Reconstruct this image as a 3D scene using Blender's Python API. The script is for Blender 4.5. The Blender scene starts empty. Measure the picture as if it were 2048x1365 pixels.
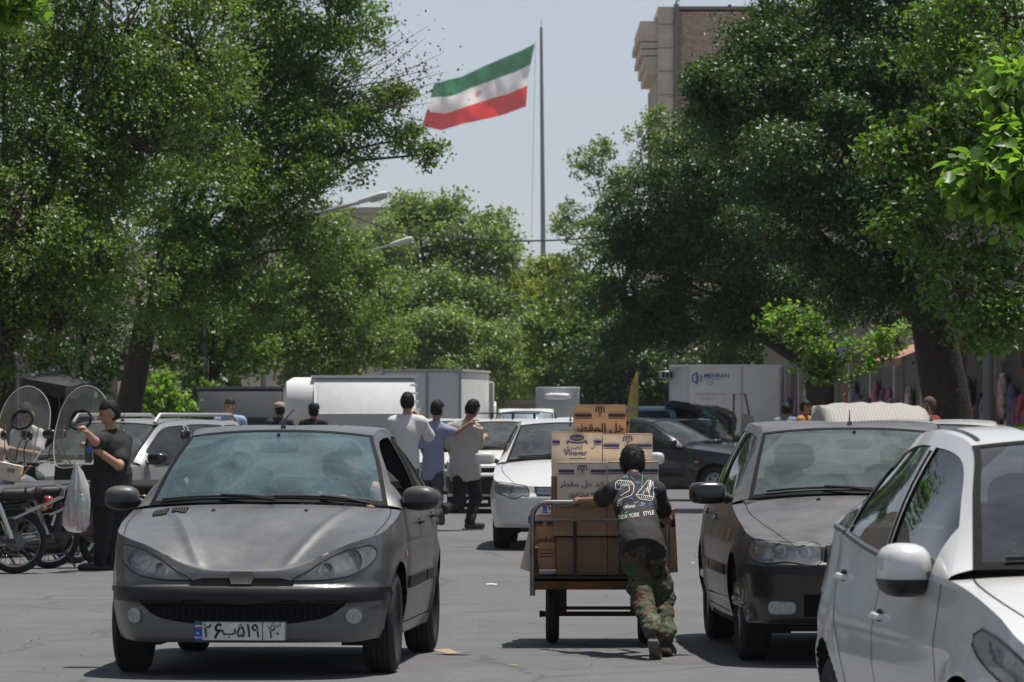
import bpy, bmesh, math, random
import numpy as np
from mathutils import Vector, Matrix, noise
from mathutils.bvhtree import BVHTree

SC = bpy.context.scene
COL = SC.collection
R = math.radians
random.seed(7)

# ---------------------------------------------------------------- camera
F, CAMH, YH = 9400.0, 1.48, 832.0          # focal length in photo pixels, eye height, horizon row
cam_data = bpy.data.cameras.new('camera')
cam = bpy.data.objects.new('camera', cam_data)
COL.objects.link(cam)
cam.location = (0, 0, CAMH)
cam.rotation_euler = (R(90), 0, 0)
cam_data.sensor_width = 36.0
cam_data.lens = F / 2048 * 36.0
cam_data.shift_y = (YH - 682.5) / 2048
cam_data.clip_start = 0.5
cam_data.clip_end = 6000
cam_data.dof.use_dof = True
cam_data.dof.focus_distance = 28.5
cam_data.dof.aperture_fstop = 13.0
SC.camera = cam

# ---------------------------------------------------------------- light
SUN = Vector((0.22, 0.14, 0.95)).normalized()
elev = math.asin(SUN.z)
azim = math.atan2(SUN.x, SUN.y)
world = bpy.data.worlds.new('World')
SC.world = world
world.use_nodes = True
wn = world.node_tree.nodes
sky = wn.new('ShaderNodeTexSky')
sky.sky_type = 'NISHITA'
sky.sun_disc = False
sky.sun_elevation = elev
sky.sun_rotation = azim
sky.altitude = 1000
sky.air_density = 1.0
sky.dust_density = 1.0
sky.ozone_density = 1.2
bg = wn['Background']
bg.inputs['Strength'].default_value = 0.092
hsv = wn.new('ShaderNodeHueSaturation')
hsv.inputs['Saturation'].default_value = 0.4
tintn = wn.new('ShaderNodeMix')
tintn.data_type = 'RGBA'
tintn.blend_type = 'MULTIPLY'
tintn.inputs['Factor'].default_value = 1.0
tintn.inputs['B'].default_value = (0.93, 0.97, 1.06, 1)
world.node_tree.links.new(sky.outputs[0], hsv.inputs['Color'])
world.node_tree.links.new(hsv.outputs[0], tintn.inputs['A'])
world.node_tree.links.new(tintn.outputs['Result'], bg.inputs[0])
sun_data = bpy.data.lights.new('sun', 'SUN')
sun_data.energy = 5.0
sun_data.angle = R(0.53)
sun_data.color = (1.0, 0.95, 0.88)
sun = bpy.data.objects.new('sun', sun_data)
COL.objects.link(sun)
sun.rotation_euler = (-SUN).to_track_quat('-Z', 'Y').to_euler()
sun.location = (0, 0, 40)

SC.view_settings.view_transform = 'Standard'
SC.view_settings.look = 'None'
SC.view_settings.exposure = 0.08
SC.view_settings.gamma = 1.0
SC.view_settings.use_curve_mapping = False
SC.render.engine = 'CYCLES'
SC.cycles.use_denoising = True
SC.cycles.max_bounces = 8
SC.cycles.transparent_max_bounces = 24
SC.cycles.transmission_bounces = 6
SC.cycles.caustics_reflective = False
SC.cycles.caustics_refractive = False


def at(px, py, d):
    """photo pixel at distance d -> world point"""
    return Vector(((px - 1024) * d / F, d, CAMH - (py - YH) * d / F))


def ground_d(py):
    return F * CAMH / (py - YH)
# ---------------------------------------------------------------- materials
def lerp(a, b, t):
    return a + (b - a) * t


MATS = {}


def mat(name, color, rough=0.6, metal=0.0, spec=0.5, coat=0.0, var=0.0, vscale=8.0, bump=0.0, bscale=40.0,
        color2=None, dust=0.0, dustcol=(0.30, 0.27, 0.23), emit=None, alpha=1.0, coatr=0.06, trans=0.0, vdetail=5.0, sheen=0.0):
    if name in MATS:
        return MATS[name]
    m = bpy.data.materials.new(name)
    m.use_nodes = True
    n, l = m.node_tree.nodes, m.node_tree.links
    b = n['Principled BSDF']
    b.inputs['Base Color'].default_value = (*color, 1)
    b.inputs['Roughness'].default_value = rough
    b.inputs['Metallic'].default_value = metal
    b.inputs['Specular IOR Level'].default_value = spec
    b.inputs['Coat Weight'].default_value = coat
    b.inputs['Coat Roughness'].default_value = coatr
    b.inputs['Alpha'].default_value = alpha
    if sheen:
        b.inputs['Sheen Weight'].default_value = sheen
    tc = n.new('ShaderNodeTexCoord')
    out = None
    if var or color2:
        t = n.new('ShaderNodeTexNoise')
        t.inputs['Scale'].default_value = vscale
        t.inputs['Detail'].default_value = vdetail
        t.inputs['Roughness'].default_value = 0.6
        l.new(tc.outputs['Object'], t.inputs['Vector'])
        ramp = n.new('ShaderNodeMapRange')
        ramp.inputs['From Min'].default_value = 0.36
        ramp.inputs['From Max'].default_value = 0.64
        l.new(t.outputs['Fac'], ramp.inputs['Value'])
        mx = n.new('ShaderNodeMix')
        mx.data_type = 'RGBA'
        c2 = color2 if color2 else tuple(min(1, c * (1 + var)) for c in color)
        c1 = color if color2 else tuple(c * (1 - var) for c in color)
        mx.inputs['A'].default_value = (*c1, 1)
        mx.inputs['B'].default_value = (*c2, 1)
        l.new(ramp.outputs[0], mx.inputs['Factor'])
        out = mx.outputs['Result']
        # roughness wanders a little too
        rr = n.new('ShaderNodeMapRange')
        rr.inputs['To Min'].default_value = max(0.02, rough * 0.85)
        rr.inputs['To Max'].default_value = min(1.0, rough * 1.18)
        l.new(t.outputs['Fac'], rr.inputs['Value'])
        l.new(rr.outputs[0], b.inputs['Roughness'])
    if dust:
        t2 = n.new('ShaderNodeTexNoise')
        t2.inputs['Scale'].default_value = 3.0
        t2.inputs['Detail'].default_value = 9.0
        t2.inputs['Roughness'].default_value = 0.72
        l.new(tc.outputs['Object'], t2.inputs['Vector'])
        g = n.new('ShaderNodeNewGeometry')
        sx = n.new('ShaderNodeSeparateXYZ')
        l.new(g.outputs['Normal'], sx.inputs[0])
        up = n.new('ShaderNodeMapRange')
        up.inputs['From Min'].default_value = 0.0
        up.inputs['From Max'].default_value = 0.9
        up.inputs['To Min'].default_value = 0.12
        up.inputs['To Max'].default_value = 1.0
        l.new(sx.outputs['Z'], up.inputs['Value'])
        mr = n.new('ShaderNodeMapRange')
        mr.inputs['From Min'].default_value = 0.30
        mr.inputs['From Max'].default_value = 0.75
        mr.inputs['To Max'].default_value = dust
        l.new(t2.outputs['Fac'], mr.inputs['Value'])
        mu = n.new('ShaderNodeMath')
        mu.operation = 'MULTIPLY'
        l.new(mr.outputs[0], mu.inputs[0])
        l.new(up.outputs[0], mu.inputs[1])
        mx2 = n.new('ShaderNodeMix')
        mx2.data_type = 'RGBA'
        mx2.inputs['A'].default_value = (*color, 1)
        mx2.inputs['B'].default_value = (*dustcol, 1)
        l.new(mu.outputs[0], mx2.inputs['Factor'])
        if out:
            l.new(out, mx2.inputs['A'])
        out = mx2.outputs['Result']
        if coat:
            cr = n.new('ShaderNodeMapRange')
            cr.inputs['To Min'].default_value = coatr
            cr.inputs['To Max'].default_value = 0.75
            l.new(mu.outputs[0], cr.inputs['Value'])
            l.new(cr.outputs[0], b.inputs['Coat Roughness'])
    if out:
        l.new(out, b.inputs['Base Color'])
    if bump:
        t3 = n.new('ShaderNodeTexNoise')
        t3.inputs['Scale'].default_value = bscale
        t3.inputs['Detail'].default_value = 6.0
        l.new(tc.outputs['Object'], t3.inputs['Vector'])
        bp = n.new('ShaderNodeBump')
        bp.inputs['Strength'].default_value = bump
        bp.inputs['Distance'].default_value = 0.02
        l.new(t3.outputs['Fac'], bp.inputs['Height'])
        l.new(bp.outputs[0], b.inputs['Normal'])
    if emit:
        b.inputs['Emission Color'].default_value = (*emit[0], 1)
        b.inputs['Emission Strength'].default_value = emit[1]
    MATS[name] = m
    return m


def glass_mat(name, tint=(0.55, 0.68, 0.68), dust=0.12, ior=1.5, dustcol=(0.50, 0.55, 0.56), spots=0.0, rough=0.015):
    """car or lamp glass: clear through, mirror at grazing angles, with a film of dust on it"""
    if name in MATS:
        return MATS[name]
    m = bpy.data.materials.new(name)
    m.use_nodes = True
    n, l = m.node_tree.nodes, m.node_tree.links
    n.remove(n['Principled BSDF'])
    o = n['Material Output']
    tr = n.new('ShaderNodeBsdfTransparent')
    tr.inputs[0].default_value = (*tint, 1)
    gl = n.new('ShaderNodeBsdfGlossy')
    gl.inputs['Roughness'].default_value = rough
    gl.inputs['Color'].default_value = (1, 1, 1, 1)
    fr = n.new('ShaderNodeFresnel')
    fr.inputs['IOR'].default_value = ior
    m1 = n.new('ShaderNodeMixShader')
    l.new(fr.outputs[0], m1.inputs[0])
    l.new(tr.outputs[0], m1.inputs[1])
    l.new(gl.outputs[0], m1.inputs[2])
    df = n.new('ShaderNodeBsdfDiffuse')
    df.inputs[0].default_value = (*dustcol, 1)
    tl = n.new('ShaderNodeBsdfTranslucent')
    tl.inputs[0].default_value = (*dustcol, 1)
    md = n.new('ShaderNodeMixShader')
    md.inputs[0].default_value = 0.5
    l.new(df.outputs[0], md.inputs[1])
    l.new(tl.outputs[0], md.inputs[2])
    tc = n.new('ShaderNodeTexCoord')
    t = n.new('ShaderNodeTexNoise')
    t.inputs['Scale'].default_value = 3.5
    t.inputs['Detail'].default_value = 7.0
    t.inputs['Roughness'].default_value = 0.62
    t.inputs['Distortion'].default_value = 0.6
    l.new(tc.outputs['Object'], t.inputs['Vector'])
    mr = n.new('ShaderNodeMapRange')
    mr.inputs['From Min'].default_value = 0.28
    mr.inputs['From Max'].default_value = 0.78
    mr.inputs['To Min'].default_value = dust * 0.35
    mr.inputs['To Max'].default_value = dust * 1.9
    l.new(t.outputs['Fac'], mr.inputs['Value'])
    fac = mr.outputs[0]
    if spots:
        v = n.new('ShaderNodeTexVoronoi')
        v.inputs['Scale'].default_value = 26.0
        v.inputs['Randomness'].default_value = 1.0
        l.new(tc.outputs['Object'], v.inputs['Vector'])
        ms = n.new('ShaderNodeMapRange')
        ms.inputs['From Min'].default_value = 0.16
        ms.inputs['From Max'].default_value = 0.08
        ms.inputs['To Max'].default_value = spots
        l.new(v.outputs['Distance'], ms.inputs['Value'])
        ad = n.new('ShaderNodeMath')
        ad.operation = 'ADD'
        ad.use_clamp = True
        l.new(fac, ad.inputs[0])
        l.new(ms.outputs[0], ad.inputs[1])
        fac = ad.outputs[0]
    m2 = n.new('ShaderNodeMixShader')
    l.new(fac, m2.inputs[0])
    l.new(m1.outputs[0], m2.inputs[1])
    l.new(md.outputs[0], m2.inputs[2])
    l.new(m2.outputs[0], o.inputs[0])
    MATS[name] = m
    return m


# ---------------------------------------------------------------- meshes
def link(o, parent=None):
    COL.objects.link(o)
    if parent is not None:
        o.parent = parent
    return o


class MB:
    """collects geometry of ONE part"""

    def __init__(s):
        s.v, s.f, s.m = [], [], []

    def add(s, verts, faces, mi=0):
        o = len(s.v)
        s.v += [tuple(p) for p in verts]
        s.f += [tuple(i + o for i in f) for f in faces]
        s.m += [mi] * len(faces)
        return s

    def box(s, c, size, rot=None, mi=0, taper=1.0):
        x, y, z = [k / 2 for k in size]
        vs = [Vector((sx * x * (taper if sz > 0 else 1), sy * y * (taper if sz > 0 else 1), sz * z)) for sz in (-1, 1) for sy in (-1, 1) for sx in (-1, 1)]
        if rot is not None:
            vs = [rot @ p for p in vs]
        c = Vector(c)
        vs = [p + c for p in vs]
        return s.add(vs, [(0, 2, 3, 1), (4, 5, 7, 6), (0, 1, 5, 4), (2, 6, 7, 3), (0, 4, 6, 2), (1, 3, 7, 5)], mi)

    def tube(s, pts, r, n=8, mi=0, cap=True, closed=False, flat=1.0):
        pts = [Vector(p) for p in pts]
        k = len(pts)
        rs = r if isinstance(r, (list, tuple)) else [r] * k
        vs = []
        up = None
        for i, p in enumerate(pts):
            if closed:
                t = (pts[(i + 1) % k] - pts[i - 1]).normalized()
            else:
                t = (pts[min(i + 1, k - 1)] - pts[max(i - 1, 0)]).normalized()
            if up is None:
                a = Vector((0, 0, 1)) if abs(t.z) < 0.9 else Vector((1, 0, 0))
                up = (a - t * a.dot(t)).normalized()
            else:
                up = (up - t * up.dot(t))
                up = up.normalized() if up.length > 1e-6 else Vector((1, 0, 0))
            side = t.cross(up)
            for j in range(n):
                a = 2 * math.pi * j / n
                vs.append(p + (side * math.cos(a) + up * math.sin(a) * flat) * rs[i])
        fs = []
        for i in range(k if closed else k - 1):
            for j in range(n):
                a, b = i * n + j, i * n + (j + 1) % n
                c, d = ((i + 1) % k) * n + (j + 1) % n, ((i + 1) % k) * n + j
                fs.append((a, b, c, d))
        if cap and not closed:
            fs.append(tuple(range(n - 1, -1, -1)))
            fs.append(tuple(range((k - 1) * n, k * n)))
        return s.add(vs, fs, mi)

    def lathe(s, prof, n=24, mtx=None, mi=0, a0=0.0, a1=2 * math.pi):
        """prof: (radius, height along local z)"""
        full = abs(a1 - a0 - 2 * math.pi) < 1e-6
        cols = n if full else n + 1
        vs = []
        for j in range(cols):
            a = a0 + (a1 - a0) * j / n
            for r, h in prof:
                p = Vector((r * math.cos(a), r * math.sin(a), h))
                vs.append(mtx @ p if mtx is not None else p)
        k = len(prof)
        fs = []
        for j in range(n):
            j2 = (j + 1) % cols
            for i in range(k - 1):
                fs.append((j * k + i, j2 * k + i, j2 * k + i + 1, j * k + i + 1))
        return s.add(vs, fs, mi)

    def grid(s, P, mi=0, flip=False):
        """P: rows x cols of points"""
        r, c = len(P), len(P[0])
        fs = []
        for i in range(r - 1):
            for j in range(c - 1):
                q = (i * c + j, i * c + j + 1, (i + 1) * c + j + 1, (i + 1) * c + j)
                fs.append(q[::-1] if flip else q)
        return s.add([p for row in P for p in row], fs, mi)

    def blob(s, c, r, n=3, p=2.0, mtx=None, mi=0):
        """rounded (super)ellipsoid"""
        bm = bmesh.new()
        bmesh.ops.create_icosphere(bm, subdivisions=n, radius=1.0)
        vs = []
        for v in bm.verts:
            q = v.co
            k = (abs(q.x) ** p + abs(q.y) ** p + abs(q.z) ** p) ** (-1 / p)
            q = Vector((q.x * k * r[0], q.y * k * r[1], q.z * k * r[2]))
            if mtx is not None:
                q = mtx @ q
            vs.append(q + Vector(c))
        fs = [tuple(v.index for v in f.verts) for f in bm.faces]
        bm.free()
        return s.add(vs, fs, mi)

    def prism(s, poly, a, b, axis='y', mi=0):
        """extrude a 2d outline between a and b along an axis"""
        n = len(poly)
        mk = {'y': lambda p, t: (p[0], t, p[1]), 'x': lambda p, t: (t, p[0], p[1]), 'z': lambda p, t: (p[0], p[1], t)}[axis]
        vs = [mk(p, a) for p in poly] + [mk(p, b) for p in poly]
        fs = [tuple(range(n)), tuple(range(2 * n - 1, n - 1, -1))]
        fs += [(i, i + n, (i + 1) % n + n, (i + 1) % n) for i in range(n)]
        return s.add(vs, fs, mi)

    def mirror_x(s):
        """append a mirrored copy"""
        o = len(s.v)
        nf = len(s.f)
        s.v += [(-p[0], p[1], p[2]) for p in s.v[:o]]
        s.f += [tuple(i + o for i in f[::-1]) for f in s.f[:nf]]
        s.m += s.m[:nf]
        return s

    def mesh(s, name, mats, smooth=True, angle=38, weld=0.0, bevel=0.0, bseg=1):
        me = bpy.data.meshes.new(name)
        me.from_pydata([tuple(p) for p in s.v], [], s.f)
        for m in (mats if isinstance(mats, (list, tuple)) else [mats]):
            me.materials.append(m)
        me.polygons.foreach_set('material_index', s.m)
        bm = bmesh.new()
        bm.from_mesh(me)
        if weld:
            bmesh.ops.remove_doubles(bm, verts=bm.verts, dist=weld)
        bmesh.ops.recalc_face_normals(bm, faces=bm.faces)
        if bevel:
            es = [e for e in bm.edges if len(e.link_faces) == 2 and e.calc_face_angle(0) > 0.5]
            bmesh.ops.bevel(bm, geom=es, offset=bevel, segments=bseg, affect='EDGES', profile=0.5, clamp_overlap=True)
        bm.to_mesh(me)
        bm.free()
        if smooth:
            me.polygons.foreach_set('use_smooth', [True] * len(me.polygons))
            me.set_sharp_from_angle(angle=R(angle))
        return me

    def build(s, name, mats, parent=None, **k):
        return link(bpy.data.objects.new(name, s.mesh(name, mats, **k)), parent)


def tag(o, label, cat, group=None, kind=None):
    o['label'] = label
    o['category'] = cat
    if group:
        o['group'] = group
    if kind:
        o['kind'] = kind
    return o


def thing(name, label, cat, loc=(0, 0, 0), rz=0.0, group=None):
    o = bpy.data.objects.new(name, None)
    o.empty_display_size = 0.1
    COL.objects.link(o)
    o.location = loc
    o.rotation_euler = (0, 0, rz)
    return tag(o, label, cat, group)


def copy_tree(o, parent=None):
    c = o.copy()
    COL.objects.link(c)
    c.parent = parent
    for ch in list(o.children):
        copy_tree(ch, c)
    return c


def resample(pts, n, closed=False, weight=None):
    """Catmull-Rom through N-dim control points, n samples at equal arc length of the first two/three dims"""
    P = np.array(pts, float)
    k = len(P)
    out = []
    for i in range(k - 1):
        p0 = P[i - 1] if i > 0 else 2 * P[0] - P[1]
        p1, p2 = P[i], P[i + 1]
        p3 = P[i + 2] if i + 2 < k else 2 * P[-1] - P[-2]
        d01, d12, d23 = [max(1e-6, np.linalg.norm((b - a)[:3])) for a, b in ((p0, p1), (p1, p2), (p2, p3))]
        m1 = (p2 - p1) / d12 - (p2 - p0) / (d01 + d12) + (p1 - p0) / d01
        m2 = (p3 - p2) / d23 - (p3 - p1) / (d12 + d23) + (p2 - p1) / d12
        m1, m2 = m1 * d12, m2 * d12
        for t in np.linspace(0, 1, 24, endpoint=False):
            t2, t3 = t * t, t ** 3
            out.append((2 * t3 - 3 * t2 + 1) * p1 + (t3 - 2 * t2 + t) * m1 + (-2 * t3 + 3 * t2) * p2 + (t3 - t2) * m2)
    out.append(P[-1])
    out = np.array(out)
    d = np.linalg.norm(np.diff(out[:, :min(3, out.shape[1])], axis=0), axis=1)
    s = np.concatenate([[0], np.cumsum(d)])
    if weight is not None:
        w = weight(out)
        s = np.concatenate([[0], np.cumsum(d * (w[1:] + w[:-1]) / 2)])
    u = np.linspace(0, s[-1], n)
    return np.stack([np.interp(u, s, out[:, j]) for j in range(out.shape[1])], 1)


def text_geo(body, size, align='CENTER', extrude=0.0, stretch=1.0, bold=0.0):
    """outlines of a text as flat geometry in the XZ plane, facing -Y; returns verts, faces"""
    cu = bpy.data.curves.new('lettering', 'FONT')
    cu.body = body
    cu.size = size
    cu.align_x = align
    cu.align_y = 'CENTER'
    cu.extrude = extrude
    cu.offset = bold
    cu.resolution_u = 3
    ob = bpy.data.objects.new('lettering', cu)
    COL.objects.link(ob)
    dg = bpy.context.evaluated_depsgraph_get()
    me = bpy.data.meshes.new_from_object(ob.evaluated_get(dg))
    vs = [(v.co.x * stretch, -v.co.z, v.co.y) for v in me.vertices]
    fs = [tuple(p.vertices) for p in me.polygons]
    bpy.data.objects.remove(ob)
    bpy.data.curves.remove(cu)
    bpy.data.meshes.remove(me)
    return vs, fs
# ---------------------------------------------------------------- organic surfaces
def _rot(z, x=None):
    """3x3 with columns right, forward, up for an axis pointing along z"""
    z = Vector(z).normalized()
    x = Vector(x) if x is not None else Vector((1, 0, 0))
    x = (x - z * x.dot(z)).normalized()
    y = z.cross(x)
    return np.array([[x.x, y.x, z.x], [x.y, y.y, z.y], [x.z, y.z, z.z]])


def cap(a, b, ra, rb=None):
    return ('c', np.array(a, float), np.array(b, float), ra, ra if rb is None else rb)


def ell(c, r, rot=None):
    return ('e', np.array(c, float), np.array(r, float), np.eye(3) if rot is None else rot)


def sdf_surface(prims, h=.012, k=.03, clips=(), grow=0.0, either=()):
    """blend of capsules and ellipsoids -> verts, quads (naive surface nets). clips: (point, normal): keep the side away from normal"""
    lo, hi = np.full(3, 1e9), np.full(3, -1e9)
    for p in prims:
        if p[0] == 'c':
            r = max(p[3], p[4]) + grow
            lo = np.minimum(lo, np.minimum(p[1], p[2]) - r)
            hi = np.maximum(hi, np.maximum(p[1], p[2]) + r)
        else:
            r = max(p[2]) + grow
            lo, hi = np.minimum(lo, p[1] - r), np.maximum(hi, p[1] + r)
    lo -= 3 * h + k
    hi += 3 * h + k
    n = np.ceil((hi - lo) / h).astype(int) + 1
    D = np.full(n, .2, np.float32)
    ax = [lo[i] + np.arange(n[i]) * h for i in range(3)]
    for p in prims:
        mg = k + 3 * h + grow
        if p[0] == 'c':
            r = max(p[3], p[4])
            a, b = np.minimum(p[1], p[2]) - r - mg, np.maximum(p[1], p[2]) + r + mg
        else:
            r = max(p[2])
            a, b = p[1] - r - mg, p[1] + r + mg
        i0 = np.clip(np.floor((a - lo) / h).astype(int), 0, n - 1)
        i1 = np.clip(np.ceil((b - lo) / h).astype(int) + 1, 1, n)
        X, Y, Z = np.meshgrid(ax[0][i0[0]:i1[0]], ax[1][i0[1]:i1[1]], ax[2][i0[2]:i1[2]], indexing='ij')
        P = np.stack([X, Y, Z], -1)
        if p[0] == 'c':
            ba = p[2] - p[1]
            t = np.clip(((P - p[1]) @ ba) / max(ba @ ba, 1e-9), 0, 1)
            d = np.linalg.norm(P - p[1] - t[..., None] * ba, axis=-1) - (p[3] + (p[4] - p[3]) * t)
        else:
            q = (P - p[1]) @ p[3]
            k0 = np.linalg.norm(q / p[2], axis=-1)
            k1 = np.linalg.norm(q / p[2] ** 2, axis=-1)
            d = k0 * (k0 - 1) / np.maximum(k1, 1e-6)
        S = D[i0[0]:i1[0], i0[1]:i1[1], i0[2]:i1[2]]
        hh = np.clip(.5 + .5 * (S - d) / k, 0, 1)
        D[i0[0]:i1[0], i0[1]:i1[1], i0[2]:i1[2]] = S * (1 - hh) + d * hh - k * hh * (1 - hh)
    D -= grow
    if clips:
        X, Y, Z = np.meshgrid(*ax, indexing='ij')
        for c, nn in clips:
            nn = np.array(Vector(nn).normalized())
            D = np.maximum(D, (X - c[0]) * nn[0] + (Y - c[1]) * nn[1] + (Z - c[2]) * nn[2])
        if either:
            E = np.full(D.shape, 9.0, np.float32)
            for c, nn in either:
                nn = np.array(Vector(nn).normalized())
                E = np.minimum(E, (X - c[0]) * nn[0] + (Y - c[1]) * nn[1] + (Z - c[2]) * nn[2])
            D = np.maximum(D, E)
    return nets(D, lo, h)


def nets(D, lo, h):
    D[0], D[-1], D[:, 0], D[:, -1], D[:, :, 0], D[:, :, -1] = [.2] * 6
    neg = D < 0
    nx, ny, nz = np.array(D.shape) - 1
    cs = [(0, 0, 0), (1, 0, 0), (0, 1, 0), (1, 1, 0), (0, 0, 1), (1, 0, 1), (0, 1, 1), (1, 1, 1)]
    cnt = sum(neg[a:a + nx, b:b + ny, c:c + nz].astype(np.int8) for a, b, c in cs)
    act = np.argwhere((cnt > 0) & (cnt < 8))
    idx = -np.ones((nx, ny, nz), np.int32)
    idx[tuple(act.T)] = np.arange(len(act))
    acc = np.zeros((len(act), 3))
    num = np.zeros(len(act))
    for e0 in range(8):
        for e1 in range(e0 + 1, 8):
            a, b = np.array(cs[e0]), np.array(cs[e1])
            if np.abs(a - b).sum() != 1:
                continue
            va, vb = D[tuple((act + a).T)], D[tuple((act + b).T)]
            m = (va < 0) != (vb < 0)
            t = np.where(m, va / np.where(m, va - vb, 1), 0)
            acc += np.where(m[:, None], a + t[:, None] * (b - a), 0)
            num += m
    V = lo + (act + acc / num[:, None]) * h
    Q = []
    for axis in range(3):
        sl0 = [slice(1, None)] * 3
        o = [slice(1, -1)] * 3
        A = np.zeros(3, int)
        A[axis] = 1
        u, v = [i for i in range(3) if i != axis]
        g = np.argwhere(neg[:-1, :-1, :-1] != neg[A[0]:nx + A[0], A[1]:ny + A[1], A[2]:nz + A[2]])
        g = g[(g[:, u] > 0) & (g[:, v] > 0)]
        U, Vv = np.zeros(3, int), np.zeros(3, int)
        U[u], Vv[v] = 1, 1
        q = np.stack([idx[tuple((g).T)], idx[tuple((g - U).T)], idx[tuple((g - U - Vv).T)], idx[tuple((g - Vv).T)]], 1)
        flip = neg[tuple(g.T)]
        if axis == 1:
            flip = ~flip
        q[~flip] = q[~flip][:, ::-1]
        Q.append(q[(q >= 0).all(1)])
    Q = np.concatenate(Q)
    # one pass of relaxation
    for _ in range(2):
        S = np.zeros_like(V)
        c = np.zeros(len(V))
        for i in range(4):
            np.add.at(S, Q[:, i], V[Q[:, (i + 1) % 4]])
            np.add.at(c, Q[:, i], 1)
            np.add.at(S, Q[:, (i + 1) % 4], V[Q[:, i]])
            np.add.at(c, Q[:, (i + 1) % 4], 1)
        V = V * .5 + .5 * S / np.maximum(c, 1)[:, None]
    return V, Q


def quad_obj(name, V, Q, m, parent=None, wrinkle=0.0, wscale=9.0, seed=0, wdir=(1, 1, 1)):
    me = bpy.data.meshes.new(name)
    me.from_pydata([tuple(p) for p in V], [], [tuple(int(i) for i in q) for q in Q])
    me.materials.append(m)
    bm = bmesh.new()
    bm.from_mesh(me)
    bmesh.ops.recalc_face_normals(bm, faces=bm.faces)
    bm.to_mesh(me)
    bm.free()
    if wrinkle:
        me.update()
        co = np.empty(len(V) * 3)
        no = np.empty(len(V) * 3)
        me.vertices.foreach_get('co', co)
        me.vertices.foreach_get('normal', no)
        co, no = co.reshape(-1, 3), no.reshape(-1, 3)
        wd = np.array(wdir)
        w = np.array([noise.noise(Vector((p * wd) * wscale) + Vector((seed, 0, 0))) + .6 * abs(noise.noise(Vector((p * wd) * wscale * 2.1) + Vector((0, seed, 0)))) for p in co])
        co += no * (w * wrinkle)[:, None]
        me.vertices.foreach_set('co', co.ravel())
    me.polygons.foreach_set('use_smooth', [True] * len(me.polygons))
    me.update()
    o = bpy.data.objects.new(name, me)
    return link(o, parent)


SKIN = mat('skin', (.42, .24, .16), .55, var=.12, vscale=14)
SKIN_D = mat('skin_tan', (.33, .18, .115), .55, var=.12, vscale=14)
HAIR = mat('hair_black', (.009, .007, .006), .62, spec=.3, var=.5, vscale=90, bump=.25, bscale=220)
SHOE = mat('shoe_black', (.016, .016, .017), .6)


def hand_prims(w, e, down=(0, 0, -1), curl=.6, size=1.0, side=1, grip=None):
    """palm, four fingers and a thumb beyond wrist w for a forearm coming from e"""
    w, e = Vector(w), Vector(e)
    d = (w - e).normalized()
    dn = Vector(down)
    dn = (dn - d * dn.dot(d)).normalized()
    sd = d.cross(dn) * side
    pr = [cap(w, w + d * .075 * size, .026 * size, .03 * size), cap(w + d * .03 * size + sd * .018 * size, w + d * .08 * size + sd * .024 * size, .018 * size, .016 * size),
          cap(w + d * .03 * size - sd * .018 * size, w + d * .08 * size - sd * .024 * size, .018 * size, .014 * size)]
    for i, ln in enumerate((.068, .078, .072, .056)):
        o = w + d * .082 * size + sd * (.027 - .018 * i) * size
        a = curl * .6
        p1 = o + (d * math.cos(a) + dn * math.sin(a)) * ln * .5 * size
        a = curl * 1.7
        p2 = p1 + (d * math.cos(a) + dn * math.sin(a)) * ln * .32 * size
        a = curl * 2.5
        p3 = p2 + (d * math.cos(a) + dn * math.sin(a)) * ln * .25 * size
        pr += [cap(o, p1, .0092 * size, .0088 * size), cap(p1, p2, .0088 * size, .008 * size), cap(p2, p3, .008 * size, .007 * size)]
    o = w + d * .02 * size + sd * .026 * size
    p1 = o + (d * .7 + sd * .6 + dn * .35).normalized() * .04 * size
    p2 = p1 + (d * .9 + sd * .1 + dn * .5).normalized() * .032 * size
    pr += [cap(o, p1, .013 * size, .0105 * size), cap(p1, p2, .0105 * size, .0085 * size)]
    return pr


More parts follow.
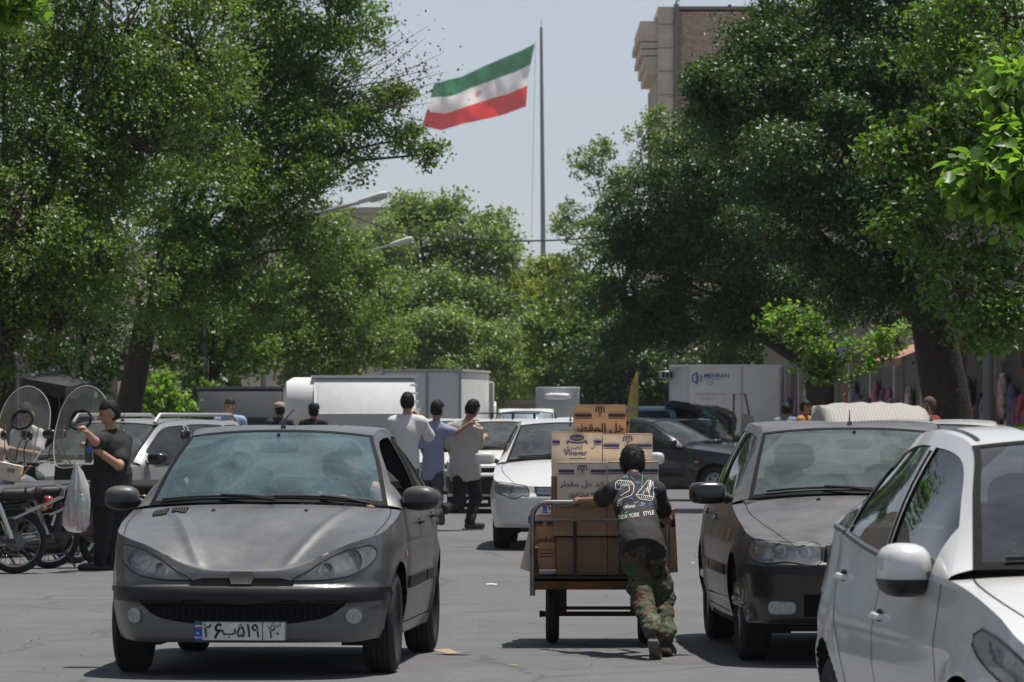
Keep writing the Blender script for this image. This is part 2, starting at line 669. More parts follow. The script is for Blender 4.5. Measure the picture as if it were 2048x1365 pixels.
def make_person(label, J, shirt, trousers, hair=HAIR, skin=SKIN, h=.012, scale=1.0, sleeve=.55, look=(0, -1, 0), group=None, fat=0.0, hairstyle='short', shoes=SHOE, hat=None, tuck=False, fine_hands=True, name='person', wr=.006, loose=.012, base=None, curlL=.6, curlR=.6, handL=(0, 0, -1), handR=(0, 0, -1), collar=False, legs=True):
    """J: world joints. Builds one continuous body mesh with clothing children"""
    S = scale
    base = Vector(base) if base else Vector((J['pelvis'][0], J['pelvis'][1], 0))
    g = {k: Vector(v) - base for k, v in J.items()}
    root_loc = base
    pel, che, nek, hed = g['pelvis'], g['chest'], g['neck'], g['head']
    sl, sr = g['shL'], g['shR']
    up = (che - pel).normalized()
    rt = (sr - sl).normalized()
    Rt = _rot(up, rt)
    Rp = _rot(up, (g['hipR'] - g['hipL']))
    hw = (sr - sl).length / 2
    lk = Vector(look).normalized()
    hu = Vector((0, 0, 1)) * .85 + (hed - nek).normalized() * .5
    hu = (hu - lk * hu.dot(lk)).normalized()
    rgt = lk.cross(hu)
    Rh = np.array([[rgt.x, lk.x, hu.x], [rgt.y, lk.y, hu.y], [rgt.z, lk.z, hu.z]])
    f_ = fat
    torso = [ell(che, (hw * .93 + f_ * .4, .105 * S + f_, .19 * S), Rt), ell(pel.lerp(che, .45), (hw * .80 + f_, .098 * S + f_ * 1.3, .20 * S), Rt), ell(pel, (hw * .82 + f_ * .7, .110 * S + f_ * .7, .125 * S), Rp), cap(sl, sr, .062 * S)]
    neckp = [cap(che.lerp(nek, .6), nek.lerp(hed, .45), .056 * S, .052 * S), cap(nek, sl.lerp(nek, .35), .042 * S, .05 * S), cap(nek, sr.lerp(nek, .35), .042 * S, .05 * S)]
    hs = .118 * (.5 + .5 * S)
    head = [ell(hed + hu * .012, (hs * .66, hs * .80, hs * .92), Rh), ell(hed - hu * hs * .42 + lk * hs * .22, (hs * .50, hs * .52, hs * .52), Rh)]
    face = [cap(hed + lk * hs * .80 - hu * hs * .02, hed + lk * hs * 1.00 - hu * hs * .26, hs * .10, hs * .17),
            cap(hed + lk * hs * .66 - hu * hs * .58 - rgt * hs * .16, hed + lk * hs * .66 - hu * hs * .58 + rgt * hs * .16, hs * .14),
            cap(hed + lk * hs * .66 + hu * hs * .16 - rgt * hs * .34, hed + lk * hs * .66 + hu * hs * .16 + rgt * hs * .34, hs * .14)]
    for q in (-1, 1):
        face.append(ell(hed + rgt * q * hs * .68 - hu * hs * .12 - lk * hs * .02, (hs * .10, hs * .22, hs * .31), Rh))
    aw = .046 * S + f_ * .18
    arms, sleeves = [], []
    for a, e, w in (('shL', 'elL', 'wrL'), ('shR', 'elR', 'wrR')):
        arms += [cap(g[a], g[e], aw, aw * .82), cap(g[e], g[w], aw * .82, aw * .58)]
        if sleeve <= 1:
            sleeves.append(cap(g[a], g[a].lerp(g[e], sleeve), aw * 1.22, aw * 1.25))
        else:
            sleeves += [cap(g[a], g[e], aw * 1.2, aw * 1.12), cap(g[e], g[e].lerp(g[w], sleeve - 1), aw * 1.12, aw * .95)]
    hands = hand_prims(g['wrL'], g['elL'], handL, curlL, S, 1) + hand_prims(g['wrR'], g['elR'], handR, curlR, S, -1) if fine_hands else [cap(g['wrL'], g['wrL'] + (g['wrL'] - g['elL']).normalized() * .13, .035 * S, .03 * S), cap(g['wrR'], g['wrR'] + (g['wrR'] - g['elR']).normalized() * .13, .035 * S, .03 * S)]
    lg, tr = [], []
    if legs:
        for hi_, kn, an in (('hipL', 'knL', 'anL'), ('hipR', 'knR', 'anR')):
            lg += [cap(g[hi_], g[kn], .075 * S + f_ * .4, .052 * S), cap(g[kn], g[an], .05 * S, .036 * S)]
            tr += [cap(g[hi_], g[kn], .090 * S + f_ * .5, .070 * S + loose * .5), cap(g[kn], g[an].lerp(g[kn], .06), .068 * S + loose * .5, .054 * S + loose * .6)]
            lg.append(cap(g[an], g[an.replace('an', 'to')], .036 * S, .03 * S))
    body_pr = torso + neckp + head + face + arms + lg
    V, Q = sdf_surface(body_pr + (hands if not fine_hands else []), h, .022 * S)
    o = quad_obj(name, V, Q, skin)
    o.location = root_loc
    tag(o, label, 'person', group)
    if fine_hands:
        # hands go into the same mesh, at a finer grid
        for hp in (hands[:len(hands) // 2], hands[len(hands) // 2:]):
            Vh, Qh = sdf_surface(hp, .0055 if h < .01 else .0075, .006)
            n0 = len(o.data.vertices)
            me = o.data
            bm = bmesh.new()
            bm.from_mesh(me)
            nv = [bm.verts.new(p) for p in Vh]
            for q in Qh:
                try:
                    fc = bm.faces.new([nv[int(i)] for i in q])
                    fc.smooth = True
                except ValueError:
                    pass
            bmesh.ops.recalc_face_normals(bm, faces=bm.faces)
            bm.to_mesh(me)
            bm.free()
    # clothing
    hem = pel - up * (.15 * S if not tuck else .02 * S)
    V, Q = sdf_surface(torso + [ell(pel, (hw * .93 + f_ * .9, .124 * S + f_ * .9, .46 * S), Rp)] + sleeves + neckp[1:], h, .03 * S, clips=[(tuple(hem), tuple(-up)), (tuple(nek.lerp(hed, .12)), tuple((hed - nek).normalized()))], grow=.010 + loose * .2)
    quad_obj('shirt', V, Q, shirt, o, wr, 7.5, seed=len(label))
    if legs:
        V, Q = sdf_surface([ell(pel, (hw * .86 + f_ * .8, .118 * S + f_ * .8, .15 * S), Rp)] + tr, h, .035 * S, clips=[(tuple(pel + up * (.1 if tuck else .0) * S), tuple(up))], grow=.004)
        quad_obj('trousers', V, Q, trousers, o, wr * 1.9, 12, seed=len(label) + 3, wdir=(.8, .8, 1.3))
        for an in ('anL', 'anR'):
            a, t = g[an], g[an.replace('an', 'to')]
            d = (t - a)
            dl = Vector((d.x, d.y, d.z)).normalized()
            hp = a - dl * .035 * S - Vector((0, 0, .045 * S))
            if 'heel' + an[-1] in g:
                hp = g['heel' + an[-1]]
            V, Q = sdf_surface([cap(hp, t, .043 * S, .040 * S), cap(a - Vector((0, 0, .01)), hp.lerp(t, .4), .045 * S, .040 * S), cap(hp.lerp(t, .6), t + (t - hp).normalized() * .03, .045 * S, .036 * S)], h, .02)
            so = quad_obj('shoe', V, Q, shoes, o)
            sd = (t - hp).normalized()
            rr_ = sd.cross(Vector((0, 0, 1))).normalized()
            nrm = rr_.cross(sd)
            if nrm.z < 0:
                nrm = -nrm
            sole = MB()
            prof = [(-.05, .034), (-.03, .042), (.0, .044), (.08, .038), (.15, .048), (.20, .045), (.235, .026)]
            ln = ((t - hp).length + .075 * S) / .285
            ring = [hp + sd * p[0] * ln + rr_ * p[1] * S for p in prof] + [hp + sd * p[0] * ln - rr_ * p[1] * S for p in prof[::-1]]
            dz = -.034 * S
            k_ = len(ring)
            sole.add([p + nrm * dz for p in ring] + [p + nrm * (dz - .018) for p in ring], [tuple(range(k_)), tuple(range(2 * k_ - 1, k_ - 1, -1))] + [(i, (i + 1) % k_, (i + 1) % k_ + k_, i + k_) for i in range(k_)])
            sole.build('sole', mat('sole_tan', (.16, .14, .11), .8), so, smooth=False)
    if hairstyle:
        hp_ = [ell(hed + hu * .014 - lk * hs * .04, (hs * .70, hs * .82, hs * .95), Rh), ell(hed - lk * hs * .38 - hu * hs * .16, (hs * .56, hs * .42, hs * .56), Rh)]
        # hairline: slanting plane from the forehead down to behind the ears
        pn = (lk * .74 - hu * .67) if hairstyle == 'short' else (lk * .5 - hu * .86)
        pc = hed + lk * hs * .02 - hu * hs * .06
        V, Q = sdf_surface(hp_, min(h, .010), .02, clips=[(tuple(hed - hu * hs * .66), tuple(-hu))], grow=.006, either=[(tuple(hed + hu * hs * .40), tuple(-hu - lk * .12)), (tuple(hed - lk * hs * .02), tuple(lk + hu * .15))])
        ho = quad_obj('hair', V, Q, hair, o, .003, 38, seed=5)
        if fine_hands:
            rgh = np.random.default_rng(len(label))
            tf = MB()
            vs_ = ho.data.vertices
            for i in rgh.choice(len(vs_), min(900, len(vs_)), replace=False):
                p, nn = vs_[int(i)].co.copy(), vs_[int(i)].normal.copy()
                if nn.dot(Vector(hed) - p) > 0:
                    continue
                gd = (p - (hed + hu * hs * .8 - lk * hs * .25))
                gd = gd - nn * gd.dot(nn)
                gd = (gd.normalized() if gd.length > 1e-4 else lk) + nn * rgh.uniform(.05, .3) + Vector(rgh.normal(0, .3, 3))
                gd.normalize()
                sd_ = gd.cross(nn).normalized() * .0035
                ln_ = rgh.uniform(.006, .014)
                q_ = p - nn * .002
                tf.add([q_ - sd_, q_ + sd_, q_ + gd * ln_ * .6 + nn * .003 + sd_ * .6, q_ + gd * ln_ - nn * .002, q_ + gd * ln_ * .6 + nn * .003 - sd_ * .6], [(0, 1, 2, 3, 4)])
            tf.build('hair_tufts', hair, ho, smooth=False)['kind'] = 'stuff'
    if hat:
        hm = MB()
        M = Matrix.Translation(hed + hu * hs * .32) @ Matrix(((rgt.x, lk.x, hu.x), (rgt.y, lk.y, hu.y), (rgt.z, lk.z, hu.z))).to_4x4()
        hm.lathe([(hs * .82, 0), (hs * .84, hs * .2), (hs * .78, hs * .55), (hs * .5, hs * .82), (.0001, hs * .9)], 20, M)
        hm.add([M @ Vector((hs * .8 * math.cos(a), hs * (.8 + (.75 * math.sin(a) if q else 0)) * math.sin(a), -.004)) for q in (0, 1) for a in np.linspace(.25, math.pi - .25, 9)], [(i, i + 1, i + 10, i + 9) for i in range(8)])
        hm.build('cap', hat, o)
    # eyes and brows
    ey = MB()
    for q in (-1, 1):
        ey.blob(hed + lk * hs * .72 + hu * hs * .04 + rgt * q * hs * .28, (hs * .11,) * 3, 2)
    ey.build('eyes', mat('eye_dark', (.05, .035, .03), .3), o)
    return o
# ---------------------------------------------------------------- ground
def asphalt():
    m = bpy.data.materials.new('asphalt')
    m.use_nodes = True
    n, l = m.node_tree.nodes, m.node_tree.links
    b = n['Principled BSDF']
    b.inputs['Roughness'].default_value = 0.82
    b.inputs['Specular IOR Level'].default_value = 0.35
    tc = n.new('ShaderNodeTexCoord')

    def noise_(scale, detail=6.0, rough=.6, dist=0.0):
        t = n.new('ShaderNodeTexNoise')
        t.inputs['Scale'].default_value = scale
        t.inputs['Detail'].default_value = detail
        t.inputs['Roughness'].default_value = rough
        t.inputs['Distortion'].default_value = dist
        l.new(tc.outputs['Object'], t.inputs['Vector'])
        return t
    big = noise_(.35, 4)
    mid = noise_(2.6, 6, .65)
    fine = noise_(95, 4, .7)
    r = n.new('ShaderNodeMix')
    r.data_type = 'RGBA'
    r.inputs['A'].default_value = (.096, .097, .101, 1)
    r.inputs['B'].default_value = (.150, .150, .153, 1)
    ad = n.new('ShaderNodeMath')
    ad.operation = 'MULTIPLY_ADD'
    l.new(mid.outputs[0], ad.inputs[0])
    ad.inputs[1].default_value = .8
    l.new(big.outputs[0], ad.inputs[2])
    mr = n.new('ShaderNodeMapRange')
    mr.inputs['From Min'].default_value = .55
    mr.inputs['From Max'].default_value = 1.25
    l.new(ad.outputs[0], mr.inputs['Value'])
    l.new(mr.outputs[0], r.inputs['Factor'])
    # stones
    r2 = n.new('ShaderNodeMix')
    r2.data_type = 'RGBA'
    r2.blend_type = 'OVERLAY'
    r2.inputs['Factor'].default_value = .8
    l.new(r.outputs['Result'], r2.inputs['A'])
    l.new(fine.outputs[0], r2.inputs['B'])
    # oil stains and worn wheel tracks
    st = noise_(.9, 5, .6, .8)
    sm_ = n.new('ShaderNodeMapRange')
    sm_.inputs['From Min'].default_value = .60
    sm_.inputs['From Max'].default_value = .72
    sm_.inputs['To Min'].default_value = 1.0
    sm_.inputs['To Max'].default_value = .74
    l.new(st.outputs[0], sm_.inputs['Value'])
    spk = noise_(38, 3, .8)
    sp2 = n.new('ShaderNodeMapRange')
    sp2.inputs['From Min'].default_value = .3
    sp2.inputs['From Max'].default_value = .7
    sp2.inputs['To Min'].default_value = .80
    sp2.inputs['To Max'].default_value = 1.18
    l.new(spk.outputs[0], sp2.inputs['Value'])
    mm = n.new('ShaderNodeMath')
    mm.operation = 'MULTIPLY'
    l.new(sm_.outputs[0], mm.inputs[0])
    l.new(sp2.outputs[0], mm.inputs[1])
    # fine cracks
    v = n.new('ShaderNodeTexVoronoi')
    v.feature = 'DISTANCE_TO_EDGE'
    v.inputs['Scale'].default_value = .55
    wv = n.new('ShaderNodeMix')
    wv.data_type = 'VECTOR'
    wv.inputs['Factor'].default_value = .22
    l.new(tc.outputs['Object'], wv.inputs['A'])
    wn_ = noise_(1.7, 8, .7)
    l.new(wn_.outputs['Color'], wv.inputs['B'])
    l.new(wv.outputs['Result'], v.inputs['Vector'])
    cr = n.new('ShaderNodeMapRange')
    cr.inputs['From Min'].default_value = .004
    cr.inputs['From Max'].default_value = .012
    cr.inputs['To Min'].default_value = .72
    l.new(v.outputs['Distance'], cr.inputs['Value'])
    mu = n.new('ShaderNodeMix')
    mu.data_type = 'RGBA'
    mu.blend_type = 'MULTIPLY'
    mu.inputs['Factor'].default_value = 1
    l.new(r2.outputs['Result'], mu.inputs['A'])
    l.new(cr.outputs[0], mu.inputs['B'])
    mu2 = n.new('ShaderNodeMix')
    mu2.data_type = 'RGBA'
    mu2.blend_type = 'MULTIPLY'
    mu2.inputs['Factor'].default_value = 1
    l.new(mu.outputs['Result'], mu2.inputs['A'])
    l.new(mm.outputs[0], mu2.inputs['B'])
    l.new(mu2.outputs['Result'], b.inputs['Base Color'])
    bp = n.new('ShaderNodeBump')
    bp.inputs['Strength'].default_value = .5
    bp.inputs['Distance'].default_value = .006
    l.new(fine.outputs[0], bp.inputs['Height'])
    l.new(bp.outputs[0], b.inputs['Normal'])
    return m


def struct(name, mb, m, **k):
    o = mb.build(name, m, **k)
    o['kind'] = 'structure'
    return o


def sheet(name, x0, x1, y0, y1, z, m):
    return struct(name, MB().add([(x0, y0, z), (x1, y0, z), (x1, y1, z), (x0, y1, z)], [(0, 1, 2, 3)]), m, smooth=False)


RL, RR = -6.1, 5.2                                   # kerbs
ground = sheet('ground', -1500, 1500, -60, 3000, -0.012, mat('earth', (.20, .175, .14), .95, var=.25, vscale=.3))
road = sheet('road', RL, RR, -40, 152, 0.0, asphalt())
# ---------------------------------------------------------------- pavements, buildings, street furniture
concrete = mat('pavement_concrete', (.30, .29, .27), .9, var=.18, vscale=3)
for nm, x0, x1 in (('pavement_left', -11.0, RL - .16), ('pavement_right', RR + .16, 9.0)):
    struct(nm, MB().box(((x0 + x1) / 2, 56, .06), (x1 - x0, 192, .12)), concrete, smooth=False)
for nm, x in (('kerb_left', RL - .08), ('kerb_right', RR + .08)):
    struct(nm, MB().box((x, 56, .062), (.155, 192, .13)), mat('kerb_stone', (.36, .35, .33), .9, var=.2, vscale=4), smooth=False)
sheet('cross_street', -90, 90, 153, 156.5, 0.0, MATS.get('asphalt') or road.data.materials[0])


def worn_paint():
    m = bpy.data.materials.new('worn_white_paint')
    m.use_nodes = True
    n, l = m.node_tree.nodes, m.node_tree.links
    b = n['Principled BSDF']
    b.inputs['Base Color'].default_value = (.34, .34, .33, 1)
    b.inputs['Roughness'].default_value = .8
    tc = n.new('ShaderNodeTexCoord')
    t = n.new('ShaderNodeTexNoise')
    t.inputs['Scale'].default_value = 22
    t.inputs['Detail'].default_value = 8
    t.inputs['Roughness'].default_value = .75
    l.new(tc.outputs['Object'], t.inputs['Vector'])
    mr = n.new('ShaderNodeMapRange')
    mr.inputs['From Min'].default_value = .50
    mr.inputs['From Max'].default_value = .70
    mr.inputs['To Max'].default_value = .65
    l.new(t.outputs[0], mr.inputs['Value'])
    l.new(mr.outputs[0], b.inputs['Alpha'])
    return m


wp = worn_paint()
for (px0, px1, py0, py1) in ((898, 955, 1235, 1292), (915, 965, 1160, 1188), (925, 970, 1112, 1122), (935, 972, 1078, 1084), (890, 950, 1340, 1380)):
    d0, d1 = ground_d(py1), ground_d(py0)
    x = (((px0 + px1) / 2) - 1024) * ((d0 + d1) / 2) / F
    w = (px1 - px0) * ((d0 + d1) / 2) / F
    sheet('lane_marking', x - w / 2, x + w / 2, d0, d1, .004, wp)
pa, pb, pc, pd = [at(*q) for q in ((88, 1190, ground_d(1190)), (150, 1190, ground_d(1190)), (182, 1168, ground_d(1168)), (125, 1168, ground_d(1168)))]
struct('lane_marking', MB().add([(p.x, p.y, .004) for p in (pa, pb, pc, pd)], [(0, 1, 2, 3)]), wp, smooth=False)

# --- brick building above the right trees
bd = 200.0
s_ = F / bd
X0 = (1316 - 1024) / s_
ZT = CAMH + (YH - 14) / s_
bl = thing('brick_building', 'tall brick building with pale stone corner and stepped cornice rising above the right trees', 'building', (X0, bd, 0))
stone = mat('stone_cladding', (.52, .46, .40), .85, var=.14, vscale=1.2)
mortar = mat('mortar', (.36, .31, .265), .95, var=.15, vscale=6)
W_ = 12.0
core = MB().box((W_ / 2 + .68, 5.0, ZT / 2 - .1), (W_, 9.9, ZT - .2)).build('wall', mortar, bl, smooth=False)
strip = MB().box((.33, 4.95, ZT / 2), (.66, 10, ZT)).build('stone_corner', stone, bl, smooth=False)
for k in range(14):
    MB().box((.33, -.06, ZT - .75 - k * 1.0), (.665, .03, .03)).build('stone_joint', mat('joint_dark', (.2, .18, .16), .9), strip, smooth=False)
pipe = MB().tube([(.78, -.12, 0), (.78, -.12, ZT + .1)], .12, 10)
pipe.tube([(.78, -.12, ZT + .1), (.78, -.12, ZT + .25), (.92, -.12, ZT + .25)], .04, 8)
pipe.build('drain_pipe', mat('pipe_grey', (.16, .165, .155), .6), bl)
cap_ = MB().box((W_ / 2 + .68, 5, ZT - .05), (W_, 10.1, .14)).build('parapet_coping', mat('coping', (.22, .18, .16), .9), bl, smooth=False)
# stepped cornice and pilasters of the street front, seen edge on
cor = MB()
for k, (o, z0, z1) in enumerate(((.10, .42, .60), (.58, .60, 1.15), (.66, 1.15, 1.45), (.54, 1.5, 1.75), (.58, 1.8, 2.05), (.46, 2.1, 2.5), (.36, 2.5, 2.85))):
    MB().box((-o * .65, 4.9, ZT - (z0 + z1) / 2), (o * 1.3, 9.6 - .05 * k, z1 - z0)).build('cornice_step', stone, bl, smooth=False)
for y in (.4, 2.4, 4.4, 6.4, 8.4):
    MB().box((-.09, y, ZT / 2 - 1.5), (.18, .5, ZT - 3.2)).build('pilaster', stone, bl, smooth=False)
# bricks of the gable, each its own piece
bw, bh = .205, .094
brick_me = []
bcols = [(.43, .32, .25), (.47, .36, .285), (.40, .29, .225), (.35, .24, .19), (.50, .40, .33)]
for i, c in enumerate(bcols):
    brick_me.append(MB().box((0, 0, 0), (bw - .012, .03, bh - .010)).mesh('brick', mat('brick_%d' % i, c, .9, var=.12, vscale=3), smooth=False))
rng0 = random.Random(4)
cnt = 0
rest = {i: MB() for i in range(5)}
z = ZT - .26
row = 0
vis = lambda px, py: py < 165 - max(0, (px - 1390)) * .95 if px > 1390 else py < 190
while z > 11:
    x = .92 + (row % 2) * bw / 2
    while x < 5.2:
        px, py = 1316 + x * s_, YH - (z - CAMH) * s_
        ci = rng0.choice((0, 0, 1, 1, 2, 3, 4))
        if cnt < 300 and vis(px, py):
            o = bpy.data.objects.new('brick', brick_me[ci])
            link(o, core)
            o.location = (x + bw / 2, .045 - rng0.random() * .006 - .012, z)
            cnt += 1
        else:
            rest[ci].box((x + bw / 2, .045 - .014, z), (bw - .012, .03, bh - .010))
        x += bw
    z -= bh
    row += 1
allr = MB()
for i in range(5):
    allr.add(rest[i].v, rest[i].f, i)
o = allr.build('brick_rows', [mat('brick_%d' % i, bcols[i], .9) for i in range(5)], core, smooth=False)
o['kind'] = 'stuff'

# --- shop row on the right
shop = thing('shop_row', 'shadowed row of open-fronted shops behind the right pavement trees', 'building', (9.0, 66, 0))
wallm = mat('shop_wall', (.22, .19, .165), .9, var=.2, vscale=1.5)
MB().box((4, 42, 3.2), (8, 120, 6.4)).build('wall', wallm, shop, smooth=False)
rs = random.Random(9)
cl_ = [(.30, .05, .06), (.08, .10, .20), (.36, .30, .24), (.14, .05, .10), (.25, .25, .26), (.35, .12, .16)]
for k in range(14):
    y = -15 + k * 7.2
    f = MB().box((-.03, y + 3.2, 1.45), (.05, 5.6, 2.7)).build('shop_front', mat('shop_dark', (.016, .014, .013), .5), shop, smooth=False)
    for j in range(7):
        c = rs.choice(cl_)
        MB().blob((-.16, y + .9 + j * .78, rs.uniform(.9, 1.9)), (.10, rs.uniform(.2, .34), rs.uniform(.22, .55)), 2, 3.0).build('goods', mat('goods_%d' % cl_.index(c), c, .85, var=.5, vscale=6), f)
    MB().box((-.12, y + 6.4, 1.6), (.25, .55, 3.2)).build('pier', mat('pier_stone', (.34, .29, .25), .85, var=.15, vscale=2), shop, smooth=False)
    MB().box((-.10, y + 3.2, 3.25), (.22, 5.8, .5)).build('fascia', mat('fascia_%d' % (k % 3), [(.35, .22, .18), (.18, .2, .22), (.36, .33, .28)][k % 3], .7), shop, smooth=False)
awm = mat('awning_cloth', (.42, .22, .17), .85, var=.15, vscale=5)
aw = tag(MB().prism([(9.0, 3.3), (7.1, 2.55), (7.1, 2.42), (7.13, 2.42), (7.13, 2.54), (9.0, 3.26)], 86, 94, 'y').build('shop_awning', awm), 'faded pink-brown sloping awning over the shop fronts', 'awning')
wa = thing('street_kiosk', 'grey panelled kiosk wall with a horizontal rail at the right pavement', 'kiosk', (5.75, 50, 0))
MB().box((1.2, 1.6, 1.25), (2.3, 3.0, 2.5)).build('wall', mat('kiosk_grey', (.33, .31, .28), .8, var=.15, vscale=2), wa, smooth=False)
for k in range(3):
    MB().box((.10 + k * .95, .07, 1.25), (.09, .06, 2.5)).build('mullion', mat('kiosk_post', (.42, .40, .37), .7), wa, smooth=False)
MB().box((1.2, .07, 1.62), (2.3, .05, .07)).build('rail', mat('kiosk_post', (.42, .40, .37), .7), wa, smooth=False)
MB().box((1.2, .07, .9), (2.3, .05, .07)).build('rail', mat('kiosk_post', (.42, .40, .37), .7), wa, smooth=False)
MB().box((1.2, 1.5, 2.56), (2.6, 3.4, .12)).build('roof', mat('kiosk_roof', (.25, .24, .22), .8), wa, smooth=False)
tag(MB().tube([(5.38, 53, .1), (5.38, 53, 7.5)], .07, 12).build('steel_pole', mat('pole_grey', (.18, .19, .21), .5, metal=.3, dust=.3)), 'plain grey steel pole in front of the panelled kiosk', 'pole')
pm = MB().tube([(5.42, 49.2, .1), (5.40, 49.1, 1.3), (5.32, 49.0, 2.45)], [.045, .04, .035], 7)
pm.tube([(5.47, 49.2, .1), (5.43, 49.1, 1.3), (5.34, 49.0, 2.4)], [.04, .035, .03], 7)
for k in range(6):
    pm.tube([(5.36 + .05 * math.cos(a) - .003 * k, 49.03 + .05 * math.sin(a), 1.98 + k * .03) for a in np.linspace(0, 6.283, 10, endpoint=False)], .008, 5, closed=True)
tag(pm.build('wooden_post', mat('old_wood', (.13, .085, .06), .9, var=.3, vscale=12)), 'pair of weathered wooden stakes bound with rope in front of the kiosk', 'post')

# --- buildings behind the left trees
lb = thing('left_buildings', 'dim row of low buildings mostly hidden behind the left trees', 'building', (-11.2, 60, 0))
MB().box((-4, 45, 3.3), (8, 140, 6.6)).build('wall', mat('left_wall', (.20, .17, .14), .9, var=.2, vscale=1.2), lb, smooth=False)
for k in range(16):
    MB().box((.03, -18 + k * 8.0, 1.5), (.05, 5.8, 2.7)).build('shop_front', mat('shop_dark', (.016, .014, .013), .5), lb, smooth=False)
fb = thing('far_building', 'pale flat-roofed building glimpsed above the trees behind the higher street lamp', 'building', (-9.5, 235, 0))
MB().box((0, 4, 5.8), (9, 8, 11.6)).build('wall', mat('far_cream', (.45, .40, .34), .85), fb, smooth=False)
MB().box((0, 4, 11.75), (9.6, 8.6, .3)).build('roof', mat('far_roof', (.36, .32, .28), .85), fb, smooth=False)
for k in range(5):
    MB().box((-3.6 + k * 1.8, -.02, 9.8), (.9, .06, 1.3)).build('window', mat('far_window', (.05, .06, .07), .2), fb, smooth=False)
fw = thing('low_wall', 'low beige wall across the far end of the street', 'wall', (0, 158.5, 0))
MB().box((0, .2, .95), (40, .3, 1.9)).build('masonry', mat('wall_beige', (.40, .35, .29), .9, var=.2, vscale=1), fw, smooth=False)
MB().box((0, .2, 1.94), (40.2, .42, .12)).build('coping', mat('wall_coping', (.48, .44, .38), .9), fw, smooth=False)

# --- street lamps with long arms
def street_lamp(px, py, d, rise, label):
    tip = at(px, py, d)
    r = thing('street_lamp', label, 'street lamp', (RL - .45, d, 0), 0, 'lamps on long arms over the road')
    gm = mat('lamp_metal', (.30, .31, .32), .45, metal=.5)
    lx, lz = tip.x - (RL - .45), tip.z
    MB().tube([(0, 0, .1), (0, 0, lz - 1.0 - rise * .2)], [.09, .06], 12).build('pole', gm, r)
    MB().tube([(0, 0, lz - 1.05 - rise * .2), (.2, 0, lz - .9 - rise * .1), (lx * .55, 0, lz - rise * .55), (lx - .6, 0, lz - .2)], [.05, .045, .04, .035], 10).build('arm', gm, r)
    dr = Vector((1, 0, .33)).normalized()
    M = Matrix.Rotation(-math.atan2(.33, 1), 3, 'Y')
    hd = MB().blob((lx - .35, 0, lz - .10), (.34, .12, .065), 3, 2.8, M).build('lamp_head', mat('lamp_shell', (.55, .55, .54), .5), r)
    MB().blob((lx - .22, 0, lz - .125), (.20, .09, .055), 3, 2.4, M).build('lamp_glass', mat('lamp_diffuser', (.5, .48, .42), .3), hd)
    return r


street_lamp(778, 386, 100, .9, 'grey street lamp, its head up among the leaves, higher of two')
street_lamp(828, 476, 124, .9, 'grey street lamp, its head before the hazy trees, lower of two')
cpts = [at(700, 430, 112), at(790, 462, 112), at(900, 474, 112), at(1020, 482, 112), at(1130, 480, 112), at(1290, 462, 112)]
cb = resample([tuple(p) for p in cpts], 40)
full = [(RL - .45, 112, cb[0][2] + .9)] + [tuple(p) for p in cb] + [(7.5, 112, cb[-1][2] + .7)]
tag(MB().tube(full, .022, 6).build('overhead_cable', mat('cable_black', (.02, .02, .02), .6)), 'black cable sagging across the street below the flag', 'cable')

# --- flagpole and flag
fd = 900.0
fs = F / fd
pb_ = at(1088, 832, fd)
fp = thing('flagpole', 'very tall dark steel flagpole standing far beyond the trees', 'flagpole', (pb_.x, fd, 0))
zt = CAMH + (YH - 55) / fs
MB().tube([(0, 0, 0), (-.2, 0, zt * .5), (-.55, 0, zt)], [.62, .46, .26], 16).build('pole', mat('flagpole_steel', (.10, .115, .125), .5, metal=.4), fp)
MB().tube([(-.55, 0, zt), (-.55, 0, zt + 1.5)], .06, 8).build('finial_rod', mat('flagpole_steel', (.10, .115, .125), .5, metal=.4), fp)
MB().tube([(-1.6, -.2, zt - 2.6), (-2.2, -.2, zt * .62), (-2.6, -.2, zt * .3)], .05, 6).build('halyard', mat('rope_pale', (.4, .4, .4), .8), fp)


def flag_pt(u, v):
    """u 0..1 from hoist to fly, v 0..1 from top to bottom, photo pixels plus depth"""
    topx, topy = np.interp(u, [0, .15, .35, .55, .72, .85, 1], [1070, 1040, 995, 955, 922, 895, 868]), np.interp(u, [0, .15, .35, .55, .72, .85, 1], [87, 102, 121, 140, 154, 160, 167])
    botx, boty = np.interp(u, [0, .2, .4, .6, .8, 1], [1052, 1012, 972, 930, 884, 845]), np.interp(u, [0, .2, .4, .6, .8, 1], [213, 229, 239, 246, 261, 254])
    sag = math.sin(math.pi * v) * 3 * (1 - u)
    x, y = lerp(topx, botx, v) - sag, lerp(topy, boty, v)
    dep = 1.6 * math.sin(u * 9 + v * 2.2) * (.25 + .75 * u) + .35 * math.sin(u * 21 - v * 4) + .22 * math.sin(u * 13 + v * 9) + .12 * math.sin(u * 37 + v * 8)
    p = at(x, y, fd)
    return Vector((p.x, p.y + dep * 1.1, p.z))


fl = thing('national_flag', 'large green, white and red striped flag blowing from the tall flagpole', 'flag', tuple(at(1060, 150, fd)))
fo = at(1060, 150, fd)


def thin_cloth(name, c, t=.5):
    m = mat(name, c, .8)
    n, l = m.node_tree.nodes, m.node_tree.links
    tl = n.new('ShaderNodeBsdfTranslucent')
    tl.inputs[0].default_value = (*[min(1, v * 1.1) for v in c], 1)
    ms = n.new('ShaderNodeMixShader')
    ms.inputs[0].default_value = t
    l.new(n['Principled BSDF'].outputs[0], ms.inputs[1])
    l.new(tl.outputs[0], ms.inputs[2])
    l.new(ms.outputs[0], n['Material Output'].inputs[0])
    return m


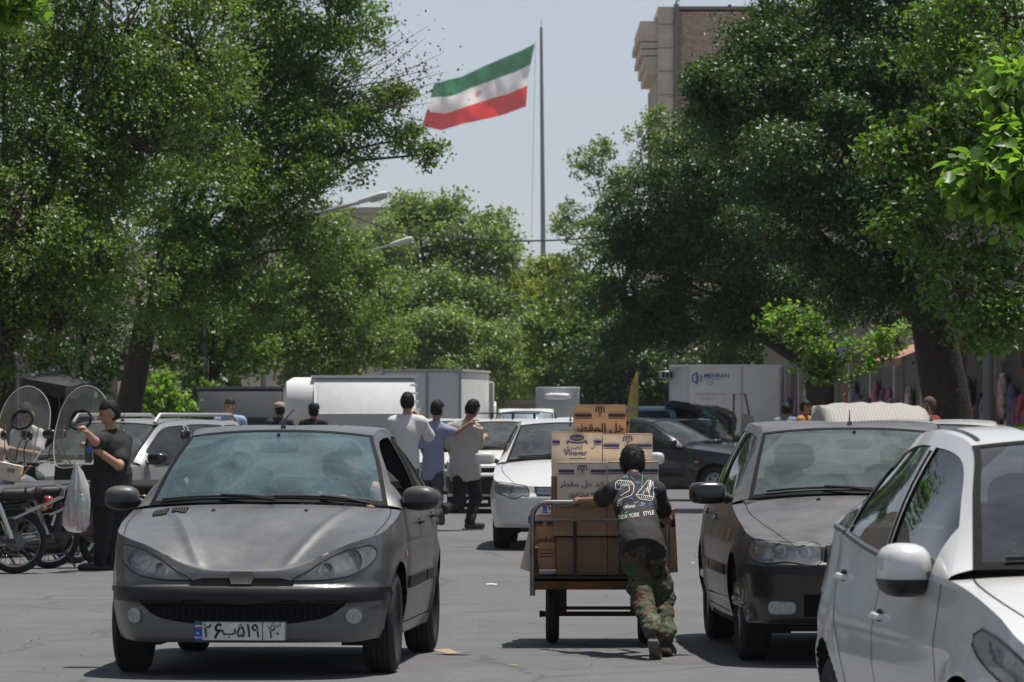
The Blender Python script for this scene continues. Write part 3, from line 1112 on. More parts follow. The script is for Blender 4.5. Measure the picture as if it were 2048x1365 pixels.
FM = [thin_cloth('flag_green', (.02, .20, .085)), thin_cloth('flag_white', (.78, .77, .78)), thin_cloth('flag_red', (.75, .03, .025))]
for k, nm in enumerate(('green_stripe', 'white_stripe', 'red_stripe')):
    g = [[flag_pt(u, lerp(k / 3, (k + 1) / 3, v)) - fo for u in np.linspace(0, 1, 70)] for v in np.linspace(0, 1, 16)]
    st_ = MB().grid(g).build(nm, FM[k], fl, weld=.001)
    if k == 1:
        em = MB()

        def arc(cx, cy, r0, a0, a1, w0, w1):
            n = 14
            P = [[], []]
            for i in range(n):
                a = lerp(a0, a1, i / (n - 1))
                w = lerp(w0, w1, abs(i / (n - 1) - .5) * 2)
                for q, sg in ((0, -1), (1, 1)):
                    rr = r0 + sg * w
                    P[q].append(flag_pt(cx + rr * math.cos(a) * .62, cy + rr * math.sin(a)) - fo + Vector((0, -.25, 0)))
            em.grid(P)
        cu, cv = .50, .50
        arc(cu - .022, cv - .005, .05, -2.4, 2.0, .006, .0015) if False else None
        arc(cu + .012, cv, .060, 1.9, 4.5, .009, .002)
        arc(cu - .012, cv, .060, -1.35, 1.25, .009, .002)
        arc(cu + .016, cv + .005, .034, 1.8, 4.6, .007, .002)
        arc(cu - .016, cv + .005, .034, -1.4, 1.4, .007, .002)
        em.grid([[flag_pt(cu - .004, v) - fo + Vector((0, -.26, 0)) for v in np.linspace(cv - .05, cv + .06, 8)], [flag_pt(cu + .004, v) - fo + Vector((0, -.26, 0)) for v in np.linspace(cv - .05, cv + .06, 8)]])
        em.build('emblem', FM[2], st_)

# --- yellow feather banner
bn = thing('feather_banner', 'narrow yellow feather banner with pink lettering at the end of the market', 'banner', tuple(at(1262, 832, 90) - Vector((0, 0, CAMH))))
bo_ = at(1262, 832, 90) - Vector((0, 0, CAMH))
cols = []
for (yy, xa, xb) in ((742, 1273, 1275), (755, 1268, 1276), (775, 1261, 1276), (800, 1256, 1276), (830, 1254, 1275), (845, 1254, 1275)):
    cols.append([at(xa, yy, 90) - bo_, at((xa + xb) / 2, yy, 89.95) - bo_, at(xb, yy, 90) - bo_])
MB().grid(cols).build('cloth', mat('banner_yellow', (.50, .42, .09), .7, color2=(.42, .40, .16), vscale=3), bn)
MB().tube([at(1276, 742, 90.02) - bo_, at(1276, 832, 90.02) - bo_ - Vector((0, 0, CAMH - .1))], .012, 6).build('mast', mat('banner_mast', (.2, .2, .2), .5), bn)
for t_, yy, m_ in (('\uFEB1\uFE8E\uFEDE', 768, 0), ('\uFE91\uFE8E\uFEAE', 792, 0), ('\uFEB1\uFE8E', 816, 1)):
    v, f = text_geo(t_, .11)
    p = at(1266, yy, 89.9) - bo_
    MB().add([(q[0] + p.x, p.y, q[2] + p.z) for q in v], f).build('lettering', [mat('banner_pink', (.55, .06, .14), .7), mat('banner_blue', (.10, .10, .32), .7)][m_], bn, smooth=False)
# ---------------------------------------------------------------- trees
def leaf_mat(name, dark, light, rough=0.42, trans=0.35, tcol=None):
    if name in MATS:
        return MATS[name]
    m = bpy.data.materials.new(name)
    m.use_nodes = True
    n, l = m.node_tree.nodes, m.node_tree.links
    b = n['Principled BSDF']
    b.inputs['Roughness'].default_value = rough
    b.inputs['Specular IOR Level'].default_value = 0.6
    g = n.new('ShaderNodeNewGeometry')
    mx = n.new('ShaderNodeMix')
    mx.data_type = 'RGBA'
    mx.inputs['A'].default_value = (*dark, 1)
    mx.inputs['B'].default_value = (*light, 1)
    l.new(g.outputs['Random Per Island'], mx.inputs['Factor'])
    l.new(mx.outputs['Result'], b.inputs['Base Color'])
    tl = n.new('ShaderNodeBsdfTranslucent')
    m2 = n.new('ShaderNodeMix')
    m2.data_type = 'RGBA'
    m2.blend_type = 'MULTIPLY'
    m2.inputs['Factor'].default_value = 1.0
    l.new(mx.outputs['Result'], m2.inputs['A'])
    m2.inputs['B'].default_value = (*(tcol or (1.7, 2.0, 0.7)), 1)
    l.new(m2.outputs['Result'], tl.inputs[0])
    ms = n.new('ShaderNodeMixShader')
    ms.inputs[0].default_value = trans
    l.new(b.outputs[0], ms.inputs[1])
    l.new(tl.outputs[0], ms.inputs[2])
    l.new(ms.outputs[0], n['Material Output'].inputs[0])
    MATS[name] = m
    return m


DENS = 1.2
LEAF_DARK = leaf_mat('leaf_dark', (.020, .056, .012), (.075, .140, .030), trans=.30)
LEAF_MID = leaf_mat('leaf_mid', (.044, .100, .016), (.145, .230, .040), trans=.40)
LEAF_WARM = leaf_mat('leaf_warm', (.050, .100, .020), (.165, .235, .050), trans=.38)
LEAF_OLIVE = leaf_mat('leaf_olive', (.080, .130, .030), (.180, .240, .065), trans=.42)
LEAF_HAZE = leaf_mat('leaf_haze', (.110, .165, .060), (.240, .295, .120), trans=.42)  # distance haze is put into this paler leaf colour
LEAF_YELLOW = leaf_mat('leaf_yellow', (.120, .160, .024), (.270, .280, .050), trans=.42)
LEAF_BRIGHT = leaf_mat('leaf_bright', (.085, .170, .028), (.210, .310, .065), trans=.5)
LEAF_BROWN = leaf_mat('leaf_brown', (.075, .036, .022), (.16, .080, .045), rough=.6, trans=.2, tcol=(1.4, 1.1, .9))
BARK = mat('bark', (.045, .036, .028), .9, var=.35, vscale=14, bump=.8, bscale=30)
TWIG = mat('twig', (.085, .062, .045), .85, var=.3, vscale=6)


def leaves(rng, C, Nn, size, spread=0.9, folded=0.25, droop=0.5, six=False):
    """C: positions, Nn: outward directions; returns verts, tris for diamond leaves folded on the midrib"""
    n = len(C)
    up = np.array([0, 0, 1.0])
    nr = Nn * 0.40 + up * 0.50 + rng.normal(0, spread * .75, (n, 3))
    nr /= np.linalg.norm(nr, axis=1)[:, None] + 1e-9
    d = Nn * .6 + rng.normal(0, .8, (n, 3)) - up * droop
    d -= nr * np.sum(d * nr, axis=1)[:, None]
    d /= np.linalg.norm(d, axis=1)[:, None] + 1e-9
    s = np.cross(nr, d)
    L = size * rng.uniform(.65, 1.3, n)[:, None]
    Wd = L * rng.uniform(.26, .40, n)[:, None]
    fold = nr * Wd * folded
    if six:
        V = np.stack([C - d * L * .5, C - s * Wd + fold - d * L * .2, C - s * Wd * .75 + fold * .6 + d * L * .16, C + d * L * .5 - nr * L * .15, C + s * Wd * .75 + fold * .6 + d * L * .16, C + s * Wd + fold - d * L * .2], 1).reshape(-1, 3)
        base = np.arange(n)[:, None] * 6
        T = np.concatenate([base + np.array([q]) for q in ([0, 2, 1], [0, 3, 2], [0, 4, 3], [0, 5, 4])], 1).reshape(-1, 3)
        return V, T
    V = np.stack([C - d * L * .5, C - s * Wd + fold - d * L * .05, C + d * L * .5 - nr * L * .12, C + s * Wd + fold - d * L * .05], 1).reshape(-1, 3)
    base = np.arange(n)[:, None] * 4
    T = np.concatenate([base + np.array([[0, 2, 1]]), base + np.array([[0, 3, 2]])], 1).reshape(-1, 3)
    return V, T


def tri_mesh(name, V, T, m):
    me = bpy.data.meshes.new(name)
    me.vertices.add(len(V))
    me.vertices.foreach_set('co', V.astype(np.float32).ravel())
    me.loops.add(len(T) * 3)
    me.loops.foreach_set('vertex_index', T.astype(np.int32).ravel())
    me.polygons.add(len(T))
    me.polygons.foreach_set('loop_start', np.arange(0, len(T) * 3, 3, dtype=np.int32))
    me.polygons.foreach_set('loop_total', np.full(len(T), 3, dtype=np.int32))
    me.update(calc_edges=True)
    me.materials.append(m)
    return me


def gaps(P, f, seed):
    """cheap smooth noise in -1..1"""
    q = P * f + seed * 7.3
    return (np.sin(q[:, 0] * 1.7 + np.sin(q[:, 1] * 1.3 + q[:, 2])) + np.sin(q[:, 1] * 2.1 + np.sin(q[:, 2] * 1.9 + q[:, 0] * .7)) + np.sin(q[:, 2] * 2.3 + np.sin(q[:, 0] * 1.1 + 1.3))) / 3


def lobe_clumps(rng, c, r, per_m2, sub=None):
    """clump centres on the upper shells of small sub-lobes that make up one bough"""
    rm = float(np.mean(r))
    ns = int(np.clip(9 + rm * 6, 8, 20))
    d = rng.normal(0, 1, (ns, 3))
    d /= np.linalg.norm(d, axis=1)[:, None]
    sc = c + d * r * rng.uniform(.55, .88, (ns, 1))
    sr = rm * rng.uniform(.24, .50, ns)
    P, N = [], []
    for q, rr in zip(sc, sr):
        n = max(4, int(4 * math.pi * rr * rr * per_m2))
        e = rng.normal(0, 1, (n, 3)) + np.array([0, -.15, .55]) + (q - c) / rm * .5
        e /= np.linalg.norm(e, axis=1)[:, None]
        rad = rr * (.80 + .27 * rng.uniform(0, 1, n)) * (1 + .18 * gaps(e * 2.5, 1.0, float(q[0]) * 3))
        p = q + e * rad[:, None] * np.array([1.1, 1.1, .8])
        P.append(p)
        N.append(e)
    # thin fill inside so that the far side does not show everywhere
    n = int(4 * math.pi * rm * rm * per_m2 * .14)
    e = rng.normal(0, 1, (n, 3))
    e /= np.linalg.norm(e, axis=1)[:, None]
    P.append(c + e * r * rng.uniform(.2, .75, (n, 1)))
    N.append(e)
    P, N = np.concatenate(P), np.concatenate(N)
    keep = ((P - c)[:, 1] < r[1] * .3) | (rng.uniform(0, 1, len(P)) < .3)      # thin out the side away from the street view
    return P[keep], N[keep]


def make_tree(name, label, d, trunk_px, lobes, leafm, size=.085, per_m2=7.0, per_clump=26, clump_r=.15, gap=-.45, seed=1, trunk_r=.2, base=None, group='street trees', dry=None, depth=1.0, twigs=7, lean=None, trunk_top=None, six=False, shoots=5, slope=.4):
    """lobes: (px, py, r px[, extra depth m[, vertical ratio]]) in photo pixels at the tree's own distance"""
    rng = np.random.default_rng(seed)
    s = F / d
    bx = (trunk_px - 1024) / s
    base = Vector(base) if base else Vector((bx, d, 0))
    root = thing(name, label, 'tree', base, 0, group)
    L = []
    lo_py, hi_py = max(q[1] for q in lobes), min(q[1] for q in lobes)
    span = (lo_py - hi_py) / s
    for q in lobes:
        p = at(q[0], q[1], d)
        r = q[2] / s
        hrel = (lo_py - q[1]) / max(1.0, lo_py - hi_py)
        dy = q[3] if len(q) > 3 else rng.uniform(-.35, .35) * r + (hrel - .5) * span * slope
        vr = q[4] if len(q) > 4 else .92
        L.append((np.array([p.x - base.x, p.y - base.y + dy, p.z]), np.array([r, r * depth, r * vr])))
    Cs, Ns = [], []
    tw = MB()
    for k, (c, r) in enumerate(L):
        P, dn = lobe_clumps(rng, c, r, per_m2 * DENS)
        keep = gaps(P, 1.6 / max(.6, r[0]), k + seed) > gap
        keep &= P[:, 2] > .3
        P, dn = P[keep], dn[keep]
        m = per_clump
        clump_k = clump_r * .66
        off = rng.normal(0, 1, (len(P), m, 3)) * np.array([clump_k, clump_k, clump_k * .6])
        # clumps trail along a little twig
        ax = dn + rng.normal(0, .5, dn.shape)
        ax /= np.linalg.norm(ax, axis=1)[:, None]
        off += ax[:, None, :] * rng.uniform(-1.2, 1.0, (len(P), m, 1)) * clump_k * 1.2
        Cs.append((P[:, None, :] + off).reshape(-1, 3))
        Ns.append(np.repeat(dn, m, axis=0))
        # shoots that break the outline
        for _ in range(int(shoots * 2.2)):
            e = rng.normal(0, 1, 3) + np.array([0, 0, .5])
            e /= np.linalg.norm(e)
            st = c + e * r * rng.uniform(.8, .95)
            dr = e + rng.normal(0, .45, 3) + np.array([0, 0, .25])
            dr /= np.linalg.norm(dr)
            ln = float(np.mean(r)) * rng.uniform(.25, .55)
            nl = int(9 + ln / size * 1.6)
            t = rng.uniform(.1, 1, (nl, 1))
            Cs.append(st + dr * ln * t + np.array([0, 0, -.12]) * ln * t * t + rng.normal(0, size * .55, (nl, 3)))
            Ns.append(np.repeat(dr[None], nl, axis=0))
            tw.tube([Vector(st - dr * ln * .4), Vector(st + dr * ln * .5 - np.array([0, 0, .03]) * ln), Vector(st + dr * ln * 1.02 - np.array([0, 0, .12]) * ln)], [.012, .007, .002], 4, cap=False)
        for i in rng.choice(len(P), min(twigs, len(P)), replace=False):
            a = Vector(c) + Vector(rng.normal(0, .1, 3) * r)
            b = Vector(P[i])
            mid = a.lerp(b, .5) + Vector(rng.normal(0, .08, 3) * r) + Vector((0, 0, .08 * r[2]))
            tw.tube([a, mid, b, b + (b - mid) * .12], [.022, .013, .006, .002], 5, cap=False)
    C, Nn = np.concatenate(Cs), np.concatenate(Ns)
    V, T = leaves(rng, C, Nn, size, six=six)
    crown = link(bpy.data.objects.new('crown', tri_mesh('crown', V, T, leafm)), root)
    tw.build('twig', TWIG, crown, angle=60)['kind'] = 'stuff'
    # trunk with limbs
    t = MB()
    cen = np.mean([c for c, r in L], axis=0)
    fork = Vector(trunk_top) if trunk_top else Vector((cen[0] * .08, cen[1] * .1, max(1.9, min(c[2] for c, r in L) * .95)))
    wob = Vector((rng.normal(0, .08), rng.normal(0, .08), 0))
    t.tube([(0, 0, -.05), (0, 0, .25), Vector((0, 0, 0)).lerp(fork, .5) + wob, fork], [trunk_r * 1.35, trunk_r * 1.05, trunk_r * .92, trunk_r * .8], 12)
    for c, r in L:
        e = Vector(c)
        m1 = fork.lerp(e, .4) + Vector((0, 0, .25 * (e - fork).length * .5)) + Vector(rng.normal(0, .15, 3))
        m2 = fork.lerp(e, .75) + Vector((0, 0, .1 * (e - fork).length)) + Vector(rng.normal(0, .12, 3))
        t.tube([fork - Vector((0, 0, .1)), m1, m2, e], [trunk_r * .34, trunk_r * .2, trunk_r * .12, trunk_r * .06], 7)
    t.build('trunk', BARK, root, angle=60)
    if dry:
        q = at(dry[0], dry[1], d)
        r = dry[2] / s
        P = np.array([q.x - base.x, q.y - base.y, q.z]) + rng.normal(0, 1, (dry[3], 3)) * r * .5
        V, T = leaves(rng, P, rng.normal(0, 1, P.shape), size * .85)
        link(bpy.data.objects.new('dry_leaves', tri_mesh('dry_leaves', V, T, LEAF_BROWN)), root)
        w = MB()
        c0 = Vector(L[0][0])
        for i in range(26):
            b = Vector(P[i])
            a = Vector((q.x - base.x - r * 1.7, 0, q.z - r * .8)) + Vector(rng.normal(0, .25, 3) * r)
            mid = a.lerp(b, .55) + Vector(rng.normal(0, .15, 3) * r)
            w.tube([a, mid, b, b + (b - mid) * .35], [.014, .009, .005, .002], 4, cap=False)
        w.build('bare_twig', TWIG, root, angle=60)['kind'] = 'stuff'
    return root


make_tree('street_tree', 'dense green tree over the parked motorcycles, with pinkish bare twigs among its leaves', 58, -10,
          [(60, 120, 190), (230, 90, 190), (120, 330, 190), (290, 300, 160), (50, 520, 170), (215, 520, 150), (130, 650, 100), (-60, 400, 150), (380, 110, 140), (20, -130, 200), (250, -150, 200), (20, 690, 80)],
          LEAF_WARM, .060, 11.5, 24, seed=3, trunk_r=.22, twigs=30, shoots=6)
make_tree('street_tree', 'tall leafy tree whose drooping tip reaches across in front of the flag', 78, 265,
          [(560, 80, 165), (670, 70, 90), (480, 250, 170), (640, 250, 120), (560, 400, 110), (420, 430, 150), (745, 235, 60), (690, 310, 66), (330, 560, 130), (470, 560, 100), (600, 500, 70), (590, -90, 170), (800, 280, 45), (852, 310, 26), (520, 620, 55), (790, 190, 34)],
          LEAF_MID, .070, 11.5, 24, seed=5, trunk_r=.24, twigs=16, dry=(800, 150, 90, 420))
make_tree('street_tree', 'yellow-green tree with feathery tufts behind the arm of the higher street lamp', 108, 365,
          [(660, 480, 75), (700, 540, 60), (620, 560, 80), (690, 640, 95), (760, 590, 55), (560, 680, 90), (450, 690, 95), (640, 720, 70), (760, 690, 60)],
          LEAF_OLIVE, .095, 7.5, 22, clump_r=.18, seed=8, trunk_r=.24)
make_tree('bushy_shrub', 'bright green shrub beneath the left trees beside the grey canopy truck', 92, 320, [(320, 790, 42), (295, 815, 40), (345, 812, 38)], LEAF_BRIGHT, .10, 9, 22, seed=9, trunk_r=.06, group='shrubs')
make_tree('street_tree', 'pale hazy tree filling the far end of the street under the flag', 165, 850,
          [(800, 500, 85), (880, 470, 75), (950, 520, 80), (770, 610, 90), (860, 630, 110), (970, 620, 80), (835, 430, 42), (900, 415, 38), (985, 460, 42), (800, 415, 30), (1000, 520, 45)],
          LEAF_HAZE, .15, 3.9, 22, clump_r=.28, seed=12, trunk_r=.3)
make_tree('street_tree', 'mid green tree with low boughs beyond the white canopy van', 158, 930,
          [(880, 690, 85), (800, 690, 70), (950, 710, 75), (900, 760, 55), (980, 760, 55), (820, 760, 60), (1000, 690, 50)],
          LEAF_HAZE, .13, 5.2, 22, clump_r=.22, seed=13, trunk_r=.25)
make_tree('street_tree', 'yellowish tree standing in front of the foot of the flagpole', 185, 1085,
          [(1085, 565, 55), (1050, 600, 60), (1130, 600, 65), (1090, 660, 75), (1040, 680, 60), (1150, 680, 70), (1090, 740, 70), (1110, 540, 30)],
          LEAF_YELLOW, .17, 3.2, 22, clump_r=.3, seed=14, trunk_r=.3)
make_tree('street_tree', 'thin sparse tree with see-through top beside the flagpole', 157.3, 1250,
          [(1200, 420, 50), (1175, 330, 34), (1205, 300, 26), (1160, 500, 55), (1290, 275, 40), (1318, 240, 28), (1265, 370, 55), (1325, 300, 50), (1140, 440, 40), (1130, 560, 45), (1230, 500, 70)],
          LEAF_OLIVE, .12, 2.3, 18, clump_r=.24, gap=-.1, seed=15, trunk_r=.1, twigs=14, shoots=9)
make_tree('street_tree', 'very dark round-crowned tree hanging over the white refrigerated truck', 98, 1640,
          [(1400, 350, 120), (1300, 420, 105), (1460, 450, 130), (1275, 560, 90), (1400, 590, 130), (1310, 650, 66), (1480, 630, 80), (1235, 490, 50), (1370, 290, 60), (1215, 600, 40), (1540, 570, 90), (1240, 690, 40)],
          LEAF_DARK, .071, 16.5, 26, seed=18, trunk_r=.26, gap=-.6, trunk_top=(-.15, 0, 2.5), slope=.05)
make_tree('street_tree', 'big glossy tree with thick trunk between the shop awning and the grey pole', 74, 1882,
          [(1560, 190, 160), (1450, 200, 85), (1700, 120, 180), (1640, 340, 160), (1570, 440, 110), (1750, 480, 140), (1850, 150, 170), (1700, 580, 80), (1630, 40, 130), (1520, 100, 75), (1850, 400, 160), (1400, 170, 35), (1760, -100, 180), (1820, 620, 70)],
          LEAF_DARK, .071, 14.5, 26, seed=21, trunk_r=.42, gap=-.5, slope=.3)
make_tree('street_tree', 'light leafy tree with one thin stem in front of the shop awning', 88, 1655,
          [(1650, 670, 62), (1590, 660, 42), (1700, 720, 45), (1620, 740, 40), (1560, 640, 26), (1800, 690, 50), (1680, 620, 40)],
          LEAF_BRIGHT, .11, 3.6, 18, seed=22, trunk_r=.14, gap=-.1)
make_tree('street_tree', 'green tree leaning out over the parked white cars, its trunk behind the wooden post', 49, 2230,
          [(1900, 330, 140), (1985, 200, 160), (1850, 470, 90), (2000, 440, 150), (1900, 580, 80), (2010, 600, 90), (2040, 50, 170), (1930, 90, 130), (1800, 300, 70), (1960, 660, 60)],
          LEAF_MID, .072, 11, 24, seed=25, trunk_r=.25, gap=-.5)
make_tree('street_tree', 'plane tree putting out large pale sunlit leaves above the white hatchback', 31, 2500,
          [(2010, 340, 60), (1960, 380, 38), (2040, 260, 40), (2060, 380, 70), (2035, 180, 25), (2110, 300, 90), (2200, 330, 120), (2350, 250, 180), (2500, 150, 250)],
          LEAF_BRIGHT, .12, 6, 11, clump_r=.13, seed=27, trunk_r=.2, gap=-.1, twigs=9, six=True, shoots=9)
make_tree('street_tree', 'tree dangling a bunch of large bright leaves into the top corner over the motorcycles', 28, -1250,
          [(15, 0, 36), (45, 15, 22), (-40, -30, 60), (-200, -80, 120), (-500, -150, 200), (-900, -100, 300), (-1200, -200, 330)],
          LEAF_BRIGHT, .085, 16, 10, clump_r=.09, seed=29, trunk_r=.2, gap=-.3, twigs=9, six=True)
make_tree('street_tree', 'tall lime-green tree filling the gaps behind the left trees', 122, -150,
          [(60, 60, 150), (260, 60, 150), (450, 80, 130), (600, 120, 110), (150, 260, 150), (350, 280, 140), (530, 330, 110), (60, 460, 130), (240, 480, 130), (420, 540, 110), (120, 640, 90)],
          LEAF_OLIVE, .15, 1.5, 20, clump_r=.25, seed=33, trunk_r=.3)
make_tree('street_tree', 'tall green tree filling the gaps behind the right trees', 112, 1800,
          [(1560, 200, 120), (1750, 120, 150), (1900, 250, 150), (1700, 380, 130), (1850, 500, 120), (1990, 420, 120), (1990, 90, 150), (1640, 60, 110)],
          LEAF_MID, .14, 1.8, 20, clump_r=.22, seed=34, trunk_r=.3)
for (X, d_, sd, lab) in ((-7.4, 36, 51, 'street tree standing on the left pavement nearer than the motorcycles'), (-7.8, 19, 52, 'street tree on the left pavement opposite the white hatchback')):
    px_ = 1024 + X * F / d_
    q_ = F / d_
    make_tree('street_tree', lab, d_, px_, [(px_ + a * q_, YH - (z_ - CAMH) * q_, r_ * q_) for a, z_, r_ in ((0, 5.2, 1.5), (-1.3, 4.6, 1.4), (1.1, 4.4, 1.3), (0, 3.4, 1.3), (-.6, 6.4, 1.3), (.7, 6.2, 1.2))],
              LEAF_MID, .16, 2.2, 20, clump_r=.25, seed=sd, trunk_r=.2, twigs=3)
# rows that close the far end of the street
k = 0
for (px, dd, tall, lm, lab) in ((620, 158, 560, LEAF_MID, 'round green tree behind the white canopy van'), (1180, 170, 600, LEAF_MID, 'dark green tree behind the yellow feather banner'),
                                (1262, 158, 690, LEAF_DARK, 'shadowy low tree behind the loaded blue pickup'), (1000, 240, 640, LEAF_HAZE, 'distant pale tree at the end of the street behind the low wall'),
                                (420, 100, 560, LEAF_MID, 'green tree behind the grey canopy truck'), (1500, 172, 600, LEAF_DARK, 'dark tree behind the refrigerated truck'),
                                (150, 92, 560, LEAF_DARK, 'dark tree behind the black motorcycle canopy')):
    k += 1
    rr = 62
    make_tree('street_tree', lab, dd, px, [(px, tall, rr), (px - 60, tall + 50, rr), (px + 60, tall + 55, rr), (px, tall + 110, rr + 10), (px - 70, tall + 140, rr - 8), (px + 70, tall + 150, rr - 8), (px, 780, 55)],
              lm, .10 * dd / 100 + .02, 5.5 * (100 / dd) ** 1.4, 22, clump_r=.16 * dd / 100, seed=40 + k, trunk_r=.22, group='trees closing the street')
# ---------------------------------------------------------------- cars
def coons(bot, top, left, right):
    """bot, top: n points along u; left, right: m points along v"""
    n, m = len(bot), len(left)
    bot, top, left, right = [np.asarray(a, float) for a in (bot, top, left, right)]
    u = np.linspace(0, 1, n)[None, :, None]
    v = np.linspace(0, 1, m)[:, None, None]
    G = (1 - v) * bot[None] + v * top[None] + (1 - u) * left[:, None] + u * right[:, None]
    G -= (1 - u) * (1 - v) * bot[0] + u * (1 - v) * bot[-1] + (1 - u) * v * top[0] + u * v * top[-1]
    return G


def smooth_prof(pr, w=0.012):
    z = np.linspace(0, 1.6, 641)
    pz = [p[0] for p in pr]
    pi = [p[1] for p in pr]
    y = np.interp(z, pz, pi)
    k = max(1, int(w / 0.0025))
    ker = np.ones(2 * k + 1) / (2 * k + 1)
    y = np.convolve(np.pad(y, k, mode='edge'), ker, 'valid')
    return lambda q: np.interp(q, z, y)


class Body:
    """surface of a car body; local frame: front at y=0 looking to -y, x sideways, z up"""

    def __init__(s, sp):
        s.sp = sp
        NC = sp.get('nc', 120)
        NR = sp.get('nr', 24)
        dens = lambda o: np.where(o[:, 1] < 1.0, 1.7, 1.0)
        o = resample(sp['outline'], NC, weight=dens)
        T = np.gradient(o[:, :2], axis=0)
        T /= np.linalg.norm(T, axis=1)[:, None]
        T[0] = (1, 0)
        T[-1] = (-1, 0)
        N = np.stack([T[:, 1], -T[:, 0]], 1)
        fp, sd, rp = [smooth_prof(sp[k]) for k in ('front', 'side', 'rear')]
        wf, wr, ws = np.clip(-N[:, 1], 0, 1) ** 2, np.clip(N[:, 1], 0, 1) ** 2, N[:, 0] ** 2
        v = np.linspace(0, 1, NR)
        W = np.zeros((NR, NC, 3))
        for i in range(NR):
            z = lerp(o[:, 3], o[:, 2], v[i])
            ins = wf * fp(z) + wr * rp(z) + ws * sd(z)
            W[i, :, :2] = o[:, :2] - N * ins[:, None]
            W[i, :, 2] = z
        W[:, 0, 0] = 0
        W[:, -1, 0] = 0
        W[:, :, 0] = np.maximum(W[:, :, 0], 0)
        # flared lips round the wheels
        for wy, wR in sp['arches']:
            d = np.hypot(W[:, :, 1] - wy, W[:, :, 2] - sp['wheel_r'])
            fl = np.exp(-((d - wR) / 0.05) ** 2) * 0.016 * (W[:, :, 0] > 0.55)
            W[:, :, 0] += fl
        top = W[-1]
        k1 = int(np.argmin(np.abs(N[:, 0] - sp.get('corner_n', 0.78)) + (o[:, 1] > 1.2) * 9))
        k2 = int(np.argmin(np.abs(o[:, 1] - sp['cowl_y']) + (o[:, 0] < 0.3) * 9))
        k3 = int(np.argmin(np.abs(o[:, 1] - sp['deck_y']) + (o[:, 0] < 0.3) * 9))
        k4 = int(np.argmin(np.abs(N[:, 0] - 0.72) + (o[:, 1] < 2) * 9))
        k4 = max(k4, k3 + 2)
        s.W, s.top, s.k = W, top, (k1, k2, k3, k4)
        # hood
        xs, ys, zs = top[k2]
        nU, nV = k1 + 1, k2 - k1 + 1
        cy, cz = sp['cowl_c']
        u = np.linspace(0, 1, nU)
        back = np.stack([u * xs, cy + (ys - cy) * u ** 2.2, cz + (zs - cz) * u ** 2.6], 1)
        vv = np.linspace(0, 1, nV)
        f0 = top[0]
        cen = np.stack([0 * vv, lerp(f0[1], cy, vv), f0[2] + (cz - f0[2]) * (1 - (1 - vv) ** sp.get('hood_p', 1.7))], 1)
        s.hood = coons(top[:k1 + 1], back, cen, top[k1:k2 + 1])
        if sp.get('crease'):
            cx0, cx1, amp = sp['crease']
            for i in range(nV):
                t = i / (nV - 1)
                xc = lerp(cx0, cx1, t)
                q = s.hood[i, :, 0] - xc
                env = max(0.0, math.sin(math.pi * t)) ** 0.5 * min(1.0, i / 4)
                s.hood[i, :, 2] += amp * env * np.exp(-(q / 0.035) ** 2) - amp * 0.5 * env * np.clip(-q / 0.2, 0, 1)
        # deck / tailgate ledge
        xs, ys, zs = top[k3]
        nU, nV = len(top) - k4, k4 - k3 + 1
        dy, dz = sp['deck_c']
        u = np.linspace(0, 1, nU)
        fr = np.stack([u * xs, dy + (ys - dy) * u ** 2.2, dz + (zs - dz) * u ** 2.6], 1)
        rb = top[k4:][::-1]
        vv = np.linspace(0, 1, nV)
        r0 = top[-1]
        cen = np.stack([0 * vv, lerp(r0[1], dy, vv), r0[2] + (dz - r0[2]) * (1 - (1 - vv) ** 1.7)], 1)
        s.deck = coons(rb, fr, cen, top[k3:k4 + 1][::-1])
        s.back, s.dfr = back, fr
        # greenhouse curves
        s.up = resample(sp['upper'], 90)          # A base .. roof .. C base
        belt = top[k2:k3 + 1]
        s.belt = lambda y: np.stack([np.interp(y, belt[:, 1], belt[:, 0]), y, np.interp(y, belt[:, 1], belt[:, 2])], -1)
        s.upc = lambda y: np.stack([np.interp(y, s.up[:, 1], s.up[:, 0]), y, np.interp(y, s.up[:, 1], s.up[:, 2])], -1)

    def side(s, y, w):
        y, w = np.broadcast_arrays(np.asarray(y, float), np.asarray(w, float))
        a, b = s.belt(y), s.upc(y)
        p = a + (b - a) * w[..., None]
        p[..., 0] += 0.022 * np.sin(np.pi * w)
        return p

    def edges(s):
        """header, rear header and base curves from the centre to the side"""
        sp = s.sp
        n = 17
        u = np.linspace(0, 1, n)

        def cross(side, cen, p=2.0, q=2.4):
            return np.stack([u * side[0], cen[0] + (side[1] - cen[0]) * u ** p, cen[1] + (side[2] - cen[1]) * u ** q], 1)
        hi = int(np.argmin(np.abs(s.up[:, 1] - sp['header'][0])))
        ri = int(np.argmin(np.abs(s.up[:, 1] - sp['rheader'][0])))
        hd = cross(s.up[hi], sp['header_c'])
        rh = cross(s.up[ri], sp['rheader_c'])
        wb = cross(s.up[0], (sp['cowl_c'][0] + 0.03, sp['cowl_c'][1] + 0.012), 2.2, 2.6)
        rb = cross(s.up[-1], (sp['deck_c'][0] - 0.02, sp['deck_c'][1] + 0.012), 2.2, 2.6)
        return hd, rh, wb, rb, hi, ri

    def panes(s):
        hd, rh, wb, rb, hi, ri = s.edges()
        m = 21
        pick = lambda a, b: np.stack([np.interp(np.linspace(a, b, m), np.arange(len(s.up)), s.up[:, j]) for j in range(3)], 1)
        z = lambda a, b, bow: np.stack([np.zeros(m), np.linspace(a[1], b[1], m), np.linspace(a[2], b[2], m) + bow * np.sin(np.linspace(0, np.pi, m))], 1)
        ws = coons(wb, hd, z(wb[0], hd[0], 0.03), pick(0, hi))
        roof = coons(hd, rh, z(hd[0], rh[0], s.sp.get('roof_bow', 0.03)), pick(hi, ri))
        rw = coons(rb, rh, z(rb[0], rh[0], 0.02), pick(len(s.up) - 1, ri))
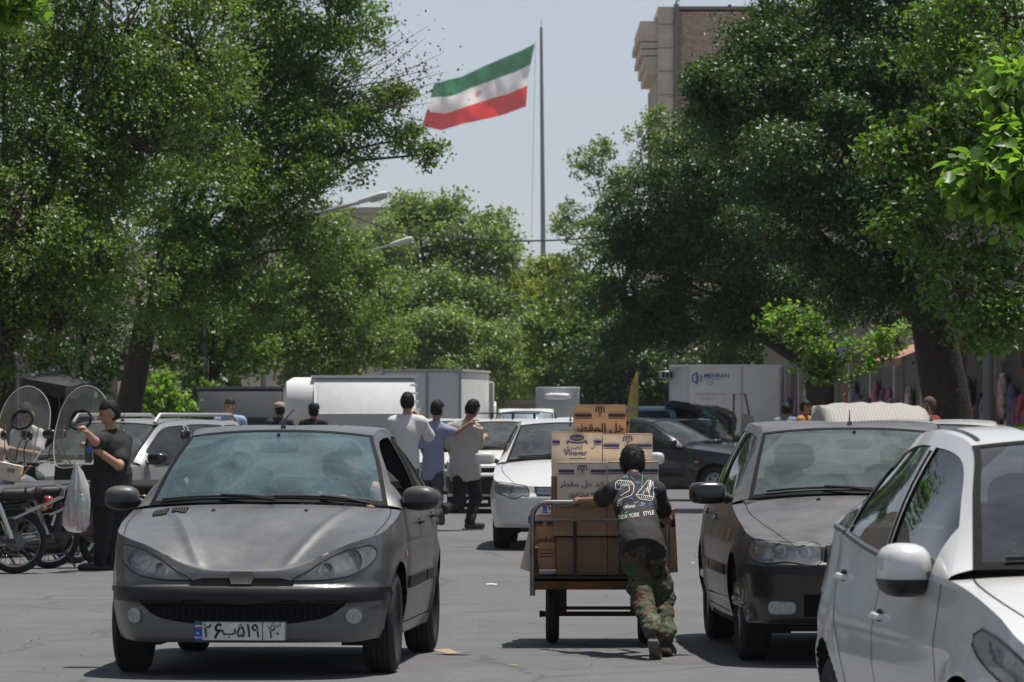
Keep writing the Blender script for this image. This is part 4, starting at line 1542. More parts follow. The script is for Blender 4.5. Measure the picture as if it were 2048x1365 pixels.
        return ws, roof, rw


def ribbon(bvh, pts, width, off=0.0015, steps=0.02, ax='y'):
    """thin strip lying on the body along a polyline of local points seen along an axis"""
    D = {'y': Vector((0, 1, 0)), '+x': Vector((-1, 0, 0)), '-x': Vector((1, 0, 0)), 'z': Vector((0, 0, -1))}[ax]
    P = []
    if len(pts) > 2:
        pts = [tuple(q) for q in resample(pts, 30)]
    for a, b in zip(pts[:-1], pts[1:]):
        a, b = Vector(a), Vector(b)
        k = max(1, int((b - a).length / steps))
        P += [a.lerp(b, i / k) for i in range(k)]
    P.append(Vector(pts[-1]))
    H = []
    for p in P:
        h, nrm, _, _ = bvh.ray_cast(p - D * 3, D)
        if h is not None:
            if nrm.dot(D) > 0:
                nrm = -nrm
            H.append((h, nrm))
    v, f = [], []
    for i, (h, nrm) in enumerate(H):
        t = (H[min(i + 1, len(H) - 1)][0] - H[max(i - 1, 0)][0])
        if t.length < 1e-6:
            t = Vector((0, 0, 1))
        sd = t.normalized().cross(nrm).normalized()
        v += [h + nrm * off - sd * width / 2, h + nrm * off + sd * width / 2]
        if i and (H[i][0] - H[i - 1][0]).length < 0.12:
            f.append((2 * i - 2, 2 * i - 1, 2 * i + 1, 2 * i))
    return v, f


def decal(bvh, poly, off=0.003, ax='y', cell=0.025, push=None, skirt=0.0):
    """patch that follows the body under a 2d outline (front view x,z; side view y,z; top x,y)"""
    bm = bmesh.new()
    if ax == 'y':
        mk, D, ax1, ax2 = (lambda p: (p[0], 0, p[1])), Vector((0, 1, 0)), Vector((1, 0, 0)), Vector((0, 0, 1))
    elif ax in ('+x', '-x'):
        mk, D = (lambda p: (0, p[0], p[1])), Vector((-1 if ax == '+x' else 1, 0, 0))
        ax1, ax2 = Vector((0, 1, 0)), Vector((0, 0, 1))
    else:
        mk, D, ax1, ax2 = (lambda p: (p[0], p[1], 0)), Vector((0, 0, -1)), Vector((1, 0, 0)), Vector((0, 1, 0))
    vs = [bm.verts.new(mk(p)) for p in poly]
    bm.faces.new(vs)
    for A in (ax1, ax2):
        ks = [Vector(mk(p)).dot(A) for p in poly]
        a = min(ks) + cell
        while a < max(ks):
            bmesh.ops.bisect_plane(bm, geom=bm.verts[:] + bm.edges[:] + bm.faces[:], plane_co=A * a, plane_no=A)
            a += cell
    bmesh.ops.remove_doubles(bm, verts=bm.verts, dist=1e-4)
    bm.verts.index_update()
    V = []
    for v in bm.verts:
        h, nrm, _, _ = bvh.ray_cast(v.co - D * 4, D)
        if h is None:
            h, nrm, _, _ = bvh.find_nearest(v.co - D * 0.3)
        if nrm.dot(D) > 0:
            nrm = -nrm
        p = h + nrm * off
        if push is not None:
            p = h + D * push
        V.append(p)
    Fc = [tuple(v.index for v in f.verts) for f in bm.faces]
    if skirt:
        n0 = len(V)
        V = V + [p + D * skirt for p in V]
        for e in bm.edges:
            if len(e.link_faces) == 1:
                a, b = e.verts[0].index, e.verts[1].index
                Fc.append((a, b, b + n0, a + n0))
    bm.free()
    return V, Fc


def inside(poly, x, z):
    r = False
    n = len(poly)
    for i in range(n):
        x1, z1 = poly[i]
        x2, z2 = poly[(i + 1) % n]
        if (z1 > z) != (z2 > z) and x < (x2 - x1) * (z - z1) / (z2 - z1) + x1:
            r = not r
    return r


def smooth_poly(poly, n=40):
    p = list(poly)
    q = resample([(*a, 0) for a in p[-2:] + p + p[:3]], 400)[:, :2]
    # keep the closed middle part
    d0 = np.argmin(np.linalg.norm(q[:200] - np.array(p[0]), axis=1))
    d1 = 200 + np.argmin(np.linalg.norm(q[200:] - np.array(p[0]), axis=1))
    idx = np.linspace(d0, d1, n + 1)[:-1].astype(int)
    return [tuple(q[i]) for i in idx]


def wheel(parent, x, y, r, w, rimstyle='cover', steer=0.0, sx=1):
    """tyre and rim as one part with sub-parts; outer face towards +x*sx"""
    rr = r * 0.64
    t = MB()
    g = 0.006
    prof = [(rr, -w * .40), (rr + .012, -w * .47), (lerp(rr, r, .55), -w * .52), (r - .02, -w * .47), (r - .004, -w * .38)]
    for k in range(4):
        c = (-0.27 + k * 0.18) * w
        prof += [(r, c - .05 * w), (r - g, c - .03 * w), (r - g, c + .03 * w), (r, c + .05 * w)]
    prof += [(r - .004, w * .38), (r - .02, w * .47), (lerp(rr, r, .55), w * .52), (rr + .012, w * .47), (rr, w * .40)]
    M = Matrix.Translation((x, y, r)) @ Matrix.Rotation(steer, 4, 'Z') @ Matrix.Rotation(R(90) * sx, 4, 'Y')
    t.lathe(prof, 32, M)
    ty = t.build('wheel', mat('tyre_rubber', (0.022, 0.022, 0.023), 0.78, spec=0.3, dust=0.45, dustcol=(0.12, 0.11, 0.10)), parent, angle=50)
    m = MB()
    # dished disc
    m.lathe([(rr, w * .40), (rr - .012, w * .36), (rr - .03, w * .22), (rr * .62, w * .30), (rr * .3, w * .34), (rr * .12, w * .36), (0.0001, w * .365)], 36, M)
    m.lathe([(rr, -w * .40), (rr - .012, -w * .36), (rr - .02, 0.1 * w)], 36, M)
    ri = m.build('rim', mat('rim_silver' if rimstyle != 'steel' else 'rim_steel', (0.42, 0.43, 0.44) if rimstyle != 'steel' else (0.06, 0.06, 0.06), 0.38, metal=0.7, dust=0.5, dustcol=(0.2, 0.18, 0.16)), ty, angle=30)
    nh = 7
    for k in range(nh):
        a = 2 * math.pi * k / nh
        c = M @ Vector((rr * .66 * math.cos(a), rr * .66 * math.sin(a), w * .30))
        hm = MB()
        hm.blob(c, (0.012, rr * .13, rr * .13), 1, mtx=Matrix.Rotation(steer, 3, 'Z'))
        hm.build('vent_hole', mat('hole_black', (0.008, 0.008, 0.008), 0.9), ri)
    return ty


def make_car(sp, label, loc, rz, group=None, name='parked_car'):
    root = thing(name, label, 'car', loc, rz, group)
    B = Body(sp)
    paint = sp['paint']
    black = mat('trim_black', (0.012, 0.012, 0.013), 0.42, dust=0.25, dustcol=(0.2, 0.19, 0.17))
    seam = mat('seam_dark', (0.006, 0.006, 0.006), 0.8)
    rubber = mat('rubber_seal', (0.012, 0.012, 0.012), 0.7, spec=0.12)
    k1, k2, k3, k4 = B.k
    wr = sp['wheel_r']
    # --- body shell with wheel arches cut out
    W = B.W.copy()
    kill = np.zeros(W.shape[:2], bool)
    for wy, wR in sp['arches']:
        dy, dz = W[:, :, 1] - wy, W[:, :, 2] - wr
        d = np.hypot(dy, dz)
        side = W[:, :, 0] > 0.5
        ins = (d < wR) & side
        kill |= ins
    m = MB()
    NR, NC = W.shape[:2]
    used = [[None] * NC for _ in range(NR)]
    vs, fs = [], []

    def vid(i, j):
        if used[i][j] is None:
            p = W[i, j].copy()
            if kill[i, j]:
                for wy, wR in sp['arches']:
                    q = np.array([p[1] - wy, p[2] - wr])
                    d = np.hypot(*q)
                    if d < wR:
                        p[1:] = np.array([wy, wr]) + q / max(d, 1e-5) * wR
            used[i][j] = len(vs)
            vs.append(p)
        return used[i][j]
    for i in range(NR - 1):
        for j in range(NC - 1):
            if kill[i:i + 2, j:j + 2].all():
                continue
            fs.append((vid(i, j), vid(i, j + 1), vid(i + 1, j + 1), vid(i + 1, j)))
    m.add(vs, fs)
    m.grid(B.hood)
    m.grid(B.deck)
    # greenhouse
    ws, roof, rw = B.panes()
    m.grid(roof)
    y0, y1 = B.up[0, 1] + 0.005, B.up[-1, 1] - 0.005
    ys = np.linspace(y0, y1, 64)
    a, b = B.belt(ys), B.upc(ys)
    hgt = np.maximum(np.linalg.norm(b - a, axis=1), 1e-3)
    mt = sp.get('rail_w', 0.055)
    w1 = np.clip(1 - mt / hgt, 0.02, 1)
    rows = [B.side(ys, lerp(w1, 1, t)) for t in (0, .34, .67, 1)]
    m.grid(rows)
    wins = sp['windows']
    edges = [y0] + [q for w in wins for q in w] + [y1]
    w1f = lambda y: np.interp(y, ys, w1)
    w0 = sp.get('sill_w', 0.05)
    for p0, p1 in zip(edges[0::2], edges[1::2]):       # pillars between the panes
        yy = np.linspace(p0, p1, max(3, int((p1 - p0) / 0.05) + 2))
        m.grid([B.side(yy, w1f(yy) * t) for t in np.linspace(0, 1, 7)])
    # rear hatch / window frame
    rwm = sp.get('rear_margin', (0.10, 0.10, 0.08))
    n, k = rw.shape[:2]
    R0, R1, CU = int(n * rwm[0]), n - 1 - int(n * rwm[1]), k - 1 - int(k * rwm[2] + 1)
    for i in range(n - 1):
        for j in range(k - 1):
            if R0 <= i < R1 and j < CU:
                continue
            m.add([rw[i, j], rw[i, j + 1], rw[i + 1, j + 1], rw[i + 1, j]], [(0, 1, 2, 3)])
    # body colour surround of the windscreen
    m.mirror_x()
    # holes behind the lamps
    polys = [smooth_poly(l['poly']) for l in sp.get('lamps', [])]
    bmw = bmesh.new()
    vv = [bmw.verts.new(p) for p in m.v]
    for f in m.f:
        try:
            bmw.faces.new([vv[i] for i in f])
        except ValueError:
            pass
    bmesh.ops.remove_doubles(bmw, verts=bmw.verts, dist=0.0008)
    bmesh.ops.recalc_face_normals(bmw, faces=bmw.faces)
    bvh = BVHTree.FromBMesh(bmw)
    dead = []
    for f in bmw.faces:
        c = f.calc_center_median()
        if c.y < 1.0 and (f.normal.y < -0.42 or (abs(f.normal.x) > 0.6 and f.normal.y < 0)):
            for pl in polys:
                if inside(pl, abs(c.x), c.z) and min(math.hypot(abs(c.x) - q[0], c.z - q[1]) for q in pl) > 0.024:
                    dead.append(f)
                    break
    bmesh.ops.delete(bmw, geom=dead, context='FACES')
    me = bpy.data.meshes.new('body')
    bmw.to_mesh(me)
    bmw.free()
    me.materials.append(paint)
    me.polygons.foreach_set('use_smooth', [True] * len(me.polygons))
    me.set_sharp_from_angle(angle=R(42))
    body = link(bpy.data.objects.new('body', me), root)
    # --- glass
    gl = sp.get('glass') or glass_mat('car_glass')
    gm = MB().grid(ws)
    gm.mirror_x()
    wso = gm.build('windscreen', gl, root, weld=0.0008)
    fr = MB()
    edge = [ws[i, -1] for i in range(ws.shape[0])]
    ins = [lerp(ws[i, -1], ws[i, -2], 0.55) for i in range(ws.shape[0])]
    fr.grid([[p + np.array([0, -.004, .002]) for p in ins], [p + np.array([0.002, -.004, .002]) for p in edge]])
    tp = ws[-1]
    t2 = [lerp(ws[-1, j], ws[-2, j], 0.75) for j in range(ws.shape[1])]
    fr.grid([[p + np.array([0, -.004, .002]) for p in t2], [p + np.array([0, -.004, .002]) for p in tp]])
    b2 = [lerp(ws[0, j], ws[1, j], 1.0) for j in range(ws.shape[1])]
    fr.grid([[p + np.array([0, -.004, .002]) for p in b2], [p + np.array([0, -.004, .002]) for p in ws[0]]])
    fr.mirror_x()
    fr.build('seal', rubber, wso)
    for w in wins:
        for sx in (1, -1):
            yy = np.linspace(w[0], w[1], 14)
            P = [B.side(yy, w1f(yy) * t) - np.array([0.008, 0, 0]) for t in np.linspace(0, 1, 8)]
            g = MB().grid([[(q[0] * sx, q[1], q[2]) for q in row] for row in P])
            if not (sp.get('open_window') == (sx, wins.index(w))):
                so = g.build('side_window', sp.get('side_glass', gl), root)
            else:
                so = None
            s2 = MB()
            s2.tube([(q[0] * sx, q[1], q[2]) for q in B.side(yy, 0 * yy)] , 0.012, 5)
            s2.build('window_trim', sp.get('window_trim', rubber), so or body)
    gm = MB().grid([row[:CU + 1] - np.array([0, .004, 0]) for row in rw[R0:R1 + 1]])
    gm.mirror_x()
    gm.build('rear_window', sp.get('rear_glass', gl), root, weld=0.0008)
    for wa_, wb_ in zip(wins, wins[1:]):               # dark trim on the pillar between two panes
        ym = (wa_[1] + wb_[0]) / 2
        z0_, z1_ = B.belt(np.array([ym]))[0][2] + .012, B.upc(np.array([ym]))[0][2] - mt - .01
        for sx in (1, -1):
            MB().add(*decal(bvh, [(wa_[1] - .006, z0_), (wb_[0] + .006, z0_), (wb_[0] + .006, z1_), (wa_[1] - .006, z1_)], .003, '+x' if sx > 0 else '-x', .03)).build('pillar_trim', rubber, body, smooth=False)
    # --- seams
    sm = MB()
    hood_edge = [tuple(B.hood[-1, -1] + np.array([-0.015, -0.01, 0]))] + [tuple(B.hood[i, -2]) for i in range(B.hood.shape[0] - 1, -1, -1)]
    for sx in (1, -1):
        for q in sp.get('hood_seam', []):
            sm.add(*ribbon(bvh, [(sx * p[0], p[1], 0) for p in q], 0.007, ax='z'))
        for q in sp.get('seams', []):
            sm.add(*ribbon(bvh, [(0, p[0], p[1]) for p in q], 0.007, ax='+x' if sx > 0 else '-x'))
    for q in sp.get('front_seams', []):
        for sx in (1, -1):
            sm.add(*ribbon(bvh, [(sx * p[0], 0, p[1]) for p in q], 0.006, ax='y'))
    if sm.v:
        sm.build('panel_gap', seam, body, smooth=False)['kind'] = 'stuff'
    # --- front pieces
    for it in sp.get('patches', []):
        sides = (1, -1) if it.get('both') else (1,)
        for sx in sides:
            pl = it['poly']
            if it.get('smooth'):
                pl = smooth_poly(pl, it.get('n', 40))
            pl = [(p[0] * (sx if it.get('ax', 'y') in ('y', 'z') else 1), p[1]) for p in pl]
            ax = it.get('ax', 'y')
            if ax == 'x':
                ax = '+x' if sx > 0 else '-x'
            g = MB().add(*decal(bvh, pl, it.get('off', 0.004), ax, it.get('cell', 0.025), it.get('push'), it.get('skirt', 0.0)))
            g.build(it['name'], it['mat'], root, weld=0.0005)
    for l, pl in zip(sp.get('lamps', []), polys):
        for sx in (1, -1):
            q = [(p[0] * sx, p[1]) for p in pl]
            hz = MB().add(*decal(bvh, q, 0, 'y', 0.04, push=0.06))
            # wall of the housing
            ring_o = decal(bvh, q, 0.0, 'y', 5.0)[0]
            lamp = hz.build(l.get('name', 'headlight'), l.get('back', mat('lamp_reflector', (0.62, 0.63, 0.64), 0.35, metal=0.25, var=0.2, vscale=30)), root)
            wl = MB()
            npl = len(q)
            A, Bk = [], []
            for p in q:
                h, nrm, _, _ = bvh.ray_cast(Vector((p[0], -3, p[1])), Vector((0, 1, 0)))
                if h is None:
                    h = bvh.find_nearest(Vector((p[0], 0.2, p[1])))[0]
                A.append(h + Vector((0, 0.001, 0)))
                Bk.append(h + Vector((0, 0.06, 0)))
            wl.grid([A + A[:1], Bk + Bk[:1]])
            wl.build('housing', mat('lamp_housing', (0.42, 0.42, 0.43), 0.4), lamp)
            for (rx, rz_, rad) in l.get('bowls', []):
                h, nrm, _, _ = bvh.ray_cast(Vector((rx * sx, -3, rz_)), Vector((0, 1, 0)))
                if h is None:
                    continue
                M = Matrix.Translation(h + Vector((0, 0.055, 0))) @ Matrix.Rotation(R(90), 4, 'X')
                MB().lathe([(rad, .045), (rad * .93, .03), (rad * .75, .012), (rad * .45, .002), (0.0001, 0)], 24, M).build('reflector', mat('lamp_chrome', (0.75, 0.76, 0.78), 0.12, metal=1.0), lamp)
                MB().blob(h + Vector((0, 0.03, 0)), (rad * .3, rad * .35, rad * .3), 2).build('bulb', mat('lamp_bulb', (0.55, 0.56, 0.58), 0.15, metal=0.6), lamp)
            if l.get('amber'):
                px, pz, pr = l['amber']
                h, nrm, _, _ = bvh.ray_cast(Vector((px * sx, -3, pz)), Vector((0, 1, 0)))
                MB().blob(h + Vector((0, 0.035, 0)), (pr, 0.02, pr * 1.1), 2, p=3).build('turn_bulb', mat('lamp_amber', (0.45, 0.16, 0.05), 0.3), lamp)
            MB().add(*decal(bvh, q, 0.004, 'y', 0.022)).build('lens', l.get('lens', glass_mat('lamp_glass', (0.93, 0.94, 0.94), 0.34, 1.5, (.72, .74, .75))), lamp, weld=0.0005)
            rim = []
            for p in q + q[:1]:
                h, nrm, _, _ = bvh.ray_cast(Vector((p[0], -3, p[1])), Vector((0, 1, 0)))
                if h is not None:
                    rim.append(h + Vector((0, -0.002, 0)))
            MB().tube(rim, 0.006, 6).build('lamp_seal', black, lamp)
    # --- mirrors
    if 'mirror' in sp:
        mx, my, mz, ra, rb_, rc, pp = sp['mirror']
        for sx in (1, -1):
            mm = MB().blob((mx * sx, my, mz), (ra, rb_, rc), 3, pp, mtx=Matrix.Rotation(R(-8) * sx, 3, 'Z'))
            mo = mm.build('door_mirror', sp.get('mirror_mat', paint), root)
            st = MB().tube([(mx * sx - sx * (ra * .9), my + .01, mz - rc * .35), (mx * sx - sx * (ra + .06), my + .02, mz - rc * .75), (sx * (mx - ra - .11), my + .03, mz - rc * 1.0)], [rc * .45, rc * .36, rc * .4], 10)
            st.build('stalk', black, mo)
            cap = MB().blob((mx * sx, my, mz), (ra * 1.02, rb_ * 1.02, rc * 1.02), 4, pp, mtx=Matrix.Rotation(R(-8) * sx, 3, 'Z'))
            cap.v = [(p[0], p[1], min(p[2], mz - rc * .34)) for p in cap.v]
            if sp.get('mirror_lower'):
                cap.build('lower_shell', black, mo)
    # --- door handles
    for (hy, hz) in sp.get('handles', []):
        for sx in (1, -1):
            h, nrm, _, _ = bvh.ray_cast(Vector((3 * sx, hy, hz)), Vector((-sx, 0, 0)))
            o = Vector((sx * sp.get('handle_out', 0.022), 0, 0))
            hb = MB().tube([h + Vector((-.01 * sx, -.085, 0)), h + o * .8 + Vector((0, -.07, 0)), h + o + Vector((0, 0, 0.004)), h + o * .8 + Vector((0, .07, 0)), h + Vector((-.01 * sx, .085, 0))], [.008, .011, .012, .011, .008], 8)
            ho = hb.build('door_handle', sp.get('handle_mat', paint), root)
            MB().blob(h, (.006, .07, .026), 2).build('handle_cup', seam, ho)
    # --- wheels and dark wheel wells
    for i, (wy, wR) in enumerate(sp['arches']):
        for sx in (1, -1):
            ow = sp['track'] / 2
            wheel(root, sx * ow, wy, wr, sp.get('tyre_w', 0.18), sp.get('rim', 'cover'), sp.get('steer', 0.0) if i == 0 else 0.0, sx)
            ar = MB()
            n = 18
            x0, x1 = (ow + 0.04) * sx, (ow - 0.2) * sx
            arc = [(wy + (wR + .014) * math.cos(t), wr + (wR + .014) * math.sin(t)) for t in np.linspace(-0.35, math.pi + 0.35, n)]
            ar.grid([[(x0, p[0], p[1]) for p in arc], [(x1, p[0], p[1]) for p in arc]])
            ar.add([(x1, p[0], p[1]) for p in arc], [tuple(range(n))])
            ar.build('wheel_well', mat('under_black', (0.006, 0.006, 0.006), 0.9), root, smooth=False)
    # --- underside, cabin
    L = sp['L']
    hw = sp['track'] / 2 - 0.17
    u = MB().box((0, L / 2, 0.30), (hw * 2, L - 0.55, 0.20))
    fw = sp['arches'][0][0]
    rwy = sp['arches'][1][0]
    mid = (fw + rwy) / 2
    u.box((0, mid, 0.29), (sp['W'] - 0.10, rwy - fw - 2 * sp['arches'][0][1] - 0.02, 0.17))
    u.build('underbody', mat('under_black', (0.006, 0.006, 0.006), 0.9), root, smooth=False)
    dark = mat('cabin_dark', (0.020, 0.022, 0.024), 0.75)
    seat = mat('seat_cloth', (0.035, 0.038, 0.042), 0.85, var=0.3, vscale=60)
    cy, cz = sp['cowl_c']
    xw = B.top[k2][0] - 0.07
    ds = MB()
    ds.prism([(cy + .05, cz - .045), (cy + .35, cz - .02), (cy + .50, cz - .05), (cy + .52, cz - .32), (cy + .1, cz - .4)], -xw, xw, 'x')
    ds.build('dashboard', dark, root, bevel=0.02, bseg=2)
    tubm = MB().box((0, (cy + sp['deck_c'][0]) / 2, 0.44), (xw * 1.85, sp['deck_c'][0] - cy - .1, 0.08))
    tubm.build('cabin_floor', dark, root, smooth=False)
    sy = cy + 1.02 + sp.get('seat_dy', 0)
    hr = sp.get('seat_top', 1.10)
    for sx in (1, -1):
        s_ = MB()
        s_.blob((0.34 * sx, sy + .10, hr - .33), (.225, .085, .33), 3, 3.2, Matrix.Rotation(R(-14), 3, 'X'))
        s_.blob((0.34 * sx, sy - .18, .56), (.235, .27, .10), 3, 3.5)
        s_.blob((0.34 * sx, sy + .20, hr + .10), (.13, .05, .085), 3, 3.0, Matrix.Rotation(R(-10), 3, 'X'))
        s_.tube([(0.30 * sx, sy + .19, hr + .05), (0.30 * sx, sy + .18, hr - .1)], .008, 6)
        s_.build('front_seat', seat, root)
    s_ = MB()
    ry = min(sy + 1.0, sp['deck_c'][0] - .25)
    s_.blob((0, ry, .80), (xw - .1, .08, .30), 3, 4.5, Matrix.Rotation(R(-16), 3, 'X'))
    s_.blob((0, ry - .28, .56), (xw - .1, .3, .1), 3, 4.5)
    for sx in (1, -1):
        s_.blob((.33 * sx, ry + .09, 1.10), (.13, .045, .065), 2, 3)
    s_.build('rear_seat', seat, root)
    pz = sp['deck_c'][1]
    MB().box((0, (ry + .15 + sp['deck_c'][0]) / 2, pz - .07), (xw * 1.8, max(.1, sp['deck_c'][0] - ry - .15), .02)).build('parcel_shelf', dark, root, smooth=False)
    st = MB()
    M = Matrix.Translation((0.34 * sp.get('driver', 1), cy + .62, cz - .02)) @ Matrix.Rotation(R(64), 4, 'X')
    ring = [M @ Vector((.185 * math.cos(t), .185 * math.sin(t), 0)) for t in np.linspace(0, 2 * math.pi, 28, endpoint=False)]
    st.tube(ring, .014, 8, closed=True)
    st.blob(M @ Vector((0, 0, -.02)), (.07, .05, .06), 2)
    for t in (0, math.pi, -math.pi / 2):
        st.tube([M @ Vector((0, 0, -.02)), M @ Vector((.18 * math.cos(t), .18 * math.sin(t), 0))], .014, 6)
    st.build('steering_wheel', dark, root)
    # rear-view mirror
    hdp = ws[-4, 0]
    rm = MB().blob((0, hdp[1] + .06, hdp[2] - .055), (.115, .02, .036), 3, 4)
    rm.tube([(0, hdp[1] + .03, hdp[2] + .03), (0, hdp[1] + .06, hdp[2] - .05)], .01, 6)
    rm.build('interior_mirror', dark, root)
    # --- wipers
    wbvh = BVHTree.FromPolygons([tuple(p) for p in MB().grid(ws).mirror_x().v], MB().grid(ws).mirror_x().f)
    for (x0, x1, t0, t1) in sp.get('wipers', []):
        pts = []
        for t in np.linspace(0, 1, 14):
            x = lerp(x0, x1, t)
            j = min(abs(x) / (ws[0, -1, 0]), 1) * (ws.shape[1] - 1)
            col0 = np.array([np.interp(j, np.arange(ws.shape[1]), ws[0, :, c]) for c in range(3)])
            col1 = np.array([np.interp(j, np.arange(ws.shape[1]), ws[-1, :, c]) for c in range(3)])
            p = lerp(col0, col1, lerp(t0, t1, t) + 0.012 * math.sin(math.pi * t))
            pts.append((x, p[1] - 0.018, p[2] + 0.012))
        w = MB().tube(pts, [.008] * 14, 5)
        mid_ = pts[6]
        a0 = (lerp(x0, x1, -0.02), pts[0][1] - .05, pts[0][2] - .015)
        w.tube([a0, (lerp(a0[0], mid_[0], .5), lerp(a0[1], mid_[1], .5) - .02, lerp(a0[2], mid_[2], .5) + .012), (mid_[0], mid_[1] - .012, mid_[2] + .008)], [.013, .011, .008], 6)
        w.build('wiper', black, root)
    if sp.get('antenna'):
        ax_, ay, l_, tilt = sp['antenna']
        h = bvh.ray_cast(Vector((ax_, ay, 3)), Vector((0, 0, -1)))[0]
        a = MB().prism([(-.022, 0), (.03, 0), (.018, .028), (-.012, .024)], h.x - .013, h.x + .013, 'x')
        a.v = [(p[0], p[1] + h.y, p[2] + h.z - .004) for p in a.v]
        a.tube([(h.x, h.y, h.z + .02), (h.x + tilt * l_ * .3, h.y + l_ * .22, h.z + .02 + l_ * .4), (h.x + tilt * l_, h.y + l_ * .55, h.z + .02 + l_ * .85)], [.006, .0045, .003], 6)
        a.build('antenna', black, root)
    root['_bvh'] = 0
    del root['_bvh']
    return root, B, bvh


PERSIAN_BLUE = mat('plate_blue', (0.02, 0.07, 0.35), 0.5)


def number_plate(root, y, z, segs, x=0.0, tilt=0.0, dusty=0.35):
    """520 x 110 mm plate: blue band at the left, characters, boxed pair at the right"""
    p = MB().box((x, y, z), (0.52, 0.012, 0.112))
    po = p.build('number_plate', mat('plate_white', (0.62, 0.61, 0.58), 0.5, var=0.12, vscale=25, dust=dusty, dustcol=(0.25, 0.22, 0.19)), root, bevel=0.003)
    blk = mat('plate_black', (0.012, 0.012, 0.012), 0.5)
    b = MB().box((x - .236, y - .0075, z), (0.044, 0.004, 0.104))
    bo = b.build('blue_band', PERSIAN_BLUE, po, smooth=False)
    f = MB().box((x - .236, y - .0105, z + .036), (0.034, 0.002, 0.007), mi=0)
    f.box((x - .236, y - .0105, z + .029), (0.034, 0.002, 0.007), mi=1)
    f.box((x - .236, y - .0105, z + .022), (0.034, 0.002, 0.007), mi=2)
    f.build('flag_mark', [mat('mark_green', (0.02, 0.22, 0.08), .6), mat('mark_white', (.75, .75, .72), .6), mat('mark_red', (.5, .03, .03), .6)], bo, smooth=False)
    t = MB()
    v, fc = text_geo('I.R.', 0.018)
    t.add([(q[0] + x - .238, y - .0105, q[2] + z - .012) for q in v], fc)
    v, fc = text_geo('IRAN', 0.018)
    t.add([(q[0] + x - .236, y - .0105, q[2] + z - .036) for q in v], fc)
    t.build('lettering', mat('mark_white', (.75, .75, .72), .6), bo, smooth=False)
    fr = MB()
    for zz in (-.053, .053):
        fr.box((x, y - .0068, z + zz), (.52, .003, .005))
    for xx in (-.2575, .2575, .127):
        fr.box((x + xx, y - .0068, z), (.004, .003, .101))
    fr.build('plate_border', blk, po, smooth=False)
    for (s_, xx, size, zz, st) in segs:
        t = MB()
        if s_ == '6':                       # open-topped six, drawn as a stroke
            q6 = [(.20, .36), (.02, .40), (-.10, .30), (-.12, .16), (-.02, .06), (.14, .08), (.20, .10), (.08, .04), (-.06, -.12), (-.16, -.34)]
            q6 = resample([(a, b, 0) for a, b in q6], 36)
            t.tube([(x + xx + a * size * .95, y - .0062, z + zz + b * size) for a, b, _ in q6], size * .075, 6)
        else:
            v, fc = text_geo(s_, size, stretch=st, bold=size * .013)
            t.add([(q[0] + x + xx, y - .0078, q[2] + z + zz) for q in v], fc)
        t.build('character', blk, po, smooth=False)
    return po
